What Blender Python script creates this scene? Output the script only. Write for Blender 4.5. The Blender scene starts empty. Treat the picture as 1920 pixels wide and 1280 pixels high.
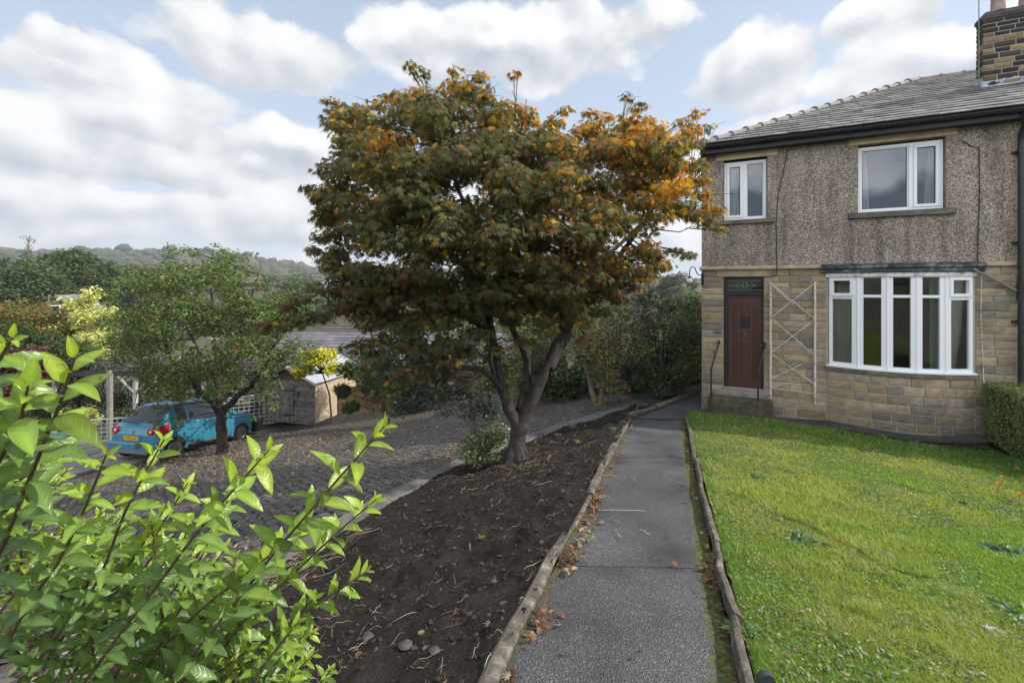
import bpy, bmesh, math, random
import numpy as np
from mathutils import Vector, Matrix
C = bpy.context.scene.collection
SC = bpy.context.scene
R = math.radians
rng = np.random.default_rng(7)
random.seed(7)
F = 853.0; HY = 537.0; EYE = 1.7

# ------------------------------------------------------------------ camera
cam = bpy.data.cameras.new('camera'); camo = bpy.data.objects.new('camera', cam); C.objects.link(camo)
camo.location = (0, 0, EYE); camo.rotation_euler = (R(90), 0, 0)
cam.sensor_width = 36; cam.lens = 36*F/1920; cam.shift_y = -103/1920
cam.clip_start = .05; cam.clip_end = 6000
SC.camera = camo
SC.view_settings.view_transform = 'Standard'; SC.view_settings.look = 'None'
SC.view_settings.exposure = 0.7; SC.view_settings.gamma = 1
SC.cycles.use_adaptive_sampling = True; SC.cycles.adaptive_threshold = .025
SC.cycles.max_bounces = 6; SC.cycles.transparent_max_bounces = 12; SC.cycles.volume_bounces = 0
SC.cycles.diffuse_bounces = 3; SC.cycles.glossy_bounces = 3

# ------------------------------------------------------------------ sun + sky
SUN_H = (0.965, -0.10); SUN_EL = R(40)
_h = Vector((SUN_H[0], SUN_H[1], 0)).normalized()
SUND = Vector((_h.x*math.cos(SUN_EL), _h.y*math.cos(SUN_EL), math.sin(SUN_EL)))
sun = bpy.data.lights.new('sun', 'SUN'); sun.energy = 3.3; sun.angle = R(0.6); sun.color = (1, .94, .84)
suno = bpy.data.objects.new('sun', sun); C.objects.link(suno)
suno.rotation_euler = SUND.to_track_quat('Z', 'Y').to_euler()

W = bpy.data.worlds.new('World'); SC.world = W; W.use_nodes = True
nt = W.node_tree; nt.nodes.clear()

def nd(nt, t, **kw):
    n = nt.nodes.new(t)
    for k, v in kw.items():
        if k.startswith('i_'):
            n.inputs[int(k[2:])].default_value = v
        else:
            setattr(n, k, v)
    return n
def lk(nt, a, b): nt.links.new(a, b)
def math_(nt, op, a, b=None, clamp=False):
    n = nt.nodes.new('ShaderNodeMath'); n.operation = op; n.use_clamp = clamp
    for i, x in enumerate((a, b)):
        if x is None: continue
        if isinstance(x, (int, float)): n.inputs[i].default_value = x
        else: nt.links.new(x, n.inputs[i])
    return n.outputs[0]
def vmath(nt, op, a, b):
    n = nt.nodes.new('ShaderNodeVectorMath'); n.operation = op
    for i, x in enumerate((a, b)):
        if x is None: continue
        if isinstance(x, tuple): n.inputs[i].default_value = x
        else: nt.links.new(x, n.inputs[i])
    return n
def ramp(nt, fac, stops, interp='LINEAR'):
    n = nt.nodes.new('ShaderNodeValToRGB'); n.color_ramp.interpolation = interp
    el = n.color_ramp.elements
    while len(el) < len(stops): el.new(.5)
    for e, (p, c) in zip(el, stops):
        e.position = p; e.color = (*c, 1) if len(c) == 3 else c
    nt.links.new(fac, n.inputs[0]); return n.outputs[0]
def mixc(nt, fac, a, b, mode='MIX'):
    n = nt.nodes.new('ShaderNodeMix'); n.data_type = 'RGBA'; n.blend_type = mode
    for i, x in ((0, fac), (6, a), (7, b)):
        if isinstance(x, (int, float)): n.inputs[i].default_value = x
        elif isinstance(x, tuple): n.inputs[i].default_value = (*x, 1) if len(x) == 3 else x
        else: nt.links.new(x, n.inputs[i])
    return n.outputs[2]

# clouds live in direction space: azimuth from +Y and elevation (radians), like an HDRI
def pxdir(px, py):
    az = math.atan((px-960)/F); el = math.atan((HY-py)/F*math.cos(az)); return az, el
sky = nd(nt, 'ShaderNodeTexSky', sky_type='NISHITA', sun_disc=False)
sky.sun_elevation = SUN_EL; sky.sun_rotation = math.atan2(SUND.x, SUND.y)
sky.air_density = 1.0; sky.dust_density = 2.0; sky.ozone_density = 1.5
tc = nd(nt, 'ShaderNodeTexCoord')
sep = nd(nt, 'ShaderNodeSeparateXYZ'); lk(nt, tc.outputs['Generated'], sep.inputs[0])
az = math_(nt, 'ARCTAN2', sep.outputs[0], sep.outputs[1])
hyp = math_(nt, 'SQRT', math_(nt, 'ADD', math_(nt, 'MULTIPLY', sep.outputs[0], sep.outputs[0]), math_(nt, 'MULTIPLY', sep.outputs[1], sep.outputs[1])))
el_ = math_(nt, 'ARCTAN2', sep.outputs[2], hyp)
comb = nd(nt, 'ShaderNodeCombineXYZ'); lk(nt, az, comb.inputs[0]); lk(nt, el_, comb.inputs[1])
P = comb.outputs[0]
warp = nd(nt, 'ShaderNodeTexNoise'); warp.inputs['Scale'].default_value = 5.5; warp.inputs['Detail'].default_value = 7; warp.inputs['Roughness'].default_value = .6
lk(nt, P, warp.inputs['Vector'])
w2 = vmath(nt, 'SUBTRACT', warp.outputs['Color'], (.5, .5, .5)).outputs[0]
w3 = vmath(nt, 'MULTIPLY', w2, (.16, .11, 0)).outputs[0]
PW = vmath(nt, 'ADD', P, w3).outputs[0]
CL = [(115, 80, 80, 46, 1.0), (250, 175, 240, 85, 1.0), (60, 235, 170, 75, .95), (480, 95, 195, 84, .97), (330, 255, 290, 62, .95), (570, 290, 150, 60, .9),
      (960, 85, 300, 105, 1.0), (760, 60, 110, 70, .95), (1400, 135, 150, 90, 1.0), (1250, 40, 90, 45, .85), (1700, 140, 250, 105, 1.0), (1780, 200, 180, 60, .9), (1650, 40, 110, 50, .85),
      (1880, 60, 150, 90, .95), (330, 310, 360, 46, .85), (90, 300, 130, 45, .9), (560, 280, 80, 40, .9), (480, 320, 30, 26, .9),
      (250, 390, 420, 50, .8), (520, 400, 200, 60, .75), (100, 440, 260, 32, .7), (1450, 245, 130, 34, .8), (1270, 300, 120, 60, .55), (1290, 450, 200, 60, .8),
      (900, 420, 400, 110, .8), (1900, 260, 260, 70, .9)]
# fair-weather clouds outside the photographed view: around, overhead and behind the viewer
CLA = [(az_, el__, ra, re, s) for az_, el__, ra, re, s in
       ((-1.35, .35, .35, .16, 1), (-1.7, .2, .4, .12, 1), (1.35, .4, .3, .14, .9), (1.9, .3, .45, .16, 1), (2.5, .42, .5, .2, 1), (2.9, .2, .5, .12, 1),
        (-2.3, .36, .5, .2, 1), (-2.9, .3, .45, .16, 1), (0, .85, .5, .12, .9), (-.9, .85, .4, .12, .9), (1.2, .95, .5, .16, 1), (3.0, .8, .6, .2, 1), (-2.6, .85, .7, .2, 1), (2.2, 1.0, .8, .2, 1))]
blobs = []
for px, py, rx, ry, s in CL:
    a, e = pxdir(px, py); a2 = pxdir(px+rx, py)[0]; e2 = pxdir(px, py-ry)[1]
    blobs.append((a, e, abs(a2-a)+.004, abs(e2-e)+.004, s))
blobs += CLA
dens = None; shade = None
for a, e, ra, re, s in blobs:
    d = vmath(nt, 'SUBTRACT', PW, (a, e, 0)).outputs[0]
    d = vmath(nt, 'MULTIPLY', d, (1/ra, 1/re, 0)).outputs[0]
    ln = vmath(nt, 'LENGTH', d, None).outputs['Value']
    v = math_(nt, 'SUBTRACT', s, math_(nt, 'MULTIPLY', ln, s))
    sy = nd(nt, 'ShaderNodeSeparateXYZ'); lk(nt, d, sy.inputs[0])
    vp = math_(nt, 'MAXIMUM', v, 0.0)
    t = math_(nt, 'MULTIPLY', vp, sy.outputs[1])
    dens = v if dens is None else math_(nt, 'MAXIMUM', dens, v)
    shade = t if shade is None else math_(nt, 'ADD', shade, t)
mp = vmath(nt, 'MULTIPLY', P, (1, 1.25, 1)).outputs[0]
def billow(vec):
    f = nd(nt, 'ShaderNodeTexNoise'); f.inputs['Scale'].default_value = 6; f.inputs['Detail'].default_value = 6; f.inputs['Roughness'].default_value = .55; lk(nt, vec, f.inputs['Vector'])
    v1 = nd(nt, 'ShaderNodeTexVoronoi', feature='SMOOTH_F1'); v1.inputs['Scale'].default_value = 9; v1.inputs['Smoothness'].default_value = .8; v1.inputs['Detail'].default_value = 1.5; v1.inputs['Roughness'].default_value = .5; lk(nt, vmath(nt, 'ADD', vec, vmath(nt, 'MULTIPLY', w2, (.07, .07, 0)).outputs[0]).outputs[0], v1.inputs['Vector'])
    return math_(nt, 'SUBTRACT', math_(nt, 'MULTIPLY', f.outputs['Fac'], .9), math_(nt, 'MULTIPLY', v1.outputs['Distance'], .55))
b1 = billow(mp); b2 = billow(vmath(nt, 'ADD', mp, (.02, .035, 0)).outputs[0])
dd = math_(nt, 'ADD', dens, math_(nt, 'MULTIPLY', math_(nt, 'SUBTRACT', b1, .06), .8))
mr = nd(nt, 'ShaderNodeMapRange', interpolation_type='SMOOTHSTEP'); lk(nt, dd, mr.inputs[0]); mr.inputs[1].default_value = .0; mr.inputs[2].default_value = .22
cover = mr.outputs[0]
# billow shading: tops of each cloud catch the light, bases are grey
bill = math_(nt, 'SUBTRACT', b1, b2)
lit = math_(nt, 'ADD', math_(nt, 'MULTIPLY', shade, 1.4), math_(nt, 'MULTIPLY', bill, 1.6))
lit = math_(nt, 'ADD', lit, .60, clamp=True)
ccol = ramp(nt, lit, [(0, (.52, .57, .64)), (.36, (.68, .71, .75)), (.7, (.88, .89, .90)), (1, (1.0, 1.0, .99))])
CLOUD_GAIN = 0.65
skyb = nd(nt, 'ShaderNodeVectorMath', operation='SCALE'); lk(nt, sky.outputs[0], skyb.inputs[0]); skyb.inputs[3].default_value = .092
# thin milky veil over the blue near the horizon
veil = nd(nt, 'ShaderNodeMapRange'); lk(nt, el_, veil.inputs[0]); veil.inputs[1].default_value = 0; veil.inputs[2].default_value = .62; veil.inputs[3].default_value = .85; veil.inputs[4].default_value = .5
base = mixc(nt, veil.outputs[0], skyb.outputs[0], (.46, .54, .64))
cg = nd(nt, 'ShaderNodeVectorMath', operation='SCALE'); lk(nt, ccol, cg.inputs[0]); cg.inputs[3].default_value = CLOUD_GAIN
# unseen clouds behind the viewer and overhead are brightened as added fill light
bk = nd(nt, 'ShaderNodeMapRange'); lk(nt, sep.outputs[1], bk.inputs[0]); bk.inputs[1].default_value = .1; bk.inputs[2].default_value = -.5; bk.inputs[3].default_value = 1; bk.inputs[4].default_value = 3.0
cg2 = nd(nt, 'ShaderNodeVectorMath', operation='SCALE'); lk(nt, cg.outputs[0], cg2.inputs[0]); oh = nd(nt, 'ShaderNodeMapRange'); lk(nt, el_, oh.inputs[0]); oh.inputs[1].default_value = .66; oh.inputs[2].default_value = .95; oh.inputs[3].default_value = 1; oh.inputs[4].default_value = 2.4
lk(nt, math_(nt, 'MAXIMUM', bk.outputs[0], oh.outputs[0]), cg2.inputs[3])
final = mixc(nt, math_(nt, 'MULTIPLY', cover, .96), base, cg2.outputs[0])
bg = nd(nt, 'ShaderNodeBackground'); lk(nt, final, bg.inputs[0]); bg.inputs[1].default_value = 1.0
wo = nd(nt, 'ShaderNodeOutputWorld'); lk(nt, bg.outputs[0], wo.inputs[0])
W.cycles.sampling_method = 'MANUAL'; W.cycles.sample_map_resolution = 512

# ------------------------------------------------------------------ helpers
def W3(px, py, Y): return np.array(((px-960)/F*Y, Y, EYE+(HY-py)/F*Y))
def link(name, me, parent=None, loc=None):
    o = bpy.data.objects.new(name, me); C.objects.link(o)
    if parent: o.parent = parent
    if loc is not None: o.location = loc
    return o
def mesh_np(name, V, faces, mat=None, parent=None, smooth=False, col=None, midx=None, loc=None):
    """V (n,3); faces: list of (k,m) int arrays; col: (n,4) point colours"""
    V = np.asarray(V, np.float32)
    if not isinstance(faces, list): faces = [faces]
    faces = [np.asarray(f, np.int32) for f in faces if len(f)]
    me = bpy.data.meshes.new(name)
    me.vertices.add(len(V)); me.vertices.foreach_set('co', V.ravel())
    tot = sum(f.size for f in faces); npoly = sum(len(f) for f in faces)
    me.loops.add(tot); me.polygons.add(npoly)
    me.loops.foreach_set('vertex_index', np.concatenate([f.ravel() for f in faces]))
    lt = np.concatenate([np.full(len(f), f.shape[1], np.int32) for f in faces])
    ls = np.concatenate([[0], np.cumsum(lt)[:-1]]).astype(np.int32)
    me.polygons.foreach_set('loop_start', ls)
    try: me.polygons.foreach_set('loop_total', lt)
    except Exception: pass
    if midx is not None: me.polygons.foreach_set('material_index', np.asarray(midx, np.int32))
    me.polygons.foreach_set('use_smooth', np.full(npoly, bool(smooth)))
    me.update(calc_edges=True)
    if col is not None:
        a = me.attributes.new('Col', 'FLOAT_COLOR', 'POINT')
        a.data.foreach_set('color', np.asarray(col, np.float32).ravel())
    if mat:
        for m in (mat if isinstance(mat, (list, tuple)) else [mat]): me.materials.append(m)
    return link(name, me, parent, loc)
class MB:
    def __init__(s): s.v = []; s.f = []; s.c = []; s.cur = (1, 1, 1, 1)
    def add(s, vs, fs):
        b = len(s.v); s.v += [tuple(map(float, p)) for p in vs]; s.c += [s.cur]*len(vs)
        s.f += [tuple(b+i for i in f) for f in fs]
    def box(s, x0, x1, y0, y1, z0, z1):
        s.add([(x0,y0,z0),(x1,y0,z0),(x1,y1,z0),(x0,y1,z0),(x0,y0,z1),(x1,y0,z1),(x1,y1,z1),(x0,y1,z1)],
              [(0,3,2,1),(4,5,6,7),(0,1,5,4),(1,2,6,5),(2,3,7,6),(3,0,4,7)])
    def obox(s, c, ax, ay, az, hx, hy, hz):
        c = np.array(c, float); ax, ay, az = (np.array(a, float)/np.linalg.norm(a) for a in (ax, ay, az)); vs = []
        for k in (-1, 1):
            for j, i in ((-1,-1),(-1,1),(1,1),(1,-1)): vs.append(c+ax*hx*i+ay*hy*j+az*hz*k)
        s.add(vs, [(0,3,2,1),(4,5,6,7),(0,1,5,4),(1,2,6,5),(2,3,7,6),(3,0,4,7)])
    def bar(s, a, b, w, h, up=(0,0,1)):
        a = np.array(a, float); b = np.array(b, float); d = b-a; L = np.linalg.norm(d); d /= L
        x = np.cross(d, up); x /= np.linalg.norm(x); z = np.cross(x, d)
        s.obox((a+b)/2, x, d, z, w/2, L/2, h/2)
    def tube(s, pts, rad, n=8, cap=True):
        pts = [np.array(p, float) for p in pts]
        if isinstance(rad, (int, float)): rad = [rad]*len(pts)
        b = len(s.v); m = len(pts); prev = None
        for i, p in enumerate(pts):
            d = pts[min(i+1, m-1)]-pts[max(i-1, 0)]; d = d/(np.linalg.norm(d)+1e-9)
            if prev is None:
                u = np.cross(d, (0, 0, 1) if abs(d[2]) < .9 else (1, 0, 0))
            else: u = prev-d*np.dot(prev, d)
            u = u/(np.linalg.norm(u)+1e-9); prev = u; w = np.cross(d, u)
            for k in range(n):
                a = 2*math.pi*k/n; s.v.append(tuple(p+rad[i]*(math.cos(a)*u+math.sin(a)*w))); s.c.append(s.cur)
        for i in range(m-1):
            for k in range(n):
                k2 = (k+1) % n; s.f.append((b+i*n+k, b+i*n+k2, b+(i+1)*n+k2, b+(i+1)*n+k))
        if cap: s.f.append(tuple(b+k for k in range(n))[::-1]); s.f.append(tuple(b+(m-1)*n+k for k in range(n)))
    def lathe(s, prof, c=(0,0,0), n=16, axis='z'):
        b = len(s.v); m = len(prof)
        for r_, h in prof:
            for k in range(n):
                a = 2*math.pi*k/n; p = (r_*math.cos(a), r_*math.sin(a), h)
                if axis == 'x': p = (p[2], p[0], p[1])
                if axis == 'y': p = (p[1], p[2], p[0])
                s.v.append((c[0]+p[0], c[1]+p[1], c[2]+p[2])); s.c.append(s.cur)
        for i in range(m-1):
            for k in range(n):
                k2 = (k+1) % n; s.f.append((b+i*n+k, b+i*n+k2, b+(i+1)*n+k2, b+(i+1)*n+k))
        s.f.append(tuple(b+k for k in range(n))[::-1]); s.f.append(tuple(b+(m-1)*n+k for k in range(n)))
    def build(s, name, mat, parent=None, smooth=False, bevel=0, loc=None):
        by = {}
        for f in s.f: by.setdefault(len(f), []).append(f)
        o = mesh_np(name, np.array(s.v), [np.array(v) for v in by.values()], mat, parent, smooth, col=np.array(s.c), loc=loc)
        if bevel:
            m = o.modifiers.new('bevel', 'BEVEL'); m.width = bevel; m.segments = 2; m.limit_method = 'ANGLE'; m.angle_limit = R(40)
        if smooth:
            try: o.data.set_sharp_from_angle(angle=R(42))
            except Exception: pass
        return o
def tag(o, label=None, cat=None, group=None, kind=None):
    if label: o['label'] = label
    if cat: o['category'] = cat
    if group: o['group'] = group
    if kind: o['kind'] = kind
    return o
def thing(name, label, cat, loc=(0,0,0), rz=0, group=None):
    o = bpy.data.objects.new(name, None); C.objects.link(o); o.location = loc; o.rotation_euler = (0, 0, rz); o.empty_display_size = .1
    return tag(o, label, cat, group)
# value noise in numpy (2-D, fractal)
def vnoise(x, y, seed=0, octaves=4, base=1.0, gain=.5):
    x = np.asarray(x, float); y = np.asarray(y, float); out = np.zeros(np.broadcast(x, y).shape); amp = 1; fr = base
    r = np.random.default_rng(seed); T = r.random((256, 256))
    for o in range(octaves):
        X = x*fr+17.3*o; Y = y*fr+9.1*o; xi = np.floor(X).astype(int); yi = np.floor(Y).astype(int); fx = X-xi; fy = Y-yi
        fx = fx*fx*(3-2*fx); fy = fy*fy*(3-2*fy)
        g = lambda a, b: T[a % 256, b % 256]
        out += amp*((g(xi,yi)*(1-fx)+g(xi+1,yi)*fx)*(1-fy)+(g(xi,yi+1)*(1-fx)+g(xi+1,yi+1)*fx)*fy-.5)
        amp *= gain; fr *= 2.03
    return out

# ------------------------------------------------------------------ materials
def pmat(name, col=(.5,.5,.5), rough=.7, metal=0, spec=.5, var=0, vscale=8, bump=0, bscale=40, bdet=5, attr=False, var_cols=None, coat=0, bdist=.01):
    m = bpy.data.materials.new(name); m.use_nodes = True; nt = m.node_tree; b = nt.nodes['Principled BSDF']
    b.inputs['Base Color'].default_value = (*col, 1); b.inputs['Roughness'].default_value = rough; b.inputs['Metallic'].default_value = metal
    b.inputs['Specular IOR Level'].default_value = spec; b.inputs['Coat Weight'].default_value = coat
    tc = nd(nt, 'ShaderNodeTexCoord'); src = None
    if attr:
        a = nd(nt, 'ShaderNodeAttribute', attribute_name='Col'); src = a.outputs['Color']
    if var or var_cols:
        n = nd(nt, 'ShaderNodeTexNoise'); n.inputs['Scale'].default_value = vscale; n.inputs['Detail'].default_value = 6; n.inputs['Roughness'].default_value = .62
        lk(nt, tc.outputs['Object'], n.inputs['Vector'])
        if var_cols:
            k = len(var_cols); c = ramp(nt, n.outputs['Fac'], [(.28+.44*i/(k-1), v) for i, v in enumerate(var_cols)])
            src = mixc(nt, 1, src, c, 'MULTIPLY') if src else c
        else:
            c = ramp(nt, n.outputs['Fac'], [(.25, (1-var,)*3), (.75, (1+var,)*3)])
            src = mixc(nt, 1, src if src else col, c, 'MULTIPLY')
    if src: lk(nt, src, b.inputs['Base Color'])
    if bump:
        n = nd(nt, 'ShaderNodeTexNoise'); n.inputs['Scale'].default_value = bscale; n.inputs['Detail'].default_value = bdet; n.inputs['Roughness'].default_value = .6
        lk(nt, tc.outputs['Object'], n.inputs['Vector'])
        bp = nd(nt, 'ShaderNodeBump'); bp.inputs['Strength'].default_value = bump; bp.inputs['Distance'].default_value = bdist
        lk(nt, n.outputs['Fac'], bp.inputs['Height']); lk(nt, bp.outputs[0], b.inputs['Normal'])
    return m
def leafmat(name, rough=.45, trans=.4, spec=.5, tint=(1.25, 1.25, .7)):
    m = bpy.data.materials.new(name); m.use_nodes = True; nt = m.node_tree; b = nt.nodes['Principled BSDF']
    a = nd(nt, 'ShaderNodeAttribute', attribute_name='Col')
    lk(nt, a.outputs['Color'], b.inputs['Base Color']); b.inputs['Roughness'].default_value = rough; b.inputs['Specular IOR Level'].default_value = spec
    t = nd(nt, 'ShaderNodeBsdfTranslucent'); lk(nt, mixc(nt, 1, a.outputs['Color'], tint, 'MULTIPLY'), t.inputs[0])
    mx = nd(nt, 'ShaderNodeMixShader'); mx.inputs[0].default_value = trans
    lk(nt, b.outputs[0], mx.inputs[1]); lk(nt, t.outputs[0], mx.inputs[2]); lk(nt, mx.outputs[0], nt.nodes['Material Output'].inputs[0])
    return m
M = {}
M['white_upvc'] = pmat('white_upvc', (.84,.86,.90), .38)
M['stone_trim'] = pmat('stone_trim', (.36,.28,.18), .85, var_cols=[(.16,.14,.11),(.36,.29,.20),(.44,.35,.23)], vscale=5, bump=.5, bscale=60)
M['stone_sill'] = pmat('stone_sill', (.13,.12,.10), .85, var_cols=[(.06,.06,.055),(.13,.12,.10),(.24,.20,.14)], vscale=4, bump=.5, bscale=60)
M['stone_lintel'] = pmat('stone_lintel', (.5,.4,.27), .85, var_cols=[(.34,.27,.18),(.52,.42,.28),(.60,.49,.34)], vscale=4, bump=.4, bscale=60)
M['stone'] = pmat('stone', rough=.88, attr=True, var_cols=[(.66,.66,.67),(.98,.98,.98),(1.18,1.14,1.06)], vscale=7, bump=.9, bscale=38, bdist=.02)
M['mortar'] = pmat('mortar', (.40,.355,.295), .95, var=.25, vscale=6, bump=.5, bscale=90)
M['slate'] = pmat('slate', rough=.78, spec=.25, attr=True, var_cols=[(.38,.38,.38),(.70,.70,.70),(1.0,1.0,.95)], vscale=5, bump=.5, bscale=30)
M['ridge_tile'] = pmat('ridge_tile', (.22,.20,.19), .8, var=.35, vscale=5, bump=.5, bscale=30)
M['black_paint'] = pmat('black_paint', (.018,.019,.022), .38, var=.3, vscale=10)
M['black_iron'] = pmat('black_iron', (.015,.015,.017), .5, bump=.3, bscale=90)
M['soffit'] = pmat('soffit', (.022,.022,.024), .6, var=.4, vscale=6)
M['lead'] = pmat('lead', (.035,.04,.055), .55, var_cols=[(.02,.022,.03),(.05,.055,.07),(.3,.3,.3)], vscale=7, bump=.7, bscale=20)
M['lead_flashing'] = pmat('lead_flashing', (.33,.37,.43), .5, var_cols=[(.16,.18,.22),(.36,.40,.46),(.6,.63,.66)], vscale=7, bump=.4, bscale=25)
M['trellis'] = pmat('trellis', (.62,.58,.50), .6, var_cols=[(.25,.17,.10),(.62,.59,.52),(.72,.69,.62)], vscale=14)
M['door_wood'] = pmat('door_wood', (.072,.027,.020), .45, var=.18, vscale=6, bump=.15, bscale=60)
M['door_frame'] = pmat('door_frame', (.016,.015,.017), .45)
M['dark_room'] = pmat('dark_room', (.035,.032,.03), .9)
M['curtain'] = pmat('curtain', (.55,.56,.46), .9, var=.15, vscale=4)
M['curtain_teal'] = pmat('curtain_teal', (.35,.50,.45), .9, var=.15, vscale=4)
M['curtain_white'] = pmat('curtain_white', (.75,.76,.78), .9, var=.08, vscale=4)
M['lamp_white'] = pmat('lamp_white', (.75,.76,.78), .25)
M['bark'] = pmat('bark', (.07,.055,.045), .9, spec=.25, var_cols=[(.018,.016,.015),(.042,.036,.033),(.09,.078,.068)], vscale=9, bump=1, bscale=26, bdist=.02)
M['bark_pale'] = pmat('bark_pale', (.16,.12,.08), .9, var_cols=[(.07,.05,.04),(.17,.13,.09),(.28,.24,.18)], vscale=9, bump=.8, bscale=30)
M['privet_stem'] = pmat('privet_stem', (.10,.06,.035), .7, var=.4, vscale=60)
M['leaf_maple'] = leafmat('leaf_maple', .45, .54, .5, (1.5, 1.25, .6))
M['leaf_green'] = leafmat('leaf_green', .45, .35)
M['leaf_gloss'] = leafmat('leaf_gloss', .30, .25, .6)
M['leaf_dull'] = leafmat('leaf_dull', .65, .30, .3)
M['grass_blade'] = leafmat('grass_blade', .5, .45, .35, (1.2, 1.2, .6))
def m_glass():
    m = bpy.data.materials.new('window_glass'); m.use_nodes = True; nt = m.node_tree
    for n in list(nt.nodes):
        if n.type == 'BSDF_PRINCIPLED': nt.nodes.remove(n)
    g = nd(nt, 'ShaderNodeBsdfGlossy'); g.inputs['Roughness'].default_value = .015; g.inputs[0].default_value = (.93,.95,1,1)
    t = nd(nt, 'ShaderNodeBsdfTransparent'); t.inputs[0].default_value = (.80,.83,.82,1)
    fr = nd(nt, 'ShaderNodeFresnel'); fr.inputs[0].default_value = 1.5
    fac = math_(nt, 'ADD', math_(nt, 'MULTIPLY', fr.outputs[0], 1.35), .03, clamp=True)
    mx = nd(nt, 'ShaderNodeMixShader'); lk(nt, fac, mx.inputs[0]); lk(nt, t.outputs[0], mx.inputs[1]); lk(nt, g.outputs[0], mx.inputs[2])
    lk(nt, mx.outputs[0], nt.nodes['Material Output'].inputs[0]); return m
M['glass'] = m_glass()
def m_dash():
    m = pmat('pebbledash', rough=.95); nt = m.node_tree; b = nt.nodes['Principled BSDF']
    tc = nd(nt, 'ShaderNodeTexCoord')
    v = nd(nt, 'ShaderNodeTexVoronoi'); v.inputs['Scale'].default_value = 58; lk(nt, tc.outputs['Object'], v.inputs['Vector'])
    sp = nd(nt, 'ShaderNodeSeparateColor'); lk(nt, v.outputs['Color'], sp.inputs[0])
    c = ramp(nt, sp.outputs[0], [(0, (.20,.16,.14)), (.25, (.37,.31,.265)), (.55, (.48,.42,.365)), (.8, (.61,.555,.49)), (1, (.81,.77,.70))])
    n = nd(nt, 'ShaderNodeTexNoise'); n.inputs['Scale'].default_value = 1.2; n.inputs['Detail'].default_value = 5; lk(nt, tc.outputs['Object'], n.inputs['Vector'])
    c2 = mixc(nt, 1, c, ramp(nt, n.outputs['Fac'], [(.3, (.72,.70,.68)), (.7, (1.12,1.1,1.08))]), 'MULTIPLY')
    mpn = nd(nt, 'ShaderNodeMapping'); mpn.inputs['Scale'].default_value = (5, 5, .55); lk(nt, tc.outputs['Object'], mpn.inputs[0]); ns = nd(nt, 'ShaderNodeTexNoise'); ns.inputs['Scale'].default_value = 1; ns.inputs['Detail'].default_value = 5; lk(nt, mpn.outputs[0], ns.inputs['Vector'])
    c2 = mixc(nt, 1, c2, ramp(nt, ns.outputs['Fac'], [(.34, (.66,.64,.62)), (.52, (1,1,1)), (.7, (1.1,1.1,1.1))]), 'MULTIPLY')
    gap = ramp(nt, v.outputs['Distance'], [(.35, (1,1,1)), (.75, (.5,.46,.43))])
    lk(nt, mixc(nt, 1, c2, gap, 'MULTIPLY'), b.inputs['Base Color'])
    bp = nd(nt, 'ShaderNodeBump'); bp.invert = True; bp.inputs['Strength'].default_value = 1; bp.inputs['Distance'].default_value = .018; lk(nt, v.outputs['Distance'], bp.inputs['Height']); lk(nt, bp.outputs[0], b.inputs['Normal'])
    return m
M['pebbledash'] = m_dash()
# ------------------------------------------------------------------ the house (local x along the facade, y into the house, z up; base at world z -1.05)
HX, HYY, HB = 4.17, 10.0, -1.05
HANG = math.atan2(-.428, .9037)
S_ = np.array((.9037, -.428)); T_ = np.array((.428, .9037))
def hz(z): return z-HB
def house_to_world(s, t, z=0): return (HX+S_[0]*s+T_[0]*t, HYY+S_[1]*s+T_[1]*t, z)
def world_to_house(X, Y): dx = X-HX; dy = Y-HYY; return dx*S_[0]+dy*S_[1], dx*T_[0]+dy*T_[1]
house = thing('house', 'two-storey stone and pebbledashed semi-detached house with slate roof and bow window', 'house', (HX, HYY, HB), HANG)
PARTY = 5.12
def wall_holes(mb, x0, x1, z0, z1, holes, y=0.0, depth=.14):
    """front skin facing -y at y with openings and their reveals"""
    xs = sorted({x0, x1, *[h[0] for h in holes], *[h[1] for h in holes]}); zs = sorted({z0, z1, *[h[2] for h in holes], *[h[3] for h in holes]})
    for a, b in zip(xs[:-1], xs[1:]):
        for c, d in zip(zs[:-1], zs[1:]):
            if any(h[0] <= (a+b)/2 <= h[1] and h[2] <= (c+d)/2 <= h[3] for h in holes): continue
            mb.add([(a,y,c),(b,y,c),(b,y,d),(a,y,d)], [(0,1,2,3)])
    for a, b, c, d in holes:
        e = y+depth
        mb.add([(a,y,c),(a,e,c),(a,e,d),(a,y,d)], [(0,1,2,3)]); mb.add([(b,y,c),(b,y,d),(b,e,d),(b,e,c)], [(0,1,2,3)])
        mb.add([(a,y,d),(a,e,d),(b,e,d),(b,y,d)], [(0,1,2,3)]); mb.add([(a,y,c),(b,y,c),(b,e,c),(a,e,c)], [(0,1,2,3)])
WTOP = hz(4.56); CRS = hz(2.095)
UL = (.435, 1.26, hz(3.11), hz(4.40)); UR = (2.79, 4.085, hz(3.115), hz(4.42))
mb = MB()
wall_holes(mb, 0, PARTY, CRS+.035, WTOP, [UL, UR], y=-.03, depth=.16)
mb.add([(0,-.03,CRS+.035),(0,9.8,CRS+.035),(0,9.8,WTOP),(0,-.03,WTOP)], [(0,3,2,1)])
mb.add([(0,9.8,0),(0,9.8,WTOP),(14,9.8,WTOP),(14,9.8,0)], [(0,1,2,3)])
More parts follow.
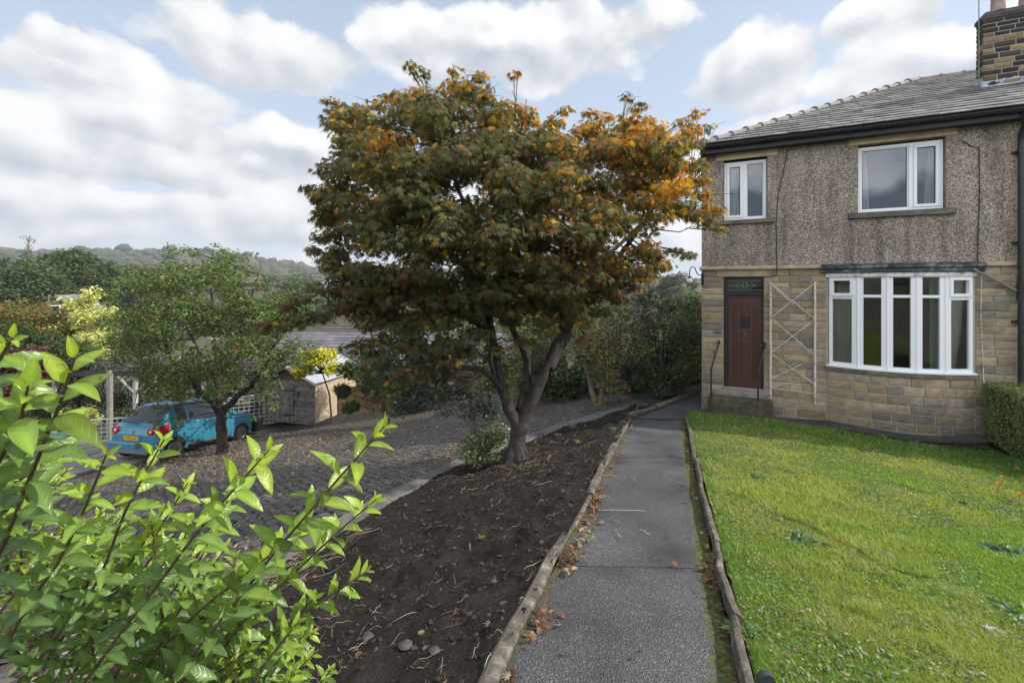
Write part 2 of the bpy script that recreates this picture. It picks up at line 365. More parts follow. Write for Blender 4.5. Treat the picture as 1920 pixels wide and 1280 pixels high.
# bell-cast foot of the render
for k in range(3):
    pass
mb.build('upper_wall', M['pebbledash'], house)
mb = MB()
mb.box(-.045, PARTY+.02, -.075, -.005, CRS-.035, CRS-.004); mb.add([(-.045,-.075,CRS-.004),(PARTY+.02,-.075,CRS-.004),(PARTY+.02,-.03,CRS+.037),(-.045,-.03,CRS+.037)], [(0,1,2,3)])
mb.add([(-.045,-.075,CRS-.035),(-.045,9.8,CRS-.035),(-.045,9.8,CRS+.037),(-.045,-.03,CRS+.037)], [(0,3,2,1)])
mb.build('string_course', M['stone_trim'], house)
# lower backing (mortar) and individually laid stones
BX0, BX1, BSAG = 2.29, 4.485, .29
def bay_y(s):
    u = np.clip((np.asarray(s, float)-(BX0+BX1)/2)/((BX1-BX0)/2), -1, 1); return -BSAG*(1-u*u)
def bay_map(s, out, z): # point on bay wall pushed out by `out`
    y = float(bay_y(s)); e = 1e-3; dy = (float(bay_y(s+e))-float(bay_y(s-e)))/(2*e); n = np.array((dy, -1.0)); n /= np.linalg.norm(n)
    return (s+n[0]*out, y+n[1]*out, z)
SILLZ = hz(.145)
DO = (.434, 1.195, hz(-.52), hz(1.905))
back = MB()
wall_holes(back, 0, 5.4, -.4, CRS-.02, [DO, (BX0+.03, BX1-.03, SILLZ-.02, CRS-.16)], y=.0, depth=.16)
back.add([(0,0,-.4),(0,9.8,-.4),(0,9.8,CRS),(0,0,CRS)], [(0,3,2,1)])
NB = 24
for k in range(NB):
    a = BX0+(BX1-BX0)*k/NB; b = BX0+(BX1-BX0)*(k+1)/NB
    back.add([bay_map(a,0,-.4), bay_map(b,0,-.4), bay_map(b,0,SILLZ-.09), bay_map(a,0,SILLZ-.09)], [(0,1,2,3)])
back.build('lower_wall', M['mortar'], house)
SC_ = [((.34,.27,.175),.30), ((.38,.31,.21),.24), ((.31,.26,.19),.22), ((.29,.22,.14),.1), ((.26,.235,.195),.10), ((.21,.185,.155),.04)]
def stone_col(dark=0):
    r = random.random(); acc = 0
    for c, p in SC_:
        acc += p
        if r < acc: break
    k = random.uniform(.8, 1.2)*(1-dark)
    return (c[0]*k, c[1]*k, c[2]*k*random.uniform(.9, 1.15), 1)
st = MB(); flat = lambda s, o, z: (s, -o, z)
def stone(x0, x1, z0, z1, mp, dark=0):
    g = .0052 if (z0+HB > -.15 and mp is flat) else .0085; x0 += g; x1 -= g; z0 += g; z1 -= g
    if x1-x0 < .03 or z1-z0 < .02: return
    st.cur = stone_col(dark); nx = 5 if x1-x0 > .2 else 4; nz = 4; b = .009
    base_out = random.uniform(.012, .020); grid = []
    for j in range(nz):
        for i in range(nx):
            u = i/(nx-1); v = j/(nz-1); x = x0+b+(x1-x0-2*b)*u+random.uniform(-.004,.004); z = z0+b+(z1-z0-2*b)*v+random.uniform(-.003,.003)
            edge = i in (0, nx-1) or j in (0, nz-1); o = base_out+(0 if edge else random.uniform(-.002, .011))
            grid.append(mp(x, o, z))
    rim = [mp(x0,.001,z0), mp(x1,.001,z0), mp(x1,.001,z1), mp(x0,.001,z1)]; vs = grid+rim; n = nx*nz; fs = []
    for j in range(nz-1):
        for i in range(nx-1): a = j*nx+i; fs.append((a, a+1, a+nx+1, a+nx))
    bl, br, tl, tr = 0, nx-1, (nz-1)*nx, nz*nx-1
    for i in range(nx-1): pass
    fs.append(tuple([n, n+1]+list(range(nx-1, -1, -1)))); fs.append(tuple([n+2, n+3]+list(range(tl, tr+1))))
    fs.append(tuple([n+3, n]+[j*nx for j in range(nz)])); fs.append(tuple([n+1, n+2]+[j*nx+nx-1 for j in range(nz-1, -1, -1)]))
    st.add(vs, fs)
AIR1 = (1.93, 2.08, hz(-.60), hz(-.47)); 
def course(x0, x1, z0, z1, mp, lo, hi, cuts=(), dark=0):
    segs = [(x0, x1)]
    for a, b, c, d in cuts:
        if c < (z0+z1)/2 < d:
            segs = [q for s0, s1 in segs for q in ((s0, min(s1, a)), (max(s0, b), s1)) if q[1]-q[0] > .02]
    for s0, s1 in segs:
        L = s1-s0; pos = [s0]; 
        while pos[-1] < s1-1e-6:
            nx_ = pos[-1]+random.uniform(lo, hi)
            if s1-nx_ < lo*.7: nx_ = s1
            pos.append(min(nx_, s1))
        for a, b in zip(pos[:-1], pos[1:]): stone(a, b, z0, z1, mp, dark)
z = CRS-.035; hs = []
lintel = (.303, 1.335, hz(1.905), hz(2.06)); bayhole = (BX0, BX1, -1, CRS+1)
steps_hole = (.16, 1.34, -1, hz(-.46))
while z > -.35:
    wz = z+HB
    h = random.uniform(.105, .15) if wz > .55 else (random.uniform(.125, .16) if wz > -.2 else random.uniform(.155, .19))
    if abs(wz-2.06) < .03: h = .155
    dark = 0 if wz > -.65 else .3
    course(0, 5.4, z-h, z, flat, .20, .46, [DO, lintel, bayhole, steps_hole, AIR1], dark)
    hs.append(h); z -= h
st.build('stonework', M['stone'], house); st = MB()
z = SILLZ-.085
while z > -.35:
    h = random.uniform(.15, .185); wz = z+HB
    course(BX0, BX1, z-h, z, bay_map, .20, .40, [(3.30, 3.50, hz(-.62), hz(-.48))], 0 if wz > -.6 else .3); z -= h
st.build('bow_stonework', M['stone'], house)
st = MB()

# lintels and sills
def trim(name, x0, x1, z0, z1, y0, y1, mat='stone_trim'):
    m = MB(); m.box(x0, x1, y0, y1, z0, z1); return m.build(name, M[mat], house, bevel=.006)
trim('door_lintel', .303, 1.335, hz(1.908), hz(2.055), -.03, .12)
trim('window_lintel', .29, 1.44, hz(4.40), hz(4.535), -.055, .1, 'stone_lintel'); trim('window_lintel', 2.635, 4.23, hz(4.425), hz(4.547), -.055, .1, 'stone_lintel')
trim('window_sill', .29, 1.40, hz(3.025), hz(3.11), -.09, .1, 'stone_sill'); trim('window_sill', 2.63, 4.215, hz(3.01), hz(3.115), -.09, .1, 'stone_sill')
# airbricks
def airbrick(x0, x1, z0, z1, y):
    m = MB(); n = 4
    m.box(x0, x1, y-.005, y+.03, z0, z0+.02); m.box(x0, x1, y-.005, y+.03, z1-.02, z1); m.box(x0, x0+.022, y-.005, y+.03, z0+.02, z1-.02); m.box(x1-.022, x1, y-.005, y+.03, z0+.02, z1-.02)
    for k in range(1, 3): zz = z0+.02+(z1-z0-.04)*k/3; m.box(x0+.022, x1-.022, y, y+.03, zz-.006, zz+.006)
    m.box((x0+x1)/2-.008, (x0+x1)/2+.008, y-.002, y+.032, z0+.02, z1-.02)
    o = m.build('airbrick', M['stone_trim'], house); d = MB(); d.box(x0+.01, x1-.01, y+.034, y+.05, z0+.01, z1-.01); d.build('vent_void', M['dark_room'], o)
airbrick(*AIR1, -.014); airbrick(3.31, 3.49, hz(-.61), hz(-.49), float(bay_y(3.4))-.016)

# windows ---------------------------------------------------------------
def bars(mb, x0, x1, z0, z1, w, y0, y1):
    mb.box(x0, x1, y0, y1, z0, z0+w); mb.box(x0, x1, y0, y1, z1-w, z1); mb.box(x0, x0+w, y0, y1, z0+w, z1-w); mb.box(x1-w, x1, y0, y1, z0+w, z1-w)
def pane(parent, x0, x1, z0, z1, y, name='pane'):
    m = MB(); m.box(x0, x1, y, y+.006, z0, z1); p = m.build(name, M['glass'], parent); g = MB(); bars(g, x0+.0, x1-.0, z0+.0, z1-.0, .016, y-.006, y-.001); g.build('gasket', M['door_frame'], p); return p
def curtain(parent, pts, z0, z1, mat, amp=.02, wl=.06, name='curtain', flare=0):
    m = MB(); (xa, ya), (xb, yb) = pts; n = 60; L = math.hypot(xb-xa, yb-ya); rows = []
    for j in range(6):
        v = j/5; row = []
        for i in range(n+1):
            u = i/n; nx, ny = -(yb-ya)/L, (xb-xa)/L; o = amp*math.sin(u*L/wl*6.28+.8*math.sin(u*9)+.3*v)
            uu = u*(1-flare*(v)**2 if flare > 0 else 1)+(flare*v**2 if flare < 0 else 0)*(1-u)*-1
            row.append((xa+(xb-xa)*uu+nx*o, ya+(yb-ya)*uu+ny*o, z0+(z1-z0)*v))
        rows.append(row)
    vs = [p for r_ in rows for p in r_]; fs = [(j*(n+1)+i, j*(n+1)+i+1, (j+1)*(n+1)+i+1, (j+1)*(n+1)+i) for j in range(5) for i in range(n)]
    m.add(vs, fs); return m.build(name, M[mat], parent, smooth=True)
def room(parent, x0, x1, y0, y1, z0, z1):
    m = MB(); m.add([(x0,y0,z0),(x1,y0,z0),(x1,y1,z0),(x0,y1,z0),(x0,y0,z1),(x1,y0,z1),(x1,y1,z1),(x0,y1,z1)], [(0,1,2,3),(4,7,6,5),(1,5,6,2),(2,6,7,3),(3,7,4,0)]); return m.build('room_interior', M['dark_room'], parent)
def upvc(label, o, mull, sash, cur):
    x0, x1, z0, z1 = o; f = MB(); y0, y1 = .055, .12; g = .012
    x0 += g; x1 -= g; z0 += .008; z1 -= .035
    bars(f, x0, x1, z0, z1, .05, y0, y1); f.box(mull-.032, mull+.032, y0-.004, y1, z0+.05, z1-.05)
    win = f.build('window', M['white_upvc'], house, bevel=.006); win['label'] = label
    if sash == 'l': a, b, fa, fb = x0+.052, mull-.034, mull+.034, x1-.052
    else: a, b, fa, fb = mull+.034, x1-.052, x0+.052, mull-.034
    s_ = MB(); bars(s_, a, b, z0+.052, z1-.052, .055, y0-.014, y1-.01); s_.build('sash', M['white_upvc'], win, bevel=.006)
    bd = MB(); bars(bd, fa, fb, z0+.05, z1-.05, .018, y0+.018, y1); bd.build('glazing_bead', M['white_upvc'], win)
    pane(win, a+.05, b-.05, z0+.1, z1-.1, y0+.035); pane(win, fa+.012, fb-.012, z0+.06, z1-.06, y0+.035)
    # dark weathered mastic gap round the frame
    gp = MB(); bars(gp, o[0], o[1], o[2], o[3], .03, y1-.02, y1+.03); gp.build('frame_gap', M['soffit'], win)
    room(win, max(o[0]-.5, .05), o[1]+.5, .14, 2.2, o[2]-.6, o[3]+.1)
    for (pa, pb, fl) in cur: curtain(win, (pa, pb), o[2]-.3, o[3], 'curtain_white', flare=fl)
upvc('small two-light white window over the door', UL, .845, 'l', [((.47,.24),(.75,.24),.35)])
upvc('wide two-light white window above the bow window', UR, 3.61, 'r', [((2.83,.24),(3.03,.24),.4), ((4.07,.24),(3.85,.24),.5)])

# door ------------------------------------------------------------------
d0, d1, dz0, dz1 = .522, 1.188, hz(-.44), hz(1.515)
fr = MB(); fr.box(.436, .52, .05, .155, dz0-.02, hz(1.903)); fr.box(1.178, 1.193, .05, .155, dz0-.02, hz(1.903)); fr.box(.52, 1.178, .05, .155, hz(1.515), hz(1.585)); fr.box(.52, 1.178, .05, .155, hz(1.86), hz(1.903))
fr.build('door_frame', M['door_frame'], house, bevel=.004)
fl = MB(); fl.box(.52, 1.178, .10, .106, hz(1.585), hz(1.86)); fan = fl.build('fanlight', M['glass'], house)
ld = MB(); zc0, zc1 = hz(1.60), hz(1.845)
def strip(a, b, w=.007): ld.bar((a[0], .096, a[1]), (b[0], .096, b[1]), w, .006)
for x in (.56, .66, 1.04, 1.14): strip((x, zc0), (x, zc1))
for zz in (zc0+.02, hz(1.72), zc1-.02): strip((.53, zz), (1.17, zz))
cx_, cz_ = .85, hz(1.725)
for k in range(12):
    a = k*math.pi/6; b = (k+1)*math.pi/6
    strip((cx_+.05*math.cos(a), cz_+.05*math.sin(a)), (cx_+.05*math.cos(b), cz_+.05*math.sin(b))); 
    if k % 2 == 0: strip((cx_+.05*math.cos(a), cz_+.05*math.sin(a)), (cx_+.1*math.cos(a), cz_+.1*math.sin(a)))
strip((.66, hz(1.72)), (.75, hz(1.79))); strip((.66, hz(1.72)), (.75, hz(1.65))); strip((1.04, hz(1.72)), (.95, hz(1.79))); strip((1.04, hz(1.72)), (.95, hz(1.65)))
ld.build('leading', pmat('leading', (.28,.28,.32), .5), fan)
fb = MB(); fb.box(.5, 1.19, .157, .17, hz(-.5), hz(1.9)); fb.build('hall_interior', M['dark_room'], house)
dm = MB(); dm.box(d0, d1-.008, .09, .135, dz0, dz1-.004); door = dm.build('door', M['door_wood'], house, bevel=.004); door['label'] = 'red-brown panelled front door'
def panel(poly, name='door_panel', dep=.012):
    """raised moulding ring + fielded panel from an (x,z) polygon"""
    hw = (max(p[0] for p in poly)-min(p[0] for p in poly))/2; hh = (max(p[1] for p in poly)-min(p[1] for p in poly))/2
    m = MB(); n = len(poly); cxp = sum(p[0] for p in poly)/n; czp = sum(p[1] for p in poly)/n
    def ins(k): return [(cxp+(p[0]-cxp)*max(0, 1-k/hw), czp+(p[1]-czp)*max(0, 1-k/hh)) for p in poly]
    r0 = [(p[0], .0895, p[1]) for p in poly]; i1 = ins(.016); r1 = [(p[0], .0895-.010, p[1]) for p in i1]; i2 = ins(.03); r2 = [(p[0], .0895+.004-.006, p[1]) for p in i2]; i3 = ins(.045); r3 = [(p[0], .0895-.006, p[1]) for p in i3]
    vs = r0+r1+r2+r3; fs = []
    for k in range(3):
        for i in range(n): j = (i+1) % n; fs.append((k*n+i, k*n+j, (k+1)*n+j, (k+1)*n+i))
    fs.append(tuple(3*n+i for i in range(n))); m.add(vs, fs); return m.build(name, M['door_wood'], door)
zz = lambda v: dz0+v*(dz1-dz0)
xx = lambda u: d0+u*(d1-d0)
panel([(xx(.37),zz(.68+.08)),(xx(.63),zz(.76)),(xx(.63),zz(.875))]+[(xx(.5+.13*math.cos(a)), zz(.875+.045*math.sin(a))) for a in np.linspace(.3, 2.84, 7)]+[(xx(.37),zz(.875))])
panel([(xx(.37),zz(.535)),(xx(.63),zz(.535)),(xx(.63),zz(.625)),(xx(.37),zz(.625))])
panel([(xx(.36),zz(.09)),(xx(.64),zz(.09)),(xx(.64),zz(.50)),(xx(.36),zz(.50))])
panel([(xx(.16),zz(.09)),(xx(.29),zz(.09)),(xx(.29),zz(.895)),(xx(.22),zz(.885)),(xx(.16),zz(.865))])
panel([(xx(.71),zz(.09)),(xx(.84),zz(.09)),(xx(.84),zz(.865)),(xx(.78),zz(.885)),(xx(.71),zz(.895))])
dg = MB(); dg.box(xx(.37), xx(.63), .082, .09, zz(.645), zz(.755)); o = dg.build('door_window', pmat('obscure_glass', (.015,.018,.025), .15, bump=1, bscale=60, bdist=.03), door)
kn = MB(); kn.lathe([(.0,-.03),(.014,-.028),(.016,-.015),(.008,-.005),(.008,.0)], (xx(.93), .088, zz(.46)), 10, 'y'); kn.build('door_handle', pmat('brass', (.35,.26,.12), .35, .9), door, smooth=True)
bl = MB(); bl.lathe([(.0,-.012),(.012,-.01),(.012,0)], (xx(.5), .084, zz(.58)), 10, 'y'); bl.build('spyhole', M['ridge_tile'], door, smooth=True)

# threshold and steps ---------------------------------------------------
m = MB(); m.box(.40, 1.19, -.04, .12, hz(-.50), hz(-.455)); m.box(.24, 1.315, -.14, .0, hz(-.62), hz(-.50)); m.build('door_threshold', pmat('threshold_stone', (.24,.22,.18), .85, var_cols=[(.13,.125,.11),(.25,.23,.19),(.33,.31,.27)], vscale=6, bump=.4), house, bevel=.012)
m = MB(); m.box(.17, 1.335, -.42, .0, -.4, hz(-.625)); m.build('door_step', pmat('step_stone', (.06,.055,.04), .9, var_cols=[(.03,.028,.022),(.075,.065,.04),(.13,.12,.08)], vscale=7, bump=.8, bscale=30), house, bevel=.02)

# bow window ------------------------------------------------------------
bow = MB(); N5 = 5; edge = [BX0+.035+(BX1-BX0-.07)*k/N5 for k in range(N5+1)]
PT = [np.array((e, float(bay_y(e)))) for e in edge]
ZB, ZT = SILLZ+.01, hz(1.885)
bw = MB()
def facet(k): a, b = PT[k], PT[k+1]; d = b-a; L = np.linalg.norm(d); d /= L; n = np.array((d[1], -d[0])); return a, d, n, L
def fbox(mb, k, x0, x1, y0, y1, z0, z1):
    a, d, n, L = facet(k); vs = []
    for z_ in (z0, z1):
        for x, y in ((x0,y0),(x1,y0),(x1,y1),(x0,y1)): p = a+d*x-n*y; vs.append((p[0], p[1], z_))
    mb.add(vs, [(0,3,2,1),(4,5,6,7),(0,1,5,4),(1,2,6,5),(2,3,7,6),(3,0,4,7)])
TR = hz(1.52)
bwin_parts = []
for k in range(N5):
    L = facet(k)[3]; sd = .085; lz = .062
    l_ = .045 if k == 0 else sd; r_ = .045 if k == 4 else sd
    fbox(bw, k, 0, l_, .0, .07, ZB, ZT); fbox(bw, k, L-r_, L, .0, .07, ZB, ZT)
    fbox(bw, k, l_, L-r_, .0, .07, ZB, ZB+lz); fbox(bw, k, l_, L-r_, .0, .07, ZT-.02, ZT); fbox(bw, k, l_, L-r_, .0, .07, TR-.025, TR+.025)
    bwin_parts.append((k, l_, L-r_, lz))
for k in range(1, N5):  # corner posts
    p = PT[k]; bw.tube([(p[0], p[1]+.006, ZB), (p[0], p[1]+.006, ZT)], .018, 10)
bow = bw.build('bow_window', M['white_upvc'], house); bow['label'] = 'white five-light bow window beside the front door'
for k, xa, xb, lz in bwin_parts:
    g = MB()
    if k in (0, 4):
        s_ = MB()
        for (za, zb, w, pr) in ((TR-.0, ZT-.02, .052, -.022), (ZB+lz-.02, TR-.03, .03, .004)):
            fbox(s_, k, xa-.02, xb+.02, pr, .05, za, za+w); fbox(s_, k, xa-.02, xb+.02, pr, .05, zb-w, zb); fbox(s_, k, xa-.02, xa-.02+w, pr, .05, za+w, zb-w); fbox(s_, k, xb+.02-w, xb+.02, pr, .05, za+w, zb-w)
        s_.build('sash', M['white_upvc'], bow)
    fbox(g, k, xa-.002, xb+.002, .035, .041, ZB+lz-.002, TR-.02); g.build('pane', M['glass'], bow)
    g = MB(); fbox(g, k, xa-.002, xb+.002, .035, .041, TR+.02, ZT-.018); g.build('pane', M['glass'], bow)
m = MB(); NS = 40
def arc_strip(mb, s0, s1, o0, o1, z0, z1, sag_extra=0):
    ss = [s0+(s1-s0)*i/NS for i in range(NS+1)]; b = len(mb.v)
    for s in ss:
        q = bay_map(min(max(s, BX0), BX1), 0, 0); u = s-min(max(s, BX0), BX1)
        for o, z_ in ((o0, z0), (o1, z0), (o1, z1), (o0, z1)):
            p = bay_map(min(max(s, BX0), BX1), o, z_); mb.v.append((p[0]+u, p[1], z_)); mb.c.append((1,1,1,1))
    for i in range(NS):
        for k in range(4): k2 = (k+1) % 4; mb.f.append((b+i*4+k, b+i*4+k2, b+(i+1)*4+k2, b+(i+1)*4+k))
    mb.f.append((b+3, b+2, b+1, b)); mb.f.append((b+NS*4, b+NS*4+1, b+NS*4+2, b+NS*4+3))
m = MB(); arc_strip(m, BX0-.01, BX1+.01, -.02, .035, SILLZ-.012, SILLZ+.018); m.build('window_board', M['white_upvc'], bow)
m = MB(); arc_strip(m, BX0-.03, BX1+.03, -.15, .045, SILLZ-.088, SILLZ-.013); m.build('bow_sill', M['stone_sill'], house)
m = MB(); arc_strip(m, BX0-.01, BX1+.01, -.06, .03, ZT, hz(1.955)); m.build('bow_fascia', pmat('peeling_white', (.7,.7,.7), .6, var_cols=[(.10,.10,.10),(.72,.73,.74),(.78,.79,.8)], vscale=9), house)
m = MB(); ss = [BX0-.09+(BX1-BX0+.18)*i/NS for i in range(NS+1)]
for z0, z1, o0, o1 in ((hz(1.955), hz(2.03), .04, .075), (hz(2.03), hz(2.105), .075, .11)):
    b = len(m.v)
    for i, s in enumerate(ss):
        q = min(max(s, BX0), BX1); u = s-q
        for o, z_ in ((-.01, z0), (o0, z0), (o1+random.uniform(-.006,.006), z0+.02), (o1+random.uniform(-.004,.006), z1+random.uniform(-.006,.01)), (-.02, z1+.01)):
            p = bay_map(q, o, z_); m.v.append((p[0]+u, min(p[1], -.02) if o < 0 else p[1], z_)); m.c.append((1,1,1,1))
    for i in range(NS):
        for k in range(4): m.f.append((b+i*5+k, b+i*5+k+1, b+(i+1)*5+k+1, b+(i+1)*5+k))
    m.f.append((b, b+1, b+2, b+3, b+4)); e = b+NS*5; m.f.append((e+4, e+3, e+2, e+1, e))
b = len(m.v)
for s in ss:
    q = min(max(s, BX0), BX1); p = bay_map(q, .1, hz(2.112)); m.v += [(p[0]+s-q, p[1], hz(2.112)), (s, .0, hz(2.15))]; m.c += [(1,1,1,1)]*2
for i in range(NS): m.f.append((b+2*i, b+2*i+2, b+2*i+3, b+2*i+1))
m.build('bow_roof', M['lead'], house)
# interior of the bow
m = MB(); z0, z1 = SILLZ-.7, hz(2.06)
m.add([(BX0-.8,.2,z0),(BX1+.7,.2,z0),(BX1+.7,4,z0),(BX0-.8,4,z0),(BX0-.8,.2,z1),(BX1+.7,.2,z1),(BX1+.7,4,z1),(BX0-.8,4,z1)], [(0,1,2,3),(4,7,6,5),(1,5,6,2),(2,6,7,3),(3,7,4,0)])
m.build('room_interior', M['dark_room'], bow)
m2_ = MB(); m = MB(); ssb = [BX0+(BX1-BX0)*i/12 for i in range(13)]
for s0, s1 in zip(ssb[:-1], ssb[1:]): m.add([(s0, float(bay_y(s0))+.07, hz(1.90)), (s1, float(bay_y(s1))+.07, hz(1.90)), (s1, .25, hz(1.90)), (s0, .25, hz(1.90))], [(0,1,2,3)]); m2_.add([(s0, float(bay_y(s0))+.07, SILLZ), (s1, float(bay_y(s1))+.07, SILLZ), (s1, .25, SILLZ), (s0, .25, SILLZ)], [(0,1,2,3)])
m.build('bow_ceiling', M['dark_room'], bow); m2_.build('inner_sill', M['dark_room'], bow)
curtain(bow, ((2.37,.13),(2.72,.0)), SILLZ+.03, hz(1.88), 'curtain', .022, .07)
curtain(bow, ((2.72,.05),(2.83,.02)), SILLZ+.03, hz(1.45), 'curtain_teal', .015, .05, flare=.7)
curtain(bow, ((4.45,.12),(4.06,-.02)), SILLZ+.03, hz(1.88), 'curtain', .022, .07)
curtain(bow, ((4.06,.02),(3.86,.0)), SILLZ+.03, hz(1.88), 'curtain_teal', .018, .06)

# roof ------------------------------------------------------------------
EZ, EY, RY, AP = hz(4.735), -.25, 4.87, 5.12; RZ = hz(7.24); XR = 11.5
PIT = math.atan2(RZ-EZ, RY-EY); CP, SP = math.cos(PIT), math.sin(PIT); SL = (RY-EY)/CP
def rp(x, b, o=0): return (x, EY+b*CP-SP*o, EZ+b*SP+CP*o)
m = MB()
m.add([rp(-.02,0), rp(XR,0), rp(XR,SL), rp(AP,SL)], [(0,1,2,3)])
m.add([(-.02,EY,EZ),(AP,RY,RZ),(-.02,RY*2-EY,EZ)], [(0,1,2)])
m.add([(-.02,RY*2-EY,EZ),(AP,RY,RZ),(XR,RY,RZ),(XR,RY*2-EY,EZ)], [(0,1,2,3)])
roof = m.build('roof', M['soffit'], house)
sl = MB(); GA = .27; nrow = int(SL/GA)+1
for r_ in range(nrow):
    b0 = r_*GA; b1 = min(b0+GA*1.35, SL-.01); hx = -.02+b0*CP*(AP+.02)/(RY-EY); x = hx-.1+random.uniform(0,.2)
    if b1-b0 < .08: continue
    while x < XR:
        w = random.uniform(.20, .36); xa, xb = x+.004, x+w-.004; x += w
        hx1 = -.02+b1*CP*(AP+.02)/(RY-EY)
        if xb < hx+.05: continue
        xa0 = max(xa, hx+.01); xa1 = max(xa, hx1+.01); xb1 = max(xb, xa1+.005)
        if x > 7.5: w = w
        k = random.uniform(.82, 1.18); g = random.choice([(.24,.235,.23),(.27,.265,.26),(.21,.21,.215),(.29,.285,.255),(.19,.19,.195)]); sl.cur = (g[0]*k, g[1]*k, g[2]*k, 1)
        th = random.uniform(.010, .018); dz = random.uniform(-.004, .004); j = random.uniform(-.012, .010); jj = random.uniform(-.008,.008)
        sl.add([rp(xa0,b0+j,.022), rp(xb,b0+j+jj,.022), rp(xb,b0+j+jj,.022+th+dz*.3), rp(xa0,b0+j,.022+th), rp(xb1,b1,.006+th*.4), rp(xa1,b1,.006+th*.4), rp(xb1,b1,.0), rp(xa1,b1,.0)],
               [(0,1,2,3),(3,2,4,5),(1,6,4,2),(0,3,5,7)])
sl.build('slates', M['slate'], roof)
def cap_run(name, A, B, n, r0):
    m = MB(); A = np.array(A); B = np.array(B); d = (B-A)/n; L = np.linalg.norm(d); t = d/L; up = np.array((0,0,1.)); u = np.cross(t, up); u /= np.linalg.norm(u); v = np.cross(u, t)
    for k in range(n):
        prof = [(0, r0*1.32), (.10, r0*1.32), (.101, r0), (1.0, r0*.98)]; b = len(m.v); kk = 9
        jit = random.uniform(-.008, .008)
        for q, rr in prof:
            for i in range(kk):
                a = -.12*math.pi+1.24*math.pi*i/(kk-1); p = A+d*(k+q)+rr*(math.cos(a)*u+math.sin(a)*v)+v*jit-v*.03; m.v.append(tuple(p)); m.c.append((1,1,1,1))
        for q in range(len(prof)-1):
            for i in range(kk-1): m.f.append((b+q*kk+i, b+q*kk+i+1, b+(q+1)*kk+i+1, b+(q+1)*kk+i))
        m.f.append(tuple(b+i for i in range(kk)))
    return m.build(name, M['ridge_tile'], roof)
cap_run('hip_tiles', (-.04, EY-.02, EZ+.02), (AP, RY, RZ+.02), 17, .085)
cap_run('ridge_tiles', (AP, RY, RZ+.01), (XR, RY, RZ+.01), 14, .07)
m = MB(); m.box(-.01, XR, -.24, -.03, WTOP-.02, WTOP+.0); m.box(-.02, XR, -.262, -.24, WTOP-.03, EZ-.02); m.add([(-.02,-.26,WTOP-.03),(-.02,9.9,WTOP-.03),(-.02,9.9,EZ-.02),(-.02,-.26,EZ-.02)], [(0,3,2,1)])
m.build('soffit', M['soffit'], house)
m = MB(); m.box(-.02, XR, -.044, .02, WTOP-.028, WTOP-.022); m.build('wall_plate', M['soffit'], house)
# half-round gutter
m = MB(); b = len(m.v); kk = 9; xs = np.linspace(-.06, XR, 40)
for x in xs:
    for i in range(kk):
        a = math.pi+math.pi*i/(kk-1); m.v.append((x, -.318+.06*math.cos(a), EZ-.062+.055*math.sin(a))); m.c.append((1,1,1,1))
for j in range(len(xs)-1):
    for i in range(kk-1): m.f.append((b+j*kk+i, b+(j+1)*kk+i, b+(j+1)*kk+i+1, b+j*kk+i+1))
m.f.append(tuple(b+i for i in range(kk)))
for x in np.arange(.4, XR, .9): m.box(x-.012, x+.012, -.385, -.25, EZ-.115, EZ-.105)
m.build('gutter', M['black_paint'], house, smooth=True)
# downpipe
m = MB(); PX = 5.03
m.tube([(PX-.03,-.318,EZ-.1),(PX-.03,-.318,EZ-.2),(PX-.0,-.2,EZ-.33),(PX+.0,-.115,EZ-.45),(PX,-.105,EZ-.6),(PX,-.105,.1)], .038, 10)
for z_ in (hz(4.0), hz(2.45), hz(1.1)): m.tube([(PX,-.105,z_-.035),(PX,-.105,z_+.035)], .048, 10); m.box(PX-.09, PX+.09, -.07, -.03, z_-.02, z_+.02)
m.tube([(PX,-.105,hz(1.78)),(PX,-.105,hz(1.45))], .052, 10); m.build('downpipe', M['black_paint'], house, smooth=True)
m = MB(); m.tube([(4.42,-.10,hz(2.02)),(4.50,-.09,hz(1.95)),(4.60,-.085,hz(1.90)),(4.93,-.085,hz(1.66)),(5.03,-.1,hz(1.60))], .024, 8); m.build('waste_pipe', M['ridge_tile'], house, smooth=True)
# party pipe of the neighbour and the neighbour's half
m = MB()
wall_holes(m, PARTY+.0, 14, -.4, WTOP, [], y=-.028, depth=.1); m.build('adjoining_wall', pmat('pale_render', (.55,.50,.45), .9, var=.15, bump=.4, bscale=50), house)
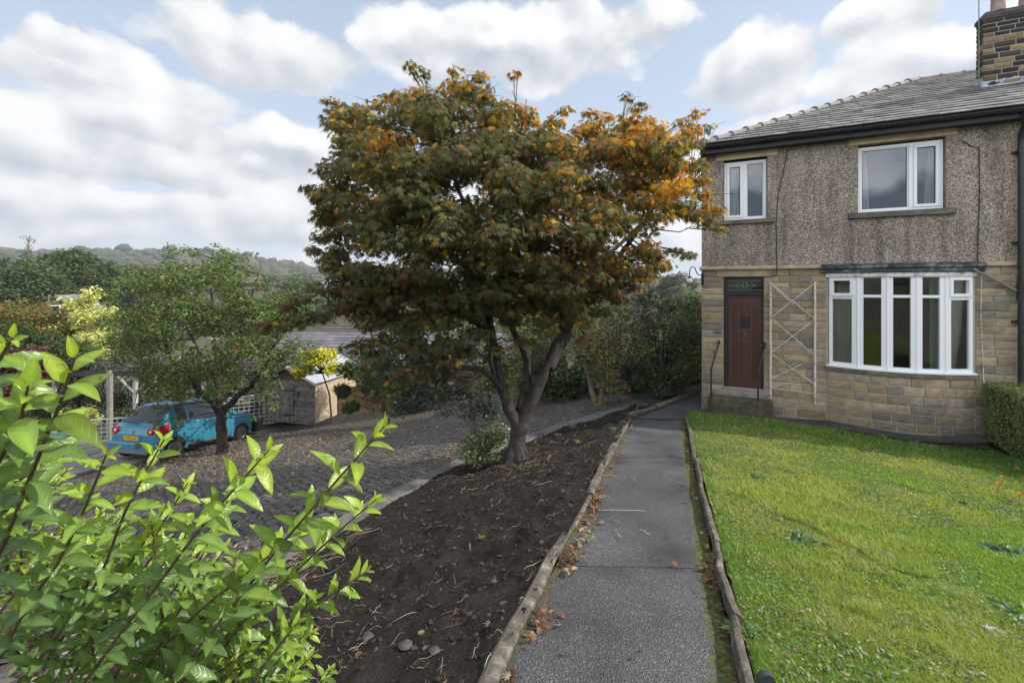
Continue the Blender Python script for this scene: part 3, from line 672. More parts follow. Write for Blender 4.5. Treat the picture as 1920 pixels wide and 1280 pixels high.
# chimney
ch = MB(); CX0, CX1, CY0, CY1 = 5.33, 6.75, 1.98, 2.26; CZ0, CZ1 = hz(5.55), hz(7.32)
ch.box(CX0+.012, CX1, CY0+.012, CY1-.012, CZ0, CZ1-.05); chim = ch.build('chimney', M['mortar'], house)
st = MB()
z = CZ0
while z < CZ1-.06:
    h = random.uniform(.085, .125); h = min(h, CZ1-z); 
    old = SC_; SC_ = [((.035,.03,.03),.5), ((.06,.05,.045),.18), ((.30,.22,.12),.2), ((.16,.12,.08),.12)]
    course(CX0, CX1, z, z+h, lambda s, o, zz_: (s, CY0+.012-o, zz_), .16, .34)
    course(CY0, CY1, z, z+h, lambda s, o, zz_: (CX0+.012-o, CY0+CY1-s, zz_), .16, .3); SC_ = old; z += h
st.build('chimney_stones', M['stone'], chim)
st = MB()
m = MB(); m.add([(CX0+.07,CY0+.06,CZ1+.12),(CX1-.06,CY0+.06,CZ1+.12),(CX1-.06,CY1-.06,CZ1+.12),(CX0+.07,CY1-.06,CZ1+.12),(CX0-.02,CY0-.02,CZ1-.06),(CX1+.02,CY0-.02,CZ1-.06),(CX1+.02,CY1+.02,CZ1-.06),(CX0-.02,CY1+.02,CZ1-.06),(CX0-.02,CY0-.02,CZ1+.02),(CX1+.02,CY0-.02,CZ1+.02),(CX1+.02,CY1+.02,CZ1+.02),(CX0-.02,CY1+.02,CZ1+.02)],
   [(0,1,2,3),(4,5,9,8),(5,6,10,9),(6,7,11,10),(7,4,8,11),(8,9,1,0),(9,10,2,1),(10,11,3,2),(11,8,0,3)])
m.build('chimney_cap', pmat('sooty_cap', (.07,.06,.06), .9, var=.4, bump=.5), chim)
for cxp in (5.62, 6.05, 6.45):
    m = MB(); m.lathe([(.12,0),(.13,.02),(.115,.05),(.105,.3),(.125,.33),(.12,.36),(.09,.36),(.085,.1)], (cxp, (CY0+CY1)/2, CZ1+.1), 16); m.build('chimney_pot', pmat('pot_clay', (.36,.25,.23), .8, var=.3), chim, smooth=True)
# flashing
def roofz(y): return EZ+(y-EY)*math.tan(PIT)
m = MB(); m.add([(CX0-.03,CY0-.006,roofz(CY0)+.02),(CX1,CY0-.006,roofz(CY0)+.02),(CX1,CY0-.006,roofz(CY0)+.17)]+[(CX1-(CX1-CX0+.03)*k/20,CY0-.006,roofz(CY0)+.15+random.uniform(-.015,.02)) for k in range(1,21)], [tuple(range(23))])
m.add([(CX0-.03,CY0-.006,roofz(CY0)+.17),(CX1,CY0-.006,roofz(CY0)+.04),(CX1,CY0-.14,roofz(CY0-.14)+.045),(CX0-.05,CY0-.14,roofz(CY0-.14)+.045),(CX0-.05,CY0-.006,roofz(CY0)+.045)], [(4,1,2,3)])
m.add([(CX0-.012,CY0-.03,roofz(CY0)+.03),(CX0-.012,CY1+.05,roofz(CY1)+.03),(CX0-.012,CY1+.05,roofz(CY1)+.2),(CX0-.012,CY0-.03,roofz(CY0)+.2)], [(0,3,2,1)])
m.build('chimney_flashing', M['lead_flashing'], chim)
m = MB(); m.tube([(CX0-.05,CY0+.02,CZ0+.35),(CX0-.05,CY0+.02,CZ1+1.3)], .009, 6); m.build('aerial_pole', M['ridge_tile'], house)
# cables on the render, wall plaque
m = MB()
m.tube([(1.62,-.045,hz(4.5)),(1.60,-.045,hz(4.36)),(1.53,-.045,hz(3.95)),(1.44,-.045,hz(3.55)),(1.42,-.045,hz(3.0)),(1.43,-.045,CRS+.04),(1.43,-.085,CRS-.01),(1.425,-.04,hz(1.95)),(1.38,-.04,hz(1.91)),(1.2,-.04,hz(1.90))], .0075, 5); m.build('cable', M['black_iron'], house); m = MB()
m.tube([(4.30,-.045,hz(4.30)),(4.42,-.045,hz(4.19)),(4.52,-.045,hz(4.16)),(4.53,-.045,hz(3.4)),(4.51,-.045,hz(2.6)),(4.50,-.045,CRS+.05)], .0075, 5)
m.build('cable', M['black_iron'], house)
m = MB(); m.tube([(4.56,-.03,hz(1.9)),(4.55,-.03,hz(1.2)),(4.575,-.03,hz(.5)),(4.59,-.03,hz(.0))], .007, 5); m.build('pale_cable', M['trellis'], house)
m = MB(); m.box(.24, .39, -.035, -.02, hz(.69), hz(.735)); m.build('wall_plaque', pmat('plaque', (.09,.095,.11), .4), house, bevel=.004)

# wall lamp -------------------------------------------------------------
wl = thing('wall_lamp', 'black swan-neck lamp with white globe glass on the corner of the house', 'lamp', house_to_world(0.02, -.03, 1.86), HANG)
m = MB(); m.obox((0,-.03,0), (1,0,0), (0,1,0), (0,0,1), .03, .018, .13); m.lathe([(.0,-.06),(.02,-.05),(.02,0)], (0,-.02,-.1), 10, 'y'); m.build('bracket', M['black_iron'], wl, bevel=.006)
m = MB(); m.tube([(-.02,-.05,.08),(-.08,-.06,.09),(-.12,-.07,.15),(-.15,-.08,.24),(-.20,-.09,.275),(-.245,-.1,.24),(-.26,-.1,.16),(-.26,-.1,.06)], .011, 8); m.build('swan_neck', M['black_iron'], wl, smooth=True)
m = MB(); m.lathe([(.012,.07),(.035,.06),(.045,.035),(.046,.02)], (-.26,-.1,0), 14); m.build('gallery', M['black_iron'], wl, smooth=True)
m = MB(); m.lathe([(.044,.02),(.062,-.01),(.068,-.04),(.058,-.075),(.035,-.095),(.0,-.1)], (-.26,-.1,0), 18); m.build('globe', M['lamp_white'], wl, smooth=True)

# handrails ------------------------------------------------------------
def rail(label, x):
    p = house_to_world(x, -.40, -1.0); t = thing('handrail', label, 'handrail', p, HANG, 'handrails at the front door')
    m = MB(); m.tube([(0,0,-.05),(0,0,.93),(.01,.02,1.0),(.10,.20,1.33),(.14,.29,1.47),(.145,.34,1.50)], .019, 10); m.build('rail', M['black_iron'], t, smooth=True)
    m = MB(); m.lathe([(.045,0),(.045,.015),(.02,.03)], (0,0,.0), 12); m.build('foot', M['black_iron'], t)
    m = MB(); m.obox((.145,.36,1.50), (1,0,0), (0,1,0), (0,0,1), .022, .02, .04); m.build('wall_plate', M['black_iron'], t)
rail('black iron handrail on the lamp side of the front steps', .2); rail('black iron handrail on the trellis side of the front steps', 1.07)

# trellis --------------------------------------------------------------
tr = thing('trellis', 'flaking white metal trellis with crossed bars fixed between door and bow window', 'trellis', house_to_world(1.70, -.03, -.62), HANG)
H0 = -1.05; tz = lambda z: z+.62
for x in (-.385, .385):
    m = MB(); m.tube([(x,-.03,tz(-.63)),(x,-.03,tz(1.79))], .022, 8); m.build('post', M['trellis'], tr, smooth=True)
for (z1, z2) in ((1.77, 1.05), (1.05, .33), (.33, -.36)):
    for q in (1, -1):
        m = MB(); a = (-.385*q, -.058 if q > 0 else -.048, tz(z1)); b = (.385*q, -.058 if q > 0 else -.048, tz(z2))
        if q < 0 and z1 < .5: b = tuple(np.array(a)+(np.array(b)-np.array(a))*.3) ; a = (.16,-.048,tz(.14)); b = (-.385,-.048,tz(-.2))
        if q > 0 and z1 < .5: b = (.385,-.058,tz(-.25))
        m.bar(a, b, .014, .008, (0,1,0)); m.build('cross_bar', M['trellis'], tr)
for a, b, w in (((-.385,-.066,tz(1.76)), (.02,-.066,tz(1.33)), .012), ((-.385,-.066,tz(-.38)), (.385,-.066,tz(-.42)), .012), ((-.385,-.055,tz(-.37)), (-.0,-.055,tz(-.24)), .01)):
    m = MB(); m.bar(a, b, w, .008, (0,1,0)); m.build('broken_bar', M['trellis'], tr)
# ------------------------------------------------------------------ ground model
def drive_z(X, Y):
    X = np.asarray(X, float); Y = np.asarray(Y, float)
    Xe = np.where(X < -9, -9+.25*(X+9), np.minimum(X, 6)); Yf = np.where(Y > 17, 17+.25*(Y-17), Y)
    return -.08+.147*Xe-.1385*Yf
def path_z(X, Y):
    u = .325*np.asarray(X, float)+.9457*np.asarray(Y, float); return np.where(u < 9.9, -.124*(u-2.0), -.98-.03*(u-9.9))
def PL(Y): return -.717+.344*np.asarray(Y, float)
def PR(Y): return PL(Y)+1.0
KP = np.array([(-6.0,-2.0),(-4.1,.5),(-2.5,4.03),(-1.615,6.26),(-.89,7.6),(1.5,9.86),(2.85,10.57)])
def KX(Y): return np.interp(Y, KP[:,1], KP[:,0])
def bed_z(X, Y, rough=True):
    X = np.asarray(X, float); Y = np.asarray(Y, float); k = KX(Y)+.16; p = PL(Y)-.04; f = np.clip((X-k)/np.maximum(p-k, .05), 0, 1)
    z = drive_z(k, Y)*(1-f)+(path_z(p, Y)+.03)*f
    if rough: z = z+vnoise(X, Y, 3, 5, 2.2, .6)*.10*np.minimum(1, 6*f*(1-f)+.25)+np.abs(vnoise(X, Y, 4, 3, 16, .6))*.035
    return z
def lawn_z(X, Y):
    X = np.asarray(X, float); Y = np.asarray(Y, float); v = .9457*(X-PR(Y))
    return path_z(PR(Y), Y)+.05+vnoise(X, Y, 8, 3, 1.1)*.035+(path_z(X, Y)-path_z(PR(Y), Y))-.04*np.maximum(v-1, 0)
def far_z(X, Y):
    X = np.asarray(X, float); Y = np.asarray(Y, float); r = np.hypot(X, Y); az = np.arctan2(X, Y)
    valley = -7-6*np.clip((r-30)/150, 0, 1)
    # the far hillside: ridge height over the viewer as seen in each direction
    azd = np.degrees(az)
    ridge = np.interp(azd, [-180,-70,-48,-46,-43,-40,-37,-34,-32,-30,-27,-24,-15,0,10,22,40,90,180], np.array([36,40,47,48,51,54,57,60,61,54,44,34,30,27,24,9,18,26,36]))
    hill = np.clip((r-260)/640, 0, 1)**1.25*(ridge*1.0+13)-13
    return np.where(r > 260, valley*0+np.maximum(hill, -13), valley)
def ground_z(X, Y):
    near = drive_z(X, Y)
    k = KX(Y); right = np.where(X < PR(Y), bed_z(np.minimum(X, PL(Y)), Y, False)*0+np.minimum(path_z(X, Y), drive_z(np.minimum(X, k), Y)+np.clip((X-k)/3, 0, 1)*.4), path_z(X, Y)-.2)
    z = np.where((X > k) & (Y < 11), right, near)-.14
    # to the right of and behind the house the plot stays level with the path
    z = np.where((X > 4) & (Y >= 9), np.maximum(z, -1.35), z)
    r = np.hypot(X, Y); w = np.clip((r-24)/30, 0, 1); w = w*w*(3-2*w)
    return z*(1-w)+far_z(X, Y)*w
# ground sheet (polar grid out to the horizon)
rr = np.concatenate([np.linspace(.0, 24, 60), np.geomspace(24.8, 2600, 90)]); aa = np.radians(np.linspace(-180, 180, 241))
RR, AA = np.meshgrid(rr, aa, indexing='ij'); GX = RR*np.sin(AA); GY = RR*np.cos(AA); GZ = ground_z(GX, GY)
ni, nj = RR.shape; idx = np.arange(ni*nj).reshape(ni, nj)
fc = np.stack([idx[:-1,:-1], idx[1:,:-1], idx[1:,1:], idx[:-1,1:]], -1).reshape(-1, 4)
M['earth'] = pmat('earth', (.05,.06,.03), .95, var_cols=[(.04,.05,.02),(.07,.075,.035),(.10,.09,.05)], vscale=.15)
tag(mesh_np('ground', np.stack([GX, GY, GZ], -1).reshape(-1, 3), fc, M['earth'], smooth=True), kind='structure')

# ------------------------------------------------------------------ soil bed
ys = np.linspace(.3, 10.5, 420); fs_ = np.linspace(0, 1, 130)
YY, FF = np.meshgrid(ys, fs_, indexing='ij'); kx = KX(YY)+.10; px_ = PL(YY)-.03; XX = kx*(1-FF)+px_*FF
ZZ = bed_z(XX, YY)
ni, nj = XX.shape; idx = np.arange(ni*nj).reshape(ni, nj); fc = np.stack([idx[:-1,:-1], idx[:-1,1:], idx[1:,1:], idx[1:,:-1]], -1).reshape(-1, 4)
def m_soil():
    m = pmat('soil', (.02,.017,.014), .95, spec=.25, var_cols=[(.010,.008,.007),(.022,.018,.015),(.042,.034,.027)], vscale=5, bump=1, bscale=45, bdet=8, bdist=.04); return m
M['soil'] = m_soil()
tag(mesh_np('soil_bed', np.stack([XX, YY, ZZ], -1).reshape(-1, 3), fc, M['soil'], smooth=True), kind='structure')
# clods and small stones lying on the soil
def clods(n, seed, smin, smax, cols, name, mat, region):
    r = np.random.default_rng(seed); V = []; Fc = []; Cc = []; b = 0
    base = np.array([(1,0,0),(-1,0,0),(0,1,0),(0,-1,0),(0,0,1),(0,0,-1)], float); tri = np.array([(0,2,4),(2,1,4),(1,3,4),(3,0,4),(2,0,5),(1,2,5),(3,1,5),(0,3,5)])
    y = region(r, n); X, Y, Z = y
    for i in range(len(X)):
        s = smin*(smax/smin)**(r.random()**2.2); v = base*s*r.uniform(.6, 1.2, (6, 1))*np.array((1, 1, .7)); a = r.random()*6.28
        v = v@np.array([(math.cos(a), math.sin(a), 0), (-math.sin(a), math.cos(a), 0), (0, 0, 1)]); V.append(v+np.array((X[i], Y[i], Z[i]+s*.2))); Fc.append(tri+b); b += 6
        c = cols[r.integers(len(cols))]; Cc.append(np.tile((*c, 1), (6, 1)))
    return mesh_np(name, np.concatenate(V), np.concatenate(Fc), mat, col=np.concatenate(Cc))
def bed_region(r, n):
    Y = 1.2+9.0*r.random(n)**1.7; f = r.random(n); X = (KX(Y)+.15)*(1-f)+(PL(Y)-.08)*f; return X, Y, bed_z(X, Y)
tag(clods(12000, 5, .003, .022, [(.014,.012,.010),(.02,.017,.014),(.03,.025,.02),(.05,.043,.036)], 'soil_clods', pmat('clod', rough=.95, attr=True, bump=.6, bscale=60), bed_region), kind='stuff')

# ------------------------------------------------------------------ path
def m_path():
    m = pmat('tarmac', rough=.5); nt = m.node_tree; b = nt.nodes['Principled BSDF']; tc = nd(nt, 'ShaderNodeTexCoord')
    v = nd(nt, 'ShaderNodeTexVoronoi'); v.inputs['Scale'].default_value = 150; lk(nt, tc.outputs['Object'], v.inputs['Vector'])
    sp = nd(nt, 'ShaderNodeSeparateColor'); lk(nt, v.outputs['Color'], sp.inputs[0])
    c = ramp(nt, sp.outputs[0], [(0, (.045,.046,.049)), (.6, (.068,.071,.076)), (.9, (.10,.102,.104)), (1, (.19,.19,.185))])
    n = nd(nt, 'ShaderNodeTexNoise'); n.inputs['Scale'].default_value = 1.6; n.inputs['Detail'].default_value = 7; lk(nt, tc.outputs['Object'], n.inputs['Vector'])
    c = mixc(nt, 1, c, ramp(nt, n.outputs['Fac'], [(.32, (.52,.52,.52)), (.5, (.98,.98,.98)), (.68, (1.3,1.3,1.28))]), 'MULTIPLY')
    a = nd(nt, 'ShaderNodeAttribute', attribute_name='Col'); n2 = nd(nt, 'ShaderNodeTexNoise'); n2.inputs['Scale'].default_value = 7; n2.inputs['Detail'].default_value = 8; n2.inputs['Roughness'].default_value = .7; lk(nt, tc.outputs['Object'], n2.inputs['Vector'])
    sa = nd(nt, 'ShaderNodeSeparateColor'); lk(nt, a.outputs['Color'], sa.inputs[0])
    mo = math_(nt, 'ADD', sa.outputs[0], math_(nt, 'MULTIPLY', math_(nt, 'SUBTRACT', n2.outputs['Fac'], .5), 1.5))
    mf = nd(nt, 'ShaderNodeMapRange'); lk(nt, mo, mf.inputs[0]); mf.inputs[1].default_value = .42; mf.inputs[2].default_value = .8
    n3 = nd(nt, 'ShaderNodeTexNoise'); n3.inputs['Scale'].default_value = 40; lk(nt, tc.outputs['Object'], n3.inputs['Vector'])
    moss = ramp(nt, n3.outputs['Fac'], [(.3, (.035,.030,.016)), (.55, (.09,.095,.02)), (.75, (.18,.19,.025))])
    lk(nt, mixc(nt, mf.outputs[0], c, moss), b.inputs['Base Color'])
    rg = math_(nt, 'ADD', math_(nt, 'MULTIPLY', mf.outputs[0], .4), math_(nt, 'ADD', math_(nt, 'MULTIPLY', n.outputs['Fac'], .5), .28), clamp=True); lk(nt, rg, b.inputs['Roughness'])
    bp = nd(nt, 'ShaderNodeBump'); bp.inputs['Strength'].default_value = .8; bp.inputs['Distance'].default_value = .008; lk(nt, v.outputs['Distance'], bp.inputs['Height']); lk(nt, bp.outputs[0], b.inputs['Normal'])
    return m
M['tarmac'] = m_path()
V = []; Fc = []; Cc = []; b = 0
slabs = [.2, 2.985, 5.70, 9.0]
for ya, yb in zip(slabs[:-1], slabs[1:]):
    yy = np.linspace(ya+.003, yb-.003, int((yb-ya)*14)); ff = np.linspace(0, 1, 16); Yg, Fg = np.meshgrid(yy, ff, indexing='ij'); Xg = PL(Yg)-.02+Fg*1.04
    dip = -.006*(np.exp(-((Yg-ya)/.05)**2)+np.exp(-((Yg-yb)/.05)**2))
    Zg = path_z(Xg, Yg)*.5+path_z(PL(Yg)+.5, Yg)*.5+.02*Fg*0+vnoise(Xg, Yg, 21, 3, 1.5)*.018+dip
    e = np.maximum(np.exp(-((Fg-1)/.13)**2)*1.1, np.exp(-(Fg/.07)**2)*.75); V.append(np.stack([Xg, Yg, Zg], -1).reshape(-1, 3)); Cc.append(np.stack([e, e, e, np.ones_like(e)], -1).reshape(-1, 4))
    ni, nj = Xg.shape; idx = np.arange(ni*nj).reshape(ni, nj)+b; Fc.append(np.stack([idx[:-1,:-1], idx[:-1,1:], idx[1:,1:], idx[1:,:-1]], -1).reshape(-1, 4)); b += ni*nj
# bend towards the side of the house
le = np.array([(2.38,9.0),(2.75,9.45),(3.2,9.95),(3.9,10.7),(4.77,11.55),(5.6,13.0),(6.6,15.2)]); re = np.array([(3.42,9.0),(3.75,9.32),(4.12,9.62),(4.25,10.2),(5.2,12.2),(6.0,13.8),(7.2,16.3)])
tt = np.linspace(0, 6, 60); lx = np.stack([np.interp(tt, range(7), le[:,k]) for k in (0, 1)], -1); rx = np.stack([np.interp(tt, range(7), re[:,k]) for k in (0, 1)], -1); ff = np.linspace(0, 1, 12)
XYg = lx[:,None]*(1-ff)[None,:,None]+rx[:,None]*ff[None,:,None]; Xg, Yg = XYg[...,0], XYg[...,1]; Zg = path_z(Xg, Yg)*.6+path_z(lx[:,0], lx[:,1])[:,None]*.4+.0
e = np.tile(np.maximum(np.exp(-((ff-1)/.06)**2)*.5, np.exp(-(ff/.05)**2)*.6), (60, 1)); V.append(np.stack([Xg, Yg, Zg], -1).reshape(-1, 3)); Cc.append(np.stack([e, e, e, np.ones_like(e)], -1).reshape(-1, 4))
ni, nj = Xg.shape; idx = np.arange(ni*nj).reshape(ni, nj)+b; Fc.append(np.stack([idx[:-1,:-1], idx[:-1,1:], idx[1:,1:], idx[1:,:-1]], -1).reshape(-1, 4))
tag(mesh_np('path', np.concatenate(V), np.concatenate(Fc), M['tarmac'], smooth=True, col=np.concatenate(Cc)), kind='structure')
m = MB(); yy = np.linspace(.2, 9.2, 40)
for a, c in zip(yy[:-1], yy[1:]): m.add([(PL(a)-.05, a, path_z(PL(a)+.5, a)-.05), (PR(a)+.07, a, path_z(PL(a)+.5, a)-.05), (PR(c)+.07, c, path_z(PL(c)+.5, c)-.05), (PL(c)-.05, c, path_z(PL(c)+.5, c)-.05)], [(0,1,2,3)])
tag(m.build('path_bedding', M['soil']), kind='structure')
# dark tarmac strip along the foot of the house
m = MB(); NSs = 60; ss = np.linspace(-.3, 5.6, NSs); b = 0
for s in ss:
    for t in (.02, -.1, -.25, -.42):
        tt_ = t+(float(bay_y(s))*1.0 if t < 0 else 0)*.92; X, Y, _ = house_to_world(s, tt_); zz_ = -1.01+.014*s+.03*(t > -.05)-.0*t+.015*math.sin(s*3); m.v.append((X, Y, zz_)); m.c.append((.35,.35,.35,1) if t < -.3 else (.1,.1,.1,1))
for i in range(NSs-1):
    for k in range(3): m.f.append((i*4+k, i*4+k+1, (i+1)*4+k+1, (i+1)*4+k))
tag(m.build('house_apron', M['tarmac'], smooth=True), kind='structure')

# ------------------------------------------------------------------ log and kerb edgings
M['old_wood'] = pmat('old_wood', (.17,.14,.11), .9, var_cols=[(.035,.030,.025),(.10,.085,.068),(.27,.25,.22)], vscale=11, bump=1, bscale=30, bdist=.02)
def log(label, A, B, r0, r1, sag=0, group='log edging beside the path', flat=.8, mat='old_wood', name='edging_log', wob=.012):
    A = np.array(A, float); B = np.array(B, float); n = 22; L = np.linalg.norm(B-A); d = (B-A)/L; u = np.cross(d, (0,0,1)); u /= np.linalg.norm(u); w = np.cross(u, d); mbd = MB(); kk = 12
    ph = random.random()*6
    for i in range(n+1):
        t = i/n; p = A+(B-A)*t+u*wob*(math.sin(t*5+ph)+.4*math.sin(t*17+ph))+np.array((0,0,sag*4*t*(1-t))); rad = (r0+(r1-r0)*t)*(1+.04*math.sin(t*23+ph)+random.uniform(-.05,.05))
        for k in range(kk):
            a = 2*math.pi*k/kk; q = rad*(1+.09*math.sin(3*a+ph+t*2)+random.uniform(-.04,.04)); ca, sa_ = math.cos(a), math.sin(a); q /= (abs(ca)**3.5+abs(sa_)**3.5)**(1/3.5)*1.05; mbd.v.append(tuple(p+u*q*ca+w*q*sa_*flat)); mbd.c.append((1,1,1,1))
    for i in range(n):
        for k in range(kk): k2 = (k+1) % kk; mbd.f.append((i*kk+k, i*kk+k2, (i+1)*kk+k2, (i+1)*kk+k))
    mbd.f.append(tuple(range(kk))[::-1]); mbd.f.append(tuple(n*kk+k for k in range(kk)))
    c = (A+B)/2; mbd.v = [tuple(np.array(v)-c) for v in mbd.v]
    o = mbd.build(name, M[mat], smooth=True, loc=tuple(c)); return tag(o, label, 'log edging', group)
def edge_pt(Y, side, dz=.02):
    X = (PL(Y)-.05) if side < 0 else (PR(Y)+.055); return (float(X), Y, float(path_z(PL(Y)+.5, Y))+dz)
left = [(.4, 3.02, .040, .038, 'thick weathered log along the soil side of the path, the one nearest the viewer'), (3.0, 4.35, .034, .036, 'broken pale log along the soil side of the path beside the leaf pile'), (4.33, 6.1, .039, .037, 'grey log along the soil side of the path level with the middle path joint'), (6.05, 8.9, .039, .036, 'lichened log along the soil side of the path right of the maple trunk')]
for ya, yb, ra, rb, lab in left: log(lab, edge_pt(ya, -1, .03), edge_pt(yb, -1, .035 if yb < 4 or yb > 4.4 else .01), ra, rb)
right = [(.4, 2.35, 'mossy dark log between path and lawn, the one nearest the viewer'), (2.33, 3.25, 'short split log between path and lawn beside the first path joint'), (3.22, 5.6, 'long brown log between path and lawn, middle of the run'), (5.55, 9.05, 'thin brown log between path and lawn ending by the house apron')]
for ya, yb, lab in right: log(lab, edge_pt(ya, 1, .03), edge_pt(yb, 1, .025), .029, .027, flat=1.5)
def lp(i, dz=.05): return (le[i][0]-.06, le[i][1]+.05, float(path_z(*le[i]))+dz)
log('bleached edging log where the path bends under the dark shrub', lp(0), lp(2), .045, .04); log('low edging log under the tall dark shrub leading to the house side', lp(2, .06), lp(4, .08), .05, .045)

# ------------------------------------------------------------------ driveway of setts
def in_drive(X, Y):
    ok = (X < KX(np.minimum(Y, 10.57))-.12) | (Y > 10.6)
    ok &= (X < 3.2) & (Y < 19.5) & ((X > -7.0) | (Y < 16.4)); ok &= X > -10.3-.0*Y+np.clip((Y-13)*.32, 0, 3)-np.clip((13-Y)*.22, 0, 2)
    return ok
V = []; Cc = []; r = np.random.default_rng(11); rows = np.arange(2.6, 19.4, .104); top = []
for iy, y in enumerate(rows):
    xs = np.arange(-11.4+(iy % 2)*.08, 3.3, .165); xs = xs+r.uniform(-.012, .012, len(xs)); yw = y+.035*np.sin(xs*1.7+iy*.15)+.02*np.sin(xs*5.1); ok = in_drive(xs, yw); top.append(np.stack([xs[ok], yw[ok]], -1))
top = np.concatenate(top); n = len(top)
gx = np.array([-.075,-.048,0,.048,.075]); gy = np.array([-.045,-.024,.024,.045]); prof = np.array([[0,.008,.010,.008,0],[.010,.027,.031,.027,.010],[.010,.027,.031,.027,.010],[0,.008,.010,.008,0]])-.012
lx_, ly_ = np.meshgrid(gx, gy); ang = r.uniform(-.05, .05, n); sc = r.uniform(.9, 1.03, (n, 1))
Xl = lx_.ravel()[None]*sc; Yl = ly_.ravel()[None]*sc*r.uniform(.88,1.06,(n,1)); PX_ = top[:,:1]+Xl*np.cos(ang)[:,None]-Yl*np.sin(ang)[:,None]; PY_ = top[:,1:]+Xl*np.sin(ang)[:,None]+Yl*np.cos(ang)[:,None]
tl = r.uniform(-.05, .05, (n, 2)); und = vnoise(top[:,0], top[:,1], 31, 3, .8)*.05
PZ_ = drive_z(PX_, PY_)+prof.ravel()[None]*r.uniform(.8,1.25,(n,1))+r.uniform(-.005,.006,(n,1))+Xl*tl[:,:1]+Yl*tl[:,1:]+und[:,None]
k = 20; base = np.array([(j*5+i, j*5+i+1, (j+1)*5+i+1, (j+1)*5+i) for j in range(3) for i in range(4)]); fc = (base[None]+(np.arange(n)*k)[:,None,None]).reshape(-1, 4)
g = r.uniform(.6, 1.35, n); tone = np.stack([.074*g, .068*g, .061*g, np.ones(n)], -1); warm = r.random(n) < .25; tone[warm, 0] *= 1.15; tone[warm, 2] *= .85
M['sett'] = pmat('sett', rough=.42, attr=True, var_cols=[(.65,.65,.65),(1,1,1),(1.3,1.3,1.3)], vscale=14, bump=.5, bscale=50)
sett = mesh_np('driveway', np.stack([PX_, PY_, PZ_], -1).reshape(-1, 3), fc, M['sett'], smooth=True, col=np.repeat(tone, k, 0)); tag(sett, kind='structure')
xg, yg = np.meshgrid(np.linspace(-14, 3.6, 90), np.linspace(-1, 22, 120), indexing='ij'); zg = drive_z(xg, yg)+vnoise(xg, yg, 31, 3, .8)*.05-.016
zg = np.where((xg > KX(np.minimum(yg, 10.57))-.05) & (yg < 10.65), zg-.5, zg)
ni, nj = xg.shape; idx = np.arange(ni*nj).reshape(ni, nj); fc = np.stack([idx[:-1,:-1], idx[1:,:-1], idx[1:,1:], idx[:-1,1:]], -1).reshape(-1, 4)
tag(mesh_np('driveway_bedding', np.stack([xg, yg, zg], -1).reshape(-1, 3), fc, pmat('grit', (.025,.023,.02), .9, var_cols=[(.02,.019,.017),(.036,.034,.03),(.04,.045,.022)], vscale=3, bump=.6, bscale=50), smooth=True), kind='structure')
# concrete edging stones between driveway and bed
mbk = MB(); M['edging'] = pmat('edging_concrete', (.12,.115,.105), .85, var_cols=[(.06,.06,.052),(.13,.125,.115),(.19,.18,.165)], vscale=3, bump=.4, bscale=50)
seg = np.hypot(*np.diff(KP, axis=0).T); cum = np.concatenate([[0], np.cumsum(seg)]); pos = np.arange(0, cum[-1], .92)
def kp(s): return np.array((np.interp(s, cum, KP[:,0]), np.interp(s, cum, KP[:,1])))
for s in pos:
    a, c = kp(s+.008), kp(min(s+.912, cum[-1])); d = (c-a)/np.linalg.norm(c-a); nrm = np.array((d[1], -d[0])); w = .14; dzj = random.uniform(-.01, .012); vs = []
    for dz in (-.12, .045+dzj):
        for p, q in ((a, -w), (c, -w), (c, w), (a, w)): xy = p+nrm*q; vs.append((xy[0], xy[1], float(drive_z(*p))+dz))
    mbk.add(vs, [(0,3,2,1),(4,5,6,7),(0,1,5,4),(1,2,6,5),(2,3,7,6),(3,0,4,7)])
tag(mbk.build('driveway_kerb', M['edging'], bevel=.012), kind='structure')
# pale flagged yard on the far left
mf = MB(); rs = random.Random(4); tt_ = .6
for i in range(14):
    for j in range(9):
        if rs.random() < .04: continue
        x = -18.5+i*.62; y = 10.2+j*.72; x0, x1 = x+.012, x+.608; y0, y1 = y+.012, y+.708
        if in_drive(np.array(x1), np.array(y0)) : continue
        k = rs.uniform(.75,1.2); mf.cur = (.24*k,.225*k,.20*k,1); o = rs.uniform(-.008,.012); mf.add([(a, b_, float(drive_z(a, b_))+.015+o) for a, b_ in ((x0,y0),(x1,y0),(x1,y1),(x0,y1))]+[(a, b_, float(drive_z(a, b_))-.05) for a, b_ in ((x0,y0),(x1,y0),(x1,y1),(x0,y1))], [(0,1,2,3),(0,4,5,1),(1,5,6,2),(2,6,7,3),(3,7,4,0)])
tag(mf.build('yard_paving', pmat('flagstone', rough=.85, attr=True, var_cols=[(.65,.65,.62),(1,1,1),(1.2,1.2,1.2)], vscale=3, bump=.4, bscale=40)), kind='structure')

# ------------------------------------------------------------------ lawn
def in_lawn(X, Y):
    s, t = world_to_house(X, Y); b = bay_y(s)
    return (X > PR(Y)+.10) & (t < -.44+b*.92) & (s < 9)
xg, yg = np.meshgrid(np.linspace(0, 12, 150), np.linspace(-1, 11, 150), indexing='ij'); Xm = PR(yg)+.09+xg*.9; Ym = yg
fa = np.stack([(lambda i: i)(np.arange(150*150).reshape(150,150)[:-1,:-1]), np.arange(150*150).reshape(150,150)[1:,:-1], np.arange(150*150).reshape(150,150)[1:,1:], np.arange(150*150).reshape(150,150)[:-1,1:]], -1).reshape(-1, 4)
sm, tm = world_to_house(Xm, Ym); keep = (tm < -.38+bay_y(sm)*.92).ravel(); fa = fa[keep[fa].all(1)]
M['turf'] = pmat('turf', (.05,.06,.02), .95, var_cols=[(.035,.04,.012),(.075,.085,.02),(.12,.10,.035)], vscale=2.2, bump=1, bscale=60)
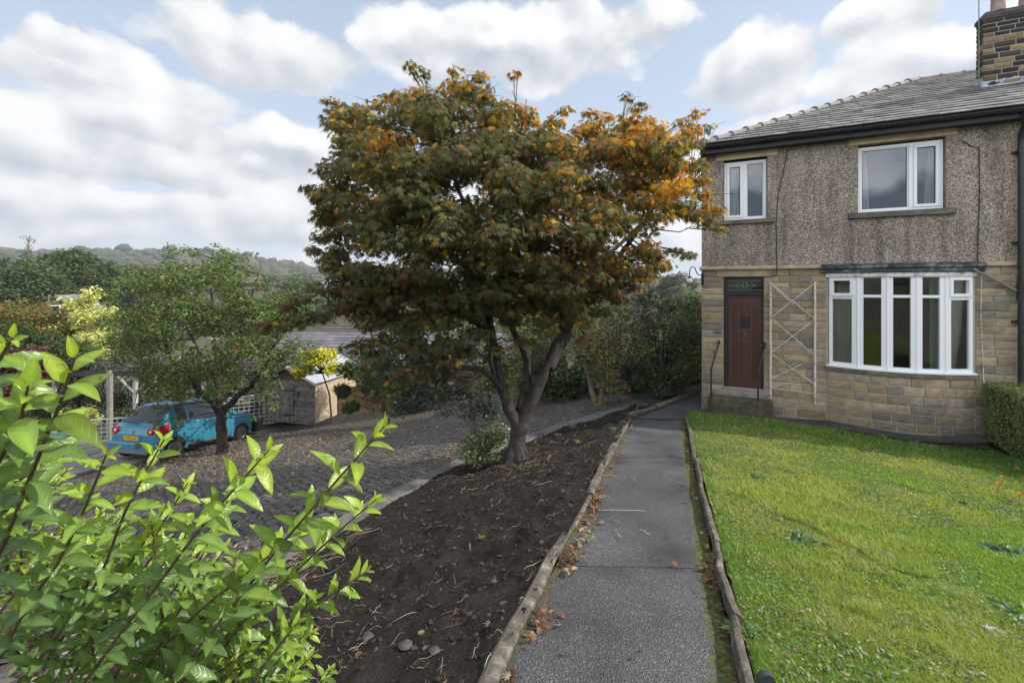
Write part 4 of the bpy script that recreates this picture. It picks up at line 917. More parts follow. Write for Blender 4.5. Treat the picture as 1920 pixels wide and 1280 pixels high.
tag(mesh_np('lawn', np.stack([Xm, Ym, lawn_z(Xm, Ym)], -1).reshape(-1, 3), fa, M['turf'], smooth=True), kind='structure')
# ------------------------------------------------------------------ leaves
def norm(v): return v/(np.linalg.norm(v, axis=-1, keepdims=True)+1e-9)
def tmpl_quad():   # folded rhombus, unit length
    V = np.array([(0,0,0),(-.27,.45,.07),(0,1,-.03),(.27,.45,.07)], float); return V, np.array([(0,2,1),(0,3,2)])
def tmpl_ovate(n=5, w=.24, curl=-.16, fold=.10, peak=.42):
    V = []; F = []
    for i in range(n+1):
        t = i/n; ww = w*(math.sin(math.pi*t**.85))**.85 if 0 < i < n else (.012 if i == 0 else .0)
        z = curl*t*t; V += [(-ww, t, z+fold*ww*2.2), (0, t, z), (ww, t, z+fold*ww*2.2)]
    for i in range(n):
        a = i*3; F += [(a, a+1, a+4, a+3), (a+1, a+2, a+5, a+4)]
    return np.array(V), np.array(F)
def tmpl_maple():
    tips = [(-100,.42),(-62,.78),(-30,.95),(0,1.08),(30,.95),(62,.78),(100,.42)]; pts = [(0,-.03,0)]
    for i, (a, l) in enumerate(tips):
        a_ = R(a); z = -.16*l*l*(1 if abs(a) < 40 else 1.3); w = .075 if l > .5 else .06
        d = np.array((math.sin(a_), math.cos(a_))); n_ = np.array((d[1], -d[0])); m_ = d*l*.52
        pts.append((*(m_-n_*w*1.15), z*.3)); pts.append((*(d*l), z)); pts.append((*(m_+n_*w*1.15), z*.3))
        if i < 6: mid = R((a+tips[i+1][0])/2); pts.append((math.sin(mid)*.27, math.cos(mid)*.27, .02))
    F = []
    k = len(pts)
    for i in range(1, k-1): F.append((0, i+1, i))
    # lobes are quads from the centre: fan triangles suffice
    return np.array(pts), np.array(F)
TQ, TO, TM = tmpl_quad(), tmpl_ovate(5), tmpl_maple()
TO3 = tmpl_ovate(3, .27)
def place(tm, pos, ax, nrm, size, col, jitter=0):
    V0, F0 = tm; ax = norm(ax); nrm = norm(nrm-ax*np.sum(nrm*ax, -1, keepdims=True)); xx_ = np.cross(ax, nrm); m = len(pos); k = len(V0)
    V = pos[:,None]+size[:,None,None]*(V0[None,:,0:1]*xx_[:,None]+V0[None,:,1:2]*ax[:,None]+V0[None,:,2:3]*nrm[:,None])
    F = F0[None]+(np.arange(m)*k)[:,None,None]; return V.reshape(-1, 3), F.reshape(-1, F0.shape[1]), np.repeat(np.concatenate([col, np.ones((m, 1))], 1), k, 0)
def palette(r, n, cols, wts, var=.22):
    cols = np.array(cols); i = r.choice(len(cols), n, p=np.array(wts)/np.sum(wts)); c = cols[i]*r.uniform(1-var, 1+var, (n, 1)); return c*r.uniform(.92, 1.08, (n, 3))
def foliage(name, clumps, per, size, cols, wts, mat, parent, tm=TQ, seed=1, up=.7, droop=.25, origin=(0,0,0), shell=.35, colfn=None, svar=.3, nout=.5):
    """clumps: (n,6) centre + radii; leaves spread through each clump's volume, denser to its skin"""
    r = np.random.default_rng(seed); cl = np.asarray(clumps, float); n = len(cl)
    cnt = np.maximum(3, (per*np.prod(cl[:,3:], 1)**(2/3)/np.mean(np.prod(cl[:,3:], 1)**(2/3))).astype(int)); ci = np.repeat(np.arange(n), cnt); m = len(ci)
    d = norm(r.normal(size=(m, 3))); rad = (shell+(1-shell)*r.random((m, 1)))**.6*r.uniform(.75, 1.12, (m, 1)); off = d*rad*cl[ci, 3:]
    pos = cl[ci, :3]+off
    out = norm(d*np.array((1, 1, .6))+r.normal(size=(m, 3))*.55); ax = out.copy(); ax[:,2] = ax[:,2]*.5-droop; nr = np.array((0, 0, up))+d*nout+r.normal(size=(m, 3))*.45
    c = palette(r, m, cols, wts)
    if colfn is not None: c = colfn(r, pos, ci, d, c)
    s = size*r.uniform(1-svar, 1+svar, m)
    V, F_, Cc = place(tm, pos-np.array(origin), ax, nr, s, c); return mesh_np(name, V, F_, mat, parent, smooth=False, col=Cc)
def scatter_clumps(r, n, c, rad, cr, flat=.6, shell=.4):
    d = norm(r.normal(size=(n, 3))); k = (shell+(1-shell)*r.random((n, 1)))**.5; p = np.array(c)+d*k*np.array(rad); q = cr*r.uniform(.7, 1.3, (n, 1)); return np.concatenate([p, q, q, q*flat], 1)
def tree_limbs(mb, start, tips, r0, seed=0, wig=.06, n=7, sides=6, rt=.006):
    rr_ = random.Random(seed)
    for tp in tips:
        a = np.array(start[0]) if isinstance(start, list) else np.array(start); b_ = np.array(tp, float); mid = a*.5+b_*.5; L = np.linalg.norm(b_-a); ctrl = np.array((a[0]*.6+b_[0]*.4, a[1]*.6+b_[1]*.4, a[2]*.35+b_[2]*.65)); pts = []
        for i in range(n+1):
            t = i/n; p = a*(1-t)**2+2*ctrl*t*(1-t)+b_*t*t; 
            if 0 < i < n: p = p+np.array([rr_.uniform(-1, 1) for _ in range(3)])*wig*L*.35
            pts.append(p)
        mb.tube(pts, [r0*(1-i/n)+rt*(i/n) for i in range(n+1)], sides, cap=False)

# ------------------------------------------------------------------ the maple
r = np.random.default_rng(42)
base = W3(968, 865, 6.75); mp_o = np.array((base[0], base[1], float(bed_z(base[0], base[1], False))-.05))
maple = thing('maple_tree', 'large spreading Japanese maple with bronze and orange autumn leaves in the soil bed', 'tree', tuple(mp_o))
def rel(P): return np.array(P)-mp_o
limbs = [  # hand-laid stems (pixel column/row at a depth, radius)
  [(968,880,6.75,.165),(968,845,6.75,.135),(972,810,6.75,.115),(978,788,6.75,.11),(1000,745,6.8,.09),(1025,690,6.85,.075),(1045,640,6.9,.065),(1065,590,6.9,.07),(1085,530,6.95,.055),(1100,470,7.0,.045),(1120,400,7.1,.03),(1150,320,7.2,.018)],
  [(972,800,6.75,.095),(950,760,6.7,.08),(940,715,6.65,.065),(930,665,6.6,.055),(918,600,6.5,.06),(905,530,6.45,.05),(890,450,6.4,.038),(860,360,6.4,.026),(830,260,6.5,.014)],
  [(974,770,6.8,.08),(985,730,6.95,.07),(992,690,7.05,.062),(980,650,7.1,.055),(955,610,7.15,.048),(945,560,7.2,.042),(950,490,7.3,.035),(960,400,7.4,.026),(970,280,7.4,.014)],
  [(955,760,6.75,.07),(925,700,6.9,.06),(918,640,7.1,.05),(900,560,7.3,.042),(870,470,7.5,.032),(800,380,7.7,.022),(740,300,7.8,.012)],
  [(945,735,6.65,.05),(915,697,6.5,.042),(885,688,6.35,.038),(850,692,6.2,.034),(810,680,6.1,.028),(770,660,6.0,.022),(700,640,5.9,.014)],
  [(925,640,6.6,.045),(880,590,6.4,.038),(800,575,6.2,.030),(730,560,6.1,.024),(670,572,6.0,.020),(600,588,5.95,.015),(530,600,5.9,.008)],
  [(1045,640,6.9,.06),(1085,590,6.7,.05),(1130,530,6.5,.042),(1170,470,6.4,.034),(1210,410,6.4,.026),(1260,340,6.5,.014)],
  [(1075,560,6.9,.04),(1120,500,7.2,.034),(1180,440,7.5,.026),(1250,390,7.7,.018),(1310,370,7.8,.01)],
  [(1030,690,6.85,.07),(1062,640,7.15,.06),(1072,600,7.3,.045),(1060,500,7.6,.035),(1040,400,7.9,.024),(1040,300,8.0,.012)],
  [(905,530,6.45,.035),(850,480,6.1,.028),(770,430,5.8,.02),(690,390,5.7,.012),(630,380,5.7,.007)],
  [(918,600,6.5,.035),(930,540,6.1,.028),(960,470,5.7,.022),(1000,400,5.5,.014)],
]
sk = []; tk = MB()
for L in limbs:
    pts = [W3(a, b_, Y) for a, b_, Y, _ in L]; rad = [q[3] for q in L]
    # resample smoothly
    tt = np.linspace(0, len(pts)-1, len(pts)*4); P_ = np.stack([np.interp(tt, range(len(pts)), [p[k] for p in pts]) for k in range(3)], -1); ra = np.interp(tt, range(len(pts)), rad)
    P_[2:-2] = (P_[:-4]+P_[1:-3]+P_[2:-2]+P_[3:-1]+P_[4:])/5; P_[1:-1] += r.normal(size=(len(P_)-2, 3))*.008; ra = ra*(1+r.normal(size=len(ra))*.04)
    P_[0] = pts[0]
    if L is limbs[0]: ra[:5] *= np.array([1.25,1.12,1.05,1,1])
    tk.tube([rel(p) for p in P_], list(ra), 12); sk += [(*p, q) for p, q in zip(P_, ra)]
sk = np.array(sk)
for a in np.linspace(0, 6.28, 6)[:-1]:  # root flare
    tk.tube([(.02*math.cos(a), .02*math.sin(a), .32), (.13*math.cos(a+.2), .13*math.sin(a+.2), .13), (.26*math.cos(a+.3), .24*math.sin(a+.3), -.03)], [.10,.075,.03], 8)
trunk = tk.build('trunk', M['bark'], maple, smooth=True)
poly = np.array([(600,330),(622,200),(700,172),(770,132),(850,140),(930,142),(985,172),(1040,205),(1100,215),(1145,196),(1190,190),(1240,212),(1305,212),(1318,260),(1335,330),(1345,400),(1335,432),(1285,440),(1240,445),(1255,490),(1265,505),(1215,525),(1180,545),(1150,570),(1110,590),(1070,640),(1010,600),(960,640),(900,620),(860,650),(790,640),(720,640),(660,600),(620,560),(605,480),(585,430),(575,375)], float)
def inpoly(p, poly):
    x, y = p; c = False; n = len(poly)
    for i in range(n):
        x1, y1 = poly[i]; x2, y2 = poly[(i+1) % n]
        if (y1 > y) != (y2 > y) and x < (x2-x1)*(y-y1)/(y2-y1)+x1: c = not c
    return c
def edist(p): 
    a = poly; b_ = np.roll(poly, -1, 0); ab = b_-a; t = np.clip(((p-a)*ab).sum(1)/(ab*ab).sum(1), 0, 1); return np.min(np.linalg.norm(a+ab*t[:,None]-p, axis=1))
clumps = []; tries = 0
while len(clumps) < 350 and tries < 60000:
    tries += 1; p = np.array((r.uniform(560, 1350), r.uniform(125, 610)))
    if not inpoly(p, poly): continue
    e = min(1, edist(p)/190); D = 2.0*math.sqrt(max(0, 1-(1-e)**2)); low = max(0, (p[1]-430)/200); y = 6.75+r.choice([-1, 1], p=[.6, .4])*D*r.uniform(.35, 1)*(1-.35*low)
    Yp = y; c = W3(p[0], p[1], Yp); sc_ = min(1, .45+e*1.2)
    if edist(p) < 14: continue
    if clumps and np.min(np.linalg.norm((np.array(clumps)[:,:3]-c)*np.array((1,1,1.7)), axis=1)) < .30*sc_: continue
    clumps.append((*c, .36*sc_*r.uniform(.8,1.25), .36*sc_*r.uniform(.8,1.25), .15*r.uniform(.8,1.3)*max(.7,sc_)))
# sweeping low branch on the left and hanging sprays
for px, py, Y, s in [(680,585,6.0,.3),(640,575,6.0,.26),(600,592,5.95,.26),(560,600,5.9,.26),(525,606,5.9,.22),(500,612,5.9,.16),(570,560,6.0,.2),(640,545,6.1,.26),(700,560,6.1,.3),(740,590,6.2,.26),(600,540,6.1,.2),(540,575,5.95,.2),(690,610,5.9,.2),(720,632,5.9,.18),
                      (1215,515,6.4,.22),(1222,480,6.4,.22),(1265,470,7.6,.2),(1240,500,7.4,.18),(1010,560,5.9,.26),(1050,570,6.0,.24),(940,575,5.9,.24),(960,600,6.1,.2),(1105,560,6.4,.22),(880,590,6.2,.2),
                      (840,672,6.0,.24),(800,655,5.95,.26),(755,650,5.9,.26),(715,650,5.9,.26),(805,700,6.0,.2),(765,690,6.0,.24),(700,668,5.9,.22),(660,652,5.9,.2),(745,715,6.1,.2),(870,660,6.1,.22),(1050,592,5.9,.24),(1020,622,5.9,.2),(1085,605,6.0,.22),(1125,582,6.2,.22),(985,640,6.0,.18),(930,655,6.0,.2),(1100,635,6.2,.16),(1160,560,6.3,.2),(690,700,6.0,.16),
                      (708,768,6.0,.12),(716,745,6.0,.16),(735,735,6.05,.18),(628,192,6.7,.16),(645,205,6.7,.2),(772,122,6.9,.14),(790,138,6.9,.2),(852,132,6.8,.14),(900,140,6.8,.16),(965,138,6.9,.14),(1178,182,7.2,.16),(1200,200,7.2,.2),(1306,212,7.3,.16),(1325,240,7.3,.18),(580,352,6.4,.16),(595,370,6.4,.2),(600,320,6.4,.14),(590,470,6.2,.18),(1340,395,7.0,.2),(1345,430,6.9,.16),(1290,478,7.2,.18),(1060,205,6.9,.16),(1105,212,6.9,.14),
                      (700,600,6.0,.3),(760,610,5.9,.3),(820,600,5.7,.32),(870,560,5.5,.32),(930,545,5.4,.3),(990,535,5.4,.32),(1050,540,5.5,.3),(1110,520,5.6,.3),(1160,500,5.8,.28),(1010,600,5.8,.2),(960,580,5.6,.22),(900,625,5.8,.24),(840,640,5.9,.26),(780,645,6.0,.24),(1080,575,5.8,.22),(1150,550,6.0,.2),(1190,540,6.2,.16),(690,640,6.1,.2),(750,560,5.7,.34),(680,540,5.8,.32),(640,500,5.9,.3)]:
    c = W3(px, py, Y); clumps.append((*c, s, s, s*.42))
clumps = np.array(clumps)
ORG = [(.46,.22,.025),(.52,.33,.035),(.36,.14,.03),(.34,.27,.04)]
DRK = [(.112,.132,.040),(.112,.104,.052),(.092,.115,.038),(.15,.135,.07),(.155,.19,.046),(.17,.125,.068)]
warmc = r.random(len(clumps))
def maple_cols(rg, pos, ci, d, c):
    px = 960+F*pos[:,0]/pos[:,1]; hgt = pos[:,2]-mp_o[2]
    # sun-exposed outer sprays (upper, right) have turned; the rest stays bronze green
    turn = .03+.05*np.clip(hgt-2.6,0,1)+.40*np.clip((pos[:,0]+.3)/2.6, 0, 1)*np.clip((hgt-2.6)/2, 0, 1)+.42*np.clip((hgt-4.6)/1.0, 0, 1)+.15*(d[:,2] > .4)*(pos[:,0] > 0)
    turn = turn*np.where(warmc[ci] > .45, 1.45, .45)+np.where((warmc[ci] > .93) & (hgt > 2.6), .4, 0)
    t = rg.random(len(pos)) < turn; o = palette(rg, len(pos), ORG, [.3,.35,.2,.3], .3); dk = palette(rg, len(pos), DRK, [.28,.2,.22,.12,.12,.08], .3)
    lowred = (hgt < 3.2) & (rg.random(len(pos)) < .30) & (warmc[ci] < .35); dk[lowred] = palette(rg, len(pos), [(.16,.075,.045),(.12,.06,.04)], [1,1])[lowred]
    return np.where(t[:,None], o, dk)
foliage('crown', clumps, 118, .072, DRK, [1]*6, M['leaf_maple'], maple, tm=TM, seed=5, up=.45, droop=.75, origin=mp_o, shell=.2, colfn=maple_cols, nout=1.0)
tw = MB()
for c in clumps:
    d2 = np.linalg.norm((sk[:,:3]-c[:3])*np.array((1, 1, 1.3)), axis=1)+np.where(sk[:,2] > c[2]+.25, .9, 0); i = np.argmin(d2); a = sk[i,:3]
    tree_limbs(tw, rel(a), [rel(c[:3])], min(.016, sk[i,3]*.7), seed=int(c[0]*1000) % 9999, wig=.16, n=7, sides=5, rt=.003)
    for k in range(3):
        q = c[:3]+r.normal(size=3)*c[3:]*.7; tw.tube([rel(c[:3]*.6+a*.4), rel((c[:3]+q)/2), rel(q)], [.005,.004,.002], 4, cap=False)
tw.build('branches', M['bark'], maple)

# ------------------------------------------------------------------ crab apple tree in front of the car
ap = np.array((-8.42, 13.15, float(drive_z(-8.42, 13.15))-.05)); apple = thing('apple_tree', 'fruiting crab apple tree with small red fruit in front of the teal car', 'tree', tuple(ap))
r = np.random.default_rng(77); tk = MB(); sk = []
AL = [[(418,862,13.15,.17),(417,820,13.15,.145),(415,790,13.15,.135),(413,765,13.15,.125)],
      [(413,770,13.15,.10),(395,750,13.0,.085),(378,738,12.9,.07),(350,700,12.7,.05),(310,660,12.5,.03),(260,620,12.4,.015)],
      [(413,768,13.15,.11),(410,730,13.2,.09),(408,690,13.3,.07),(400,620,13.4,.045),(395,540,13.4,.025),(400,470,13.4,.01)],
      [(418,772,13.1,.10),(440,748,13.0,.085),(470,725,12.9,.07),(490,695,12.8,.055),(510,660,12.7,.04),(530,600,12.7,.02),(545,540,12.7,.01)],
      [(410,720,13.2,.06),(380,670,13.8,.045),(340,600,14.3,.03),(290,530,14.5,.012)],[(408,700,13.3,.06),(440,640,13.9,.045),(470,560,14.3,.03),(490,500,14.5,.012)],
      [(350,700,12.7,.04),(300,700,12.3,.03),(250,690,12.1,.018),(215,680,12.0,.01)]]
arel = lambda p: np.array(p)-ap
for L in AL:
    pts = [W3(*q[:3]) for q in L]; tt = np.linspace(0, len(pts)-1, len(pts)*4); P_ = np.stack([np.interp(tt, range(len(pts)), [p[k] for p in pts]) for k in range(3)], -1); ra = np.interp(tt, range(len(pts)), [q[3] for q in L]); P_[1:-1] += r.normal(size=(len(P_)-2, 3))*.018
    tk.tube([arel(p) for p in P_], list(ra), 9); sk += [(*p, q) for p, q in zip(P_, ra)]
sk = np.array(sk); tk.build('trunk', M['bark'], apple, smooth=True)
poly = np.array([(190,600),(200,540),(240,500),(300,478),(320,460),(350,470),(400,455),(440,472),(480,475),(490,510),(540,535),(580,560),(600,620),(585,660),(560,690),(530,720),(480,735),(440,740),(400,745),(360,755),(330,770),(290,745),(250,720),(215,690),(195,650)], float)
clumps = []; tries = 0
while len(clumps) < 190 and tries < 30000:
    tries += 1; p = np.array((r.uniform(180, 600), r.uniform(452, 770)))
    if not inpoly(p, poly): continue
    e = min(1, edist(p)/120); D = 2.3*math.sqrt(max(0, 1-(1-e)**2)); y = 13.2+r.choice([-1, 1])*D*r.uniform(.3, 1); c = W3(p[0], p[1], y)
    if clumps and np.min(np.linalg.norm(np.array(clumps)[:,:3]-c, axis=1)) < .34: continue
    s = .42*min(1, .5+e)*r.uniform(.8,1.2); clumps.append((*c, s, s, s*.75))
for px, py, Y, s in [(318,462,13.3,.12),(405,458,13.3,.12),(413,470,13.3,.14),(478,478,13.3,.12),(262,835,12.3,.12),(290,790,12.2,.2),(300,765,12.2,.26),(245,770,12.2,.2),(330,790,12.4,.2),(500,740,12.9,.25),(515,760,12.9,.2),(480,780,12.9,.12)]: clumps.append((*W3(px, py, Y), s, s, s*.8))
clumps = np.array(clumps)
foliage('crown', clumps, 185, .082, [(.105,.175,.042),(.075,.13,.036),(.15,.22,.055),(.14,.15,.05),(.22,.25,.08),(.18,.13,.06)], [.28,.26,.16,.12,.08,.05], M['leaf_green'], apple, tm=TO3, seed=6, up=.6, droop=.2, origin=ap, shell=.15)
tw = MB()
for c in clumps:
    d2 = np.linalg.norm(sk[:,:3]-c[:3], axis=1)+np.where(sk[:,2] > c[2], .6, 0); i = np.argmin(d2); tree_limbs(tw, arel(sk[i,:3]), [arel(c[:3])], min(.02, sk[i,3]*.7), seed=int(abs(c[0])*999) % 999, n=4, sides=5, rt=.004)
tw.build('branches', M['bark'], apple)
fm = MB(); fm.lathe([(.0,-.028),(.02,-.022),(.03,0),(.024,.02),(.006,.024)], n=7); f0 = fm.build('fruit', pmat('crab_apple', (.30,.04,.02), .4, var_cols=[(.33,.11,.03),(.30,.04,.02),(.22,.025,.02)], vscale=3), apple, smooth=True)
k = 0
for i in range(100):
    c = clumps[r.integers(len(clumps))] if i % 3 == 0 or i == 0 else c; q = c[:3]+norm(r.normal(size=3)-np.array((0,1.2,0)))*c[3:]*.95; o = f0 if i == 0 else f0.copy()
    if i: C.objects.link(o)
    o.parent = apple; o.location = tuple(arel(q)); s = r.uniform(.6, 1.0); o.scale = (s, s, s)

# ------------------------------------------------------------------ generic shrubs
def shrub(name, label, cat, base, lobes, cols, wts, leaf, mat, per, ncl, cr, trunks=(), tm=TQ, seed=1, barkm='bark', group=None, up=.6, droop=.15, part='foliage', fl=.75, tr=.02):
    """lobes: list of (px,py,Y,rx,ry,rz) ellipsoids in metres; base: (px,py,Y) foot"""
    b_ = np.array(base, float); o = thing(name, label, cat, tuple(b_), group=group); rg = np.random.default_rng(seed); cl = []
    vol = np.array([l[3]*l[4]*l[5] for l in lobes])**(2/3); 
    for l, v in zip(lobes, vol): cl.append(scatter_clumps(rg, max(4, int(ncl*v/vol.sum())), W3(*l[:3]), l[3:], cr, fl))
    if not trunks:  # foliage down to the ground
        w_ = max(l[3] for l in lobes); k = max(6, ncl//4); a_ = rg.random(k)*6.28; q_ = w_*.55*np.sqrt(rg.random(k)); cl.append(np.stack([b_[0]+q_*np.cos(a_), b_[1]+q_*np.sin(a_)*.7, b_[2]+rg.uniform(.15,.75,k)*min(1, w_), *[np.full(k, cr)]*3], -1))
    cl = np.concatenate(cl); foliage(part, cl, per, leaf, np.array(cols)*1.6, wts, M[mat], o, tm=tm, seed=seed, up=up, droop=droop, origin=b_, shell=.2)
    m = MB()
    for L in trunks:
        pts = [W3(*q[:3])-b_ for q in L]; m.tube(pts, [q[3] for q in L], 8)
    tips = cl[rg.choice(len(cl), min(len(cl), 40), replace=False), :3]-b_; st_ = np.array((0, 0, .05)) if not trunks else (W3(*trunks[0][-1][:3])-b_)
    tree_limbs(m, st_, tips, tr, seed=seed, n=5, sides=5, rt=.004)
    m.build('trunk' if trunks else 'stems', M[barkm], o, smooth=True); return o
def gp(px, Y, dz=0, fn=drive_z):
    X = (px-960)/F*Y; return (X, Y, float(fn(X, Y))+dz)
DG = [(.028,.048,.018),(.045,.07,.022),(.02,.035,.014),(.06,.085,.028)]
# ------------------------------------------------------------------ garden planting
# tall dark shrub beside the house
b = gp(1238, 12.4); b = (b[0], b[1], -1.15)
shrub('tall_shrub', 'tall dark green shrub filling the gap between the path and the house corner', 'shrub', b,
      [(1245,600,12.4,.85,.8,.75),(1240,675,12.4,.9,.8,.8),(1225,560,12.4,.6,.6,.35),(1280,575,12.6,.5,.6,.5),(1285,660,12.9,.45,.6,.9),(1190,620,12.2,.5,.6,.6)],
      [(.045,.072,.027),(.075,.105,.035),(.04,.055,.025),(.12,.08,.05),(.15,.17,.065)], [.35,.28,.15,.1,.12], .07, 'leaf_gloss', 150, 95, .30, tm=TO3, seed=21)
b = gp(1118, 11.75)
shrub('photinia_shrub', 'red-tinged shrub on two bare pale trunks at the driveway edge behind the maple', 'shrub', b,
      [(1135,600,11.8,.75,.7,.5),(1110,660,11.8,.6,.6,.5),(1170,640,11.9,.6,.6,.6),(1145,710,11.8,.6,.5,.35)],
      [(.07,.105,.033),(.105,.14,.04),(.20,.075,.055),(.14,.07,.045),(.18,.20,.055)], [.35,.25,.18,.12,.1], .07, 'leaf_gloss', 130, 60, .28, tm=TO3, seed=22,
      trunks=[[(1119,772,11.75,.085),(1110,735,11.75,.065),(1100,690,11.8,.05),(1090,655,11.8,.03)],[(1121,772,11.75,.085),(1128,740,11.75,.06),(1130,700,11.75,.045),(1135,650,11.8,.03)]], barkm='bark_pale')
for lab, px, Y, lobes, cols, w, sd in [
    ('dark laurel bush across the driveway behind the maple trunk', 1060, 14.2, [(1060,680,14.2,1.1,.8,.9),(1130,700,14.6,1.1,.8,.8),(1000,690,14.4,.7,.7,.8)], [(.03,.055,.02),(.05,.08,.025),(.09,.12,.03)], [.45,.35,.2], 23),
    ('dark laurel bush under the tall shrub at the far end of the driveway', 1180, 14.3, [(1190,690,14.3,1.0,.8,.9),(1240,700,14.9,1.0,.8,1.0)], [(.025,.045,.018),(.04,.065,.022),(.07,.09,.03)], [.45,.35,.2], 24),
    ('bright yellow-green bush glimpsed between the maple stems', 1010, 16.5, [(1010,600,16.5,1.6,1.0,1.2),(1080,570,17,1.5,1,1.3),(950,640,16.5,1.0,.8,.9)], [(.09,.12,.03),(.16,.17,.035),(.22,.2,.05),(.06,.09,.025)], [.3,.3,.2,.2], 25),
    ('sunlit yellow-green bush at the back corner of the house', 1300, 15.5, [(1300,640,15.5,.8,.8,1.2),(1300,700,15.0,.7,.7,.6)], [(.13,.17,.035),(.2,.21,.04),(.07,.10,.025)], [.4,.3,.3], 26)]:
    shrub('laurel_bush', lab, 'bush', (lobes[0][0]*0+gp(px, Y)[0], Y, float(ground_z(gp(px, Y)[0], Y))), lobes, cols, w, .11, 'leaf_gloss', 110, 60, .38, tm=TO3, seed=sd, group='bushes beyond the driveway')
# shrubs round the foot of the maple
b = (W3(905,840,7.2)[0], 7.2, float(bed_z(W3(905,840,7.2)[0], 7.2, False)))
shrub('variegated_shrub', 'low cream-edged variegated shrub at the foot of the maple trunk', 'shrub', b, [(905,832,7.1,.28,.3,.12),(885,848,6.95,.24,.25,.10),(925,810,7.2,.2,.3,.15)],
      [(.045,.075,.028),(.065,.095,.035),(.14,.16,.08),(.2,.21,.12)], [.45,.35,.12,.08], .05, 'leaf_gloss', 60, 34, .14, tm=TO3, seed=31)
b = gp(887, 7.75)
shrub('leaning_shrub', 'small dark-leaved leaning shrub with arching stems left of the maple trunk', 'shrub', b,
      [(770,690,7.4,.75,.6,.28),(850,745,7.5,.5,.45,.28),(720,700,7.3,.5,.5,.30),(820,640,7.9,.6,.6,.4),(900,780,7.7,.28,.3,.3),(745,760,7.3,.12,.2,.1)],
      [(.025,.042,.022),(.04,.062,.03),(.06,.085,.04),(.018,.03,.015)], [.4,.3,.15,.15], .055, 'leaf_gloss', 90, 80, .18, tm=TO3, seed=32,
      trunks=[[(888,850,7.75,.06),(886,790,7.75,.055),(884,745,7.75,.045),(872,715,7.7,.038),(845,700,7.6,.03),(800,690,7.5,.018)],[(886,780,7.75,.03),(905,740,7.9,.025),(900,700,8,.018),(870,660,8,.012)],[(884,745,7.75,.03),(850,720,7.5,.022),(800,715,7.3,.014),(760,700,7.3,.008)]], barkm='bark_pale')
b = gp(770, 16.8)
shrub('conifer_bush', 'dark blue-green bushy conifer in front of the board fence left of the maple', 'conifer', b, [(765,655,16.8,1.2,.9,1.0),(800,610,17,1.0,.9,.8),(840,650,17,1.1,.9,.9),(770,710,16.7,1.1,.8,.6),(790,740,16.6,.9,.7,.4)],
      [(.03,.055,.035),(.045,.075,.05),(.02,.04,.026)], [.4,.3,.3], .09, 'leaf_dull', 130, 90, .36, seed=33)
b = gp(600, 15.6)
shrub('golden_shrub', 'bright golden-yellow leafed shrub beside the shed roof', 'shrub', b, [(598,668,15.6,.55,.45,.24),(570,692,15.6,.3,.35,.16),(625,690,15.6,.3,.3,.16)],
      [(.36,.33,.03),(.46,.42,.05),(.25,.27,.03),(.16,.17,.03)], [.4,.3,.2,.1], .09, 'leaf_dull', 120, 34, .2, tm=TO3, seed=34, trunks=[[(622,790,15.6,.035),(618,740,15.6,.03),(605,700,15.6,.02)]])
b = gp(650, 14.6)
shrub('drooping_shrub', 'dark green drooping shrub half hiding the pale side of the shed', 'shrub', b, [(668,695,14.6,.45,.5,.22),(705,720,14.5,.5,.5,.3),(640,735,14.6,.14,.2,.12),(720,690,14.6,.5,.4,.3),(655,765,14.6,.12,.2,.10)],
      [(.04,.06,.025),(.06,.085,.03),(.10,.10,.035),(.03,.045,.02)], [.35,.3,.15,.2], .085, 'leaf_dull', 100, 60, .22, tm=TM, seed=35, trunks=[[(735,805,14.4,.04),(720,760,14.4,.035),(700,725,14.5,.02)],[(720,760,14.4,.02),(660,740,14.5,.012)]], tr=.012)

b = gp(905, 13.2)
shrub('mixed_shrub', 'green and yellow-flecked shrub seen between the maple stems', 'shrub', b, [(880,650,13.2,.9,.7,.7),(950,640,13.4,.9,.7,.8),(930,700,13.0,.7,.6,.5),(1000,650,13.6,.7,.6,.7),(890,590,13.6,.7,.6,.5)],
      [(.05,.075,.025),(.07,.10,.03),(.16,.15,.03),(.03,.05,.02),(.25,.20,.04)], [.35,.25,.15,.15,.1], .08, 'leaf_gloss', 110, 80, .3, tm=TO3, seed=36, trunks=[[(920,765,13.2,.05),(915,720,13.2,.04),(920,680,13.2,.03)]])
# clipped hedge along the far side of the lawn
hg0 = house_to_world(4.56, -.12, -.98); hedge = thing('clipped_hedge', 'clipped small-leaved privet hedge running from the house along the lawn', 'hedge', hg0, HANG)
rg = np.random.default_rng(41); n = 52000; LH, WH, HH = 6.6, .72, .98
q = rg.random(n); X = np.where(q < .42, rg.normal(.02,.03,n), rg.uniform(0, WH, n)); Yh = -rg.uniform(0, 1, n)**1.25*LH; Zh = np.where(q < .42, rg.uniform(.02, HH, n), HH+rg.normal(0,.022,n))
fr_ = (q > .9); Yh[fr_] = rg.normal(0,.03,fr_.sum()); Zh[fr_] = rg.uniform(.02, HH, fr_.sum())
X += vnoise(Yh, Zh, 51, 3, 2.5)*.09; Zt = vnoise(X, Yh, 52, 3, 2.5)*.07; Zh = Zh+np.where(q >= .42, Zt, 0)-np.minimum(0, 0)
base_dz = (-.124*.0)*Yh; pos = np.stack([X, Yh, Zh], -1)
nr = np.where((q < .42)[:,None], np.array((-1,0,.5)), np.array((0,0,1.0)))+rg.normal(size=(n,3))*.5; ax = rg.normal(size=(n,3))+np.where((q < .42)[:,None], np.array((-.5,0,.3)), np.array((0,0,.5)))
V, F_, Cc = place(TO3, pos, ax, nr, rg.uniform(.020,.036,n), palette(rg, n, [(.14,.20,.06),(.19,.25,.08),(.24,.30,.10),(.10,.14,.05),(.36,.37,.17)], [.3,.3,.2,.1,.1]))
mesh_np('foliage', V, F_, M['leaf_gloss'], hedge, col=Cc)
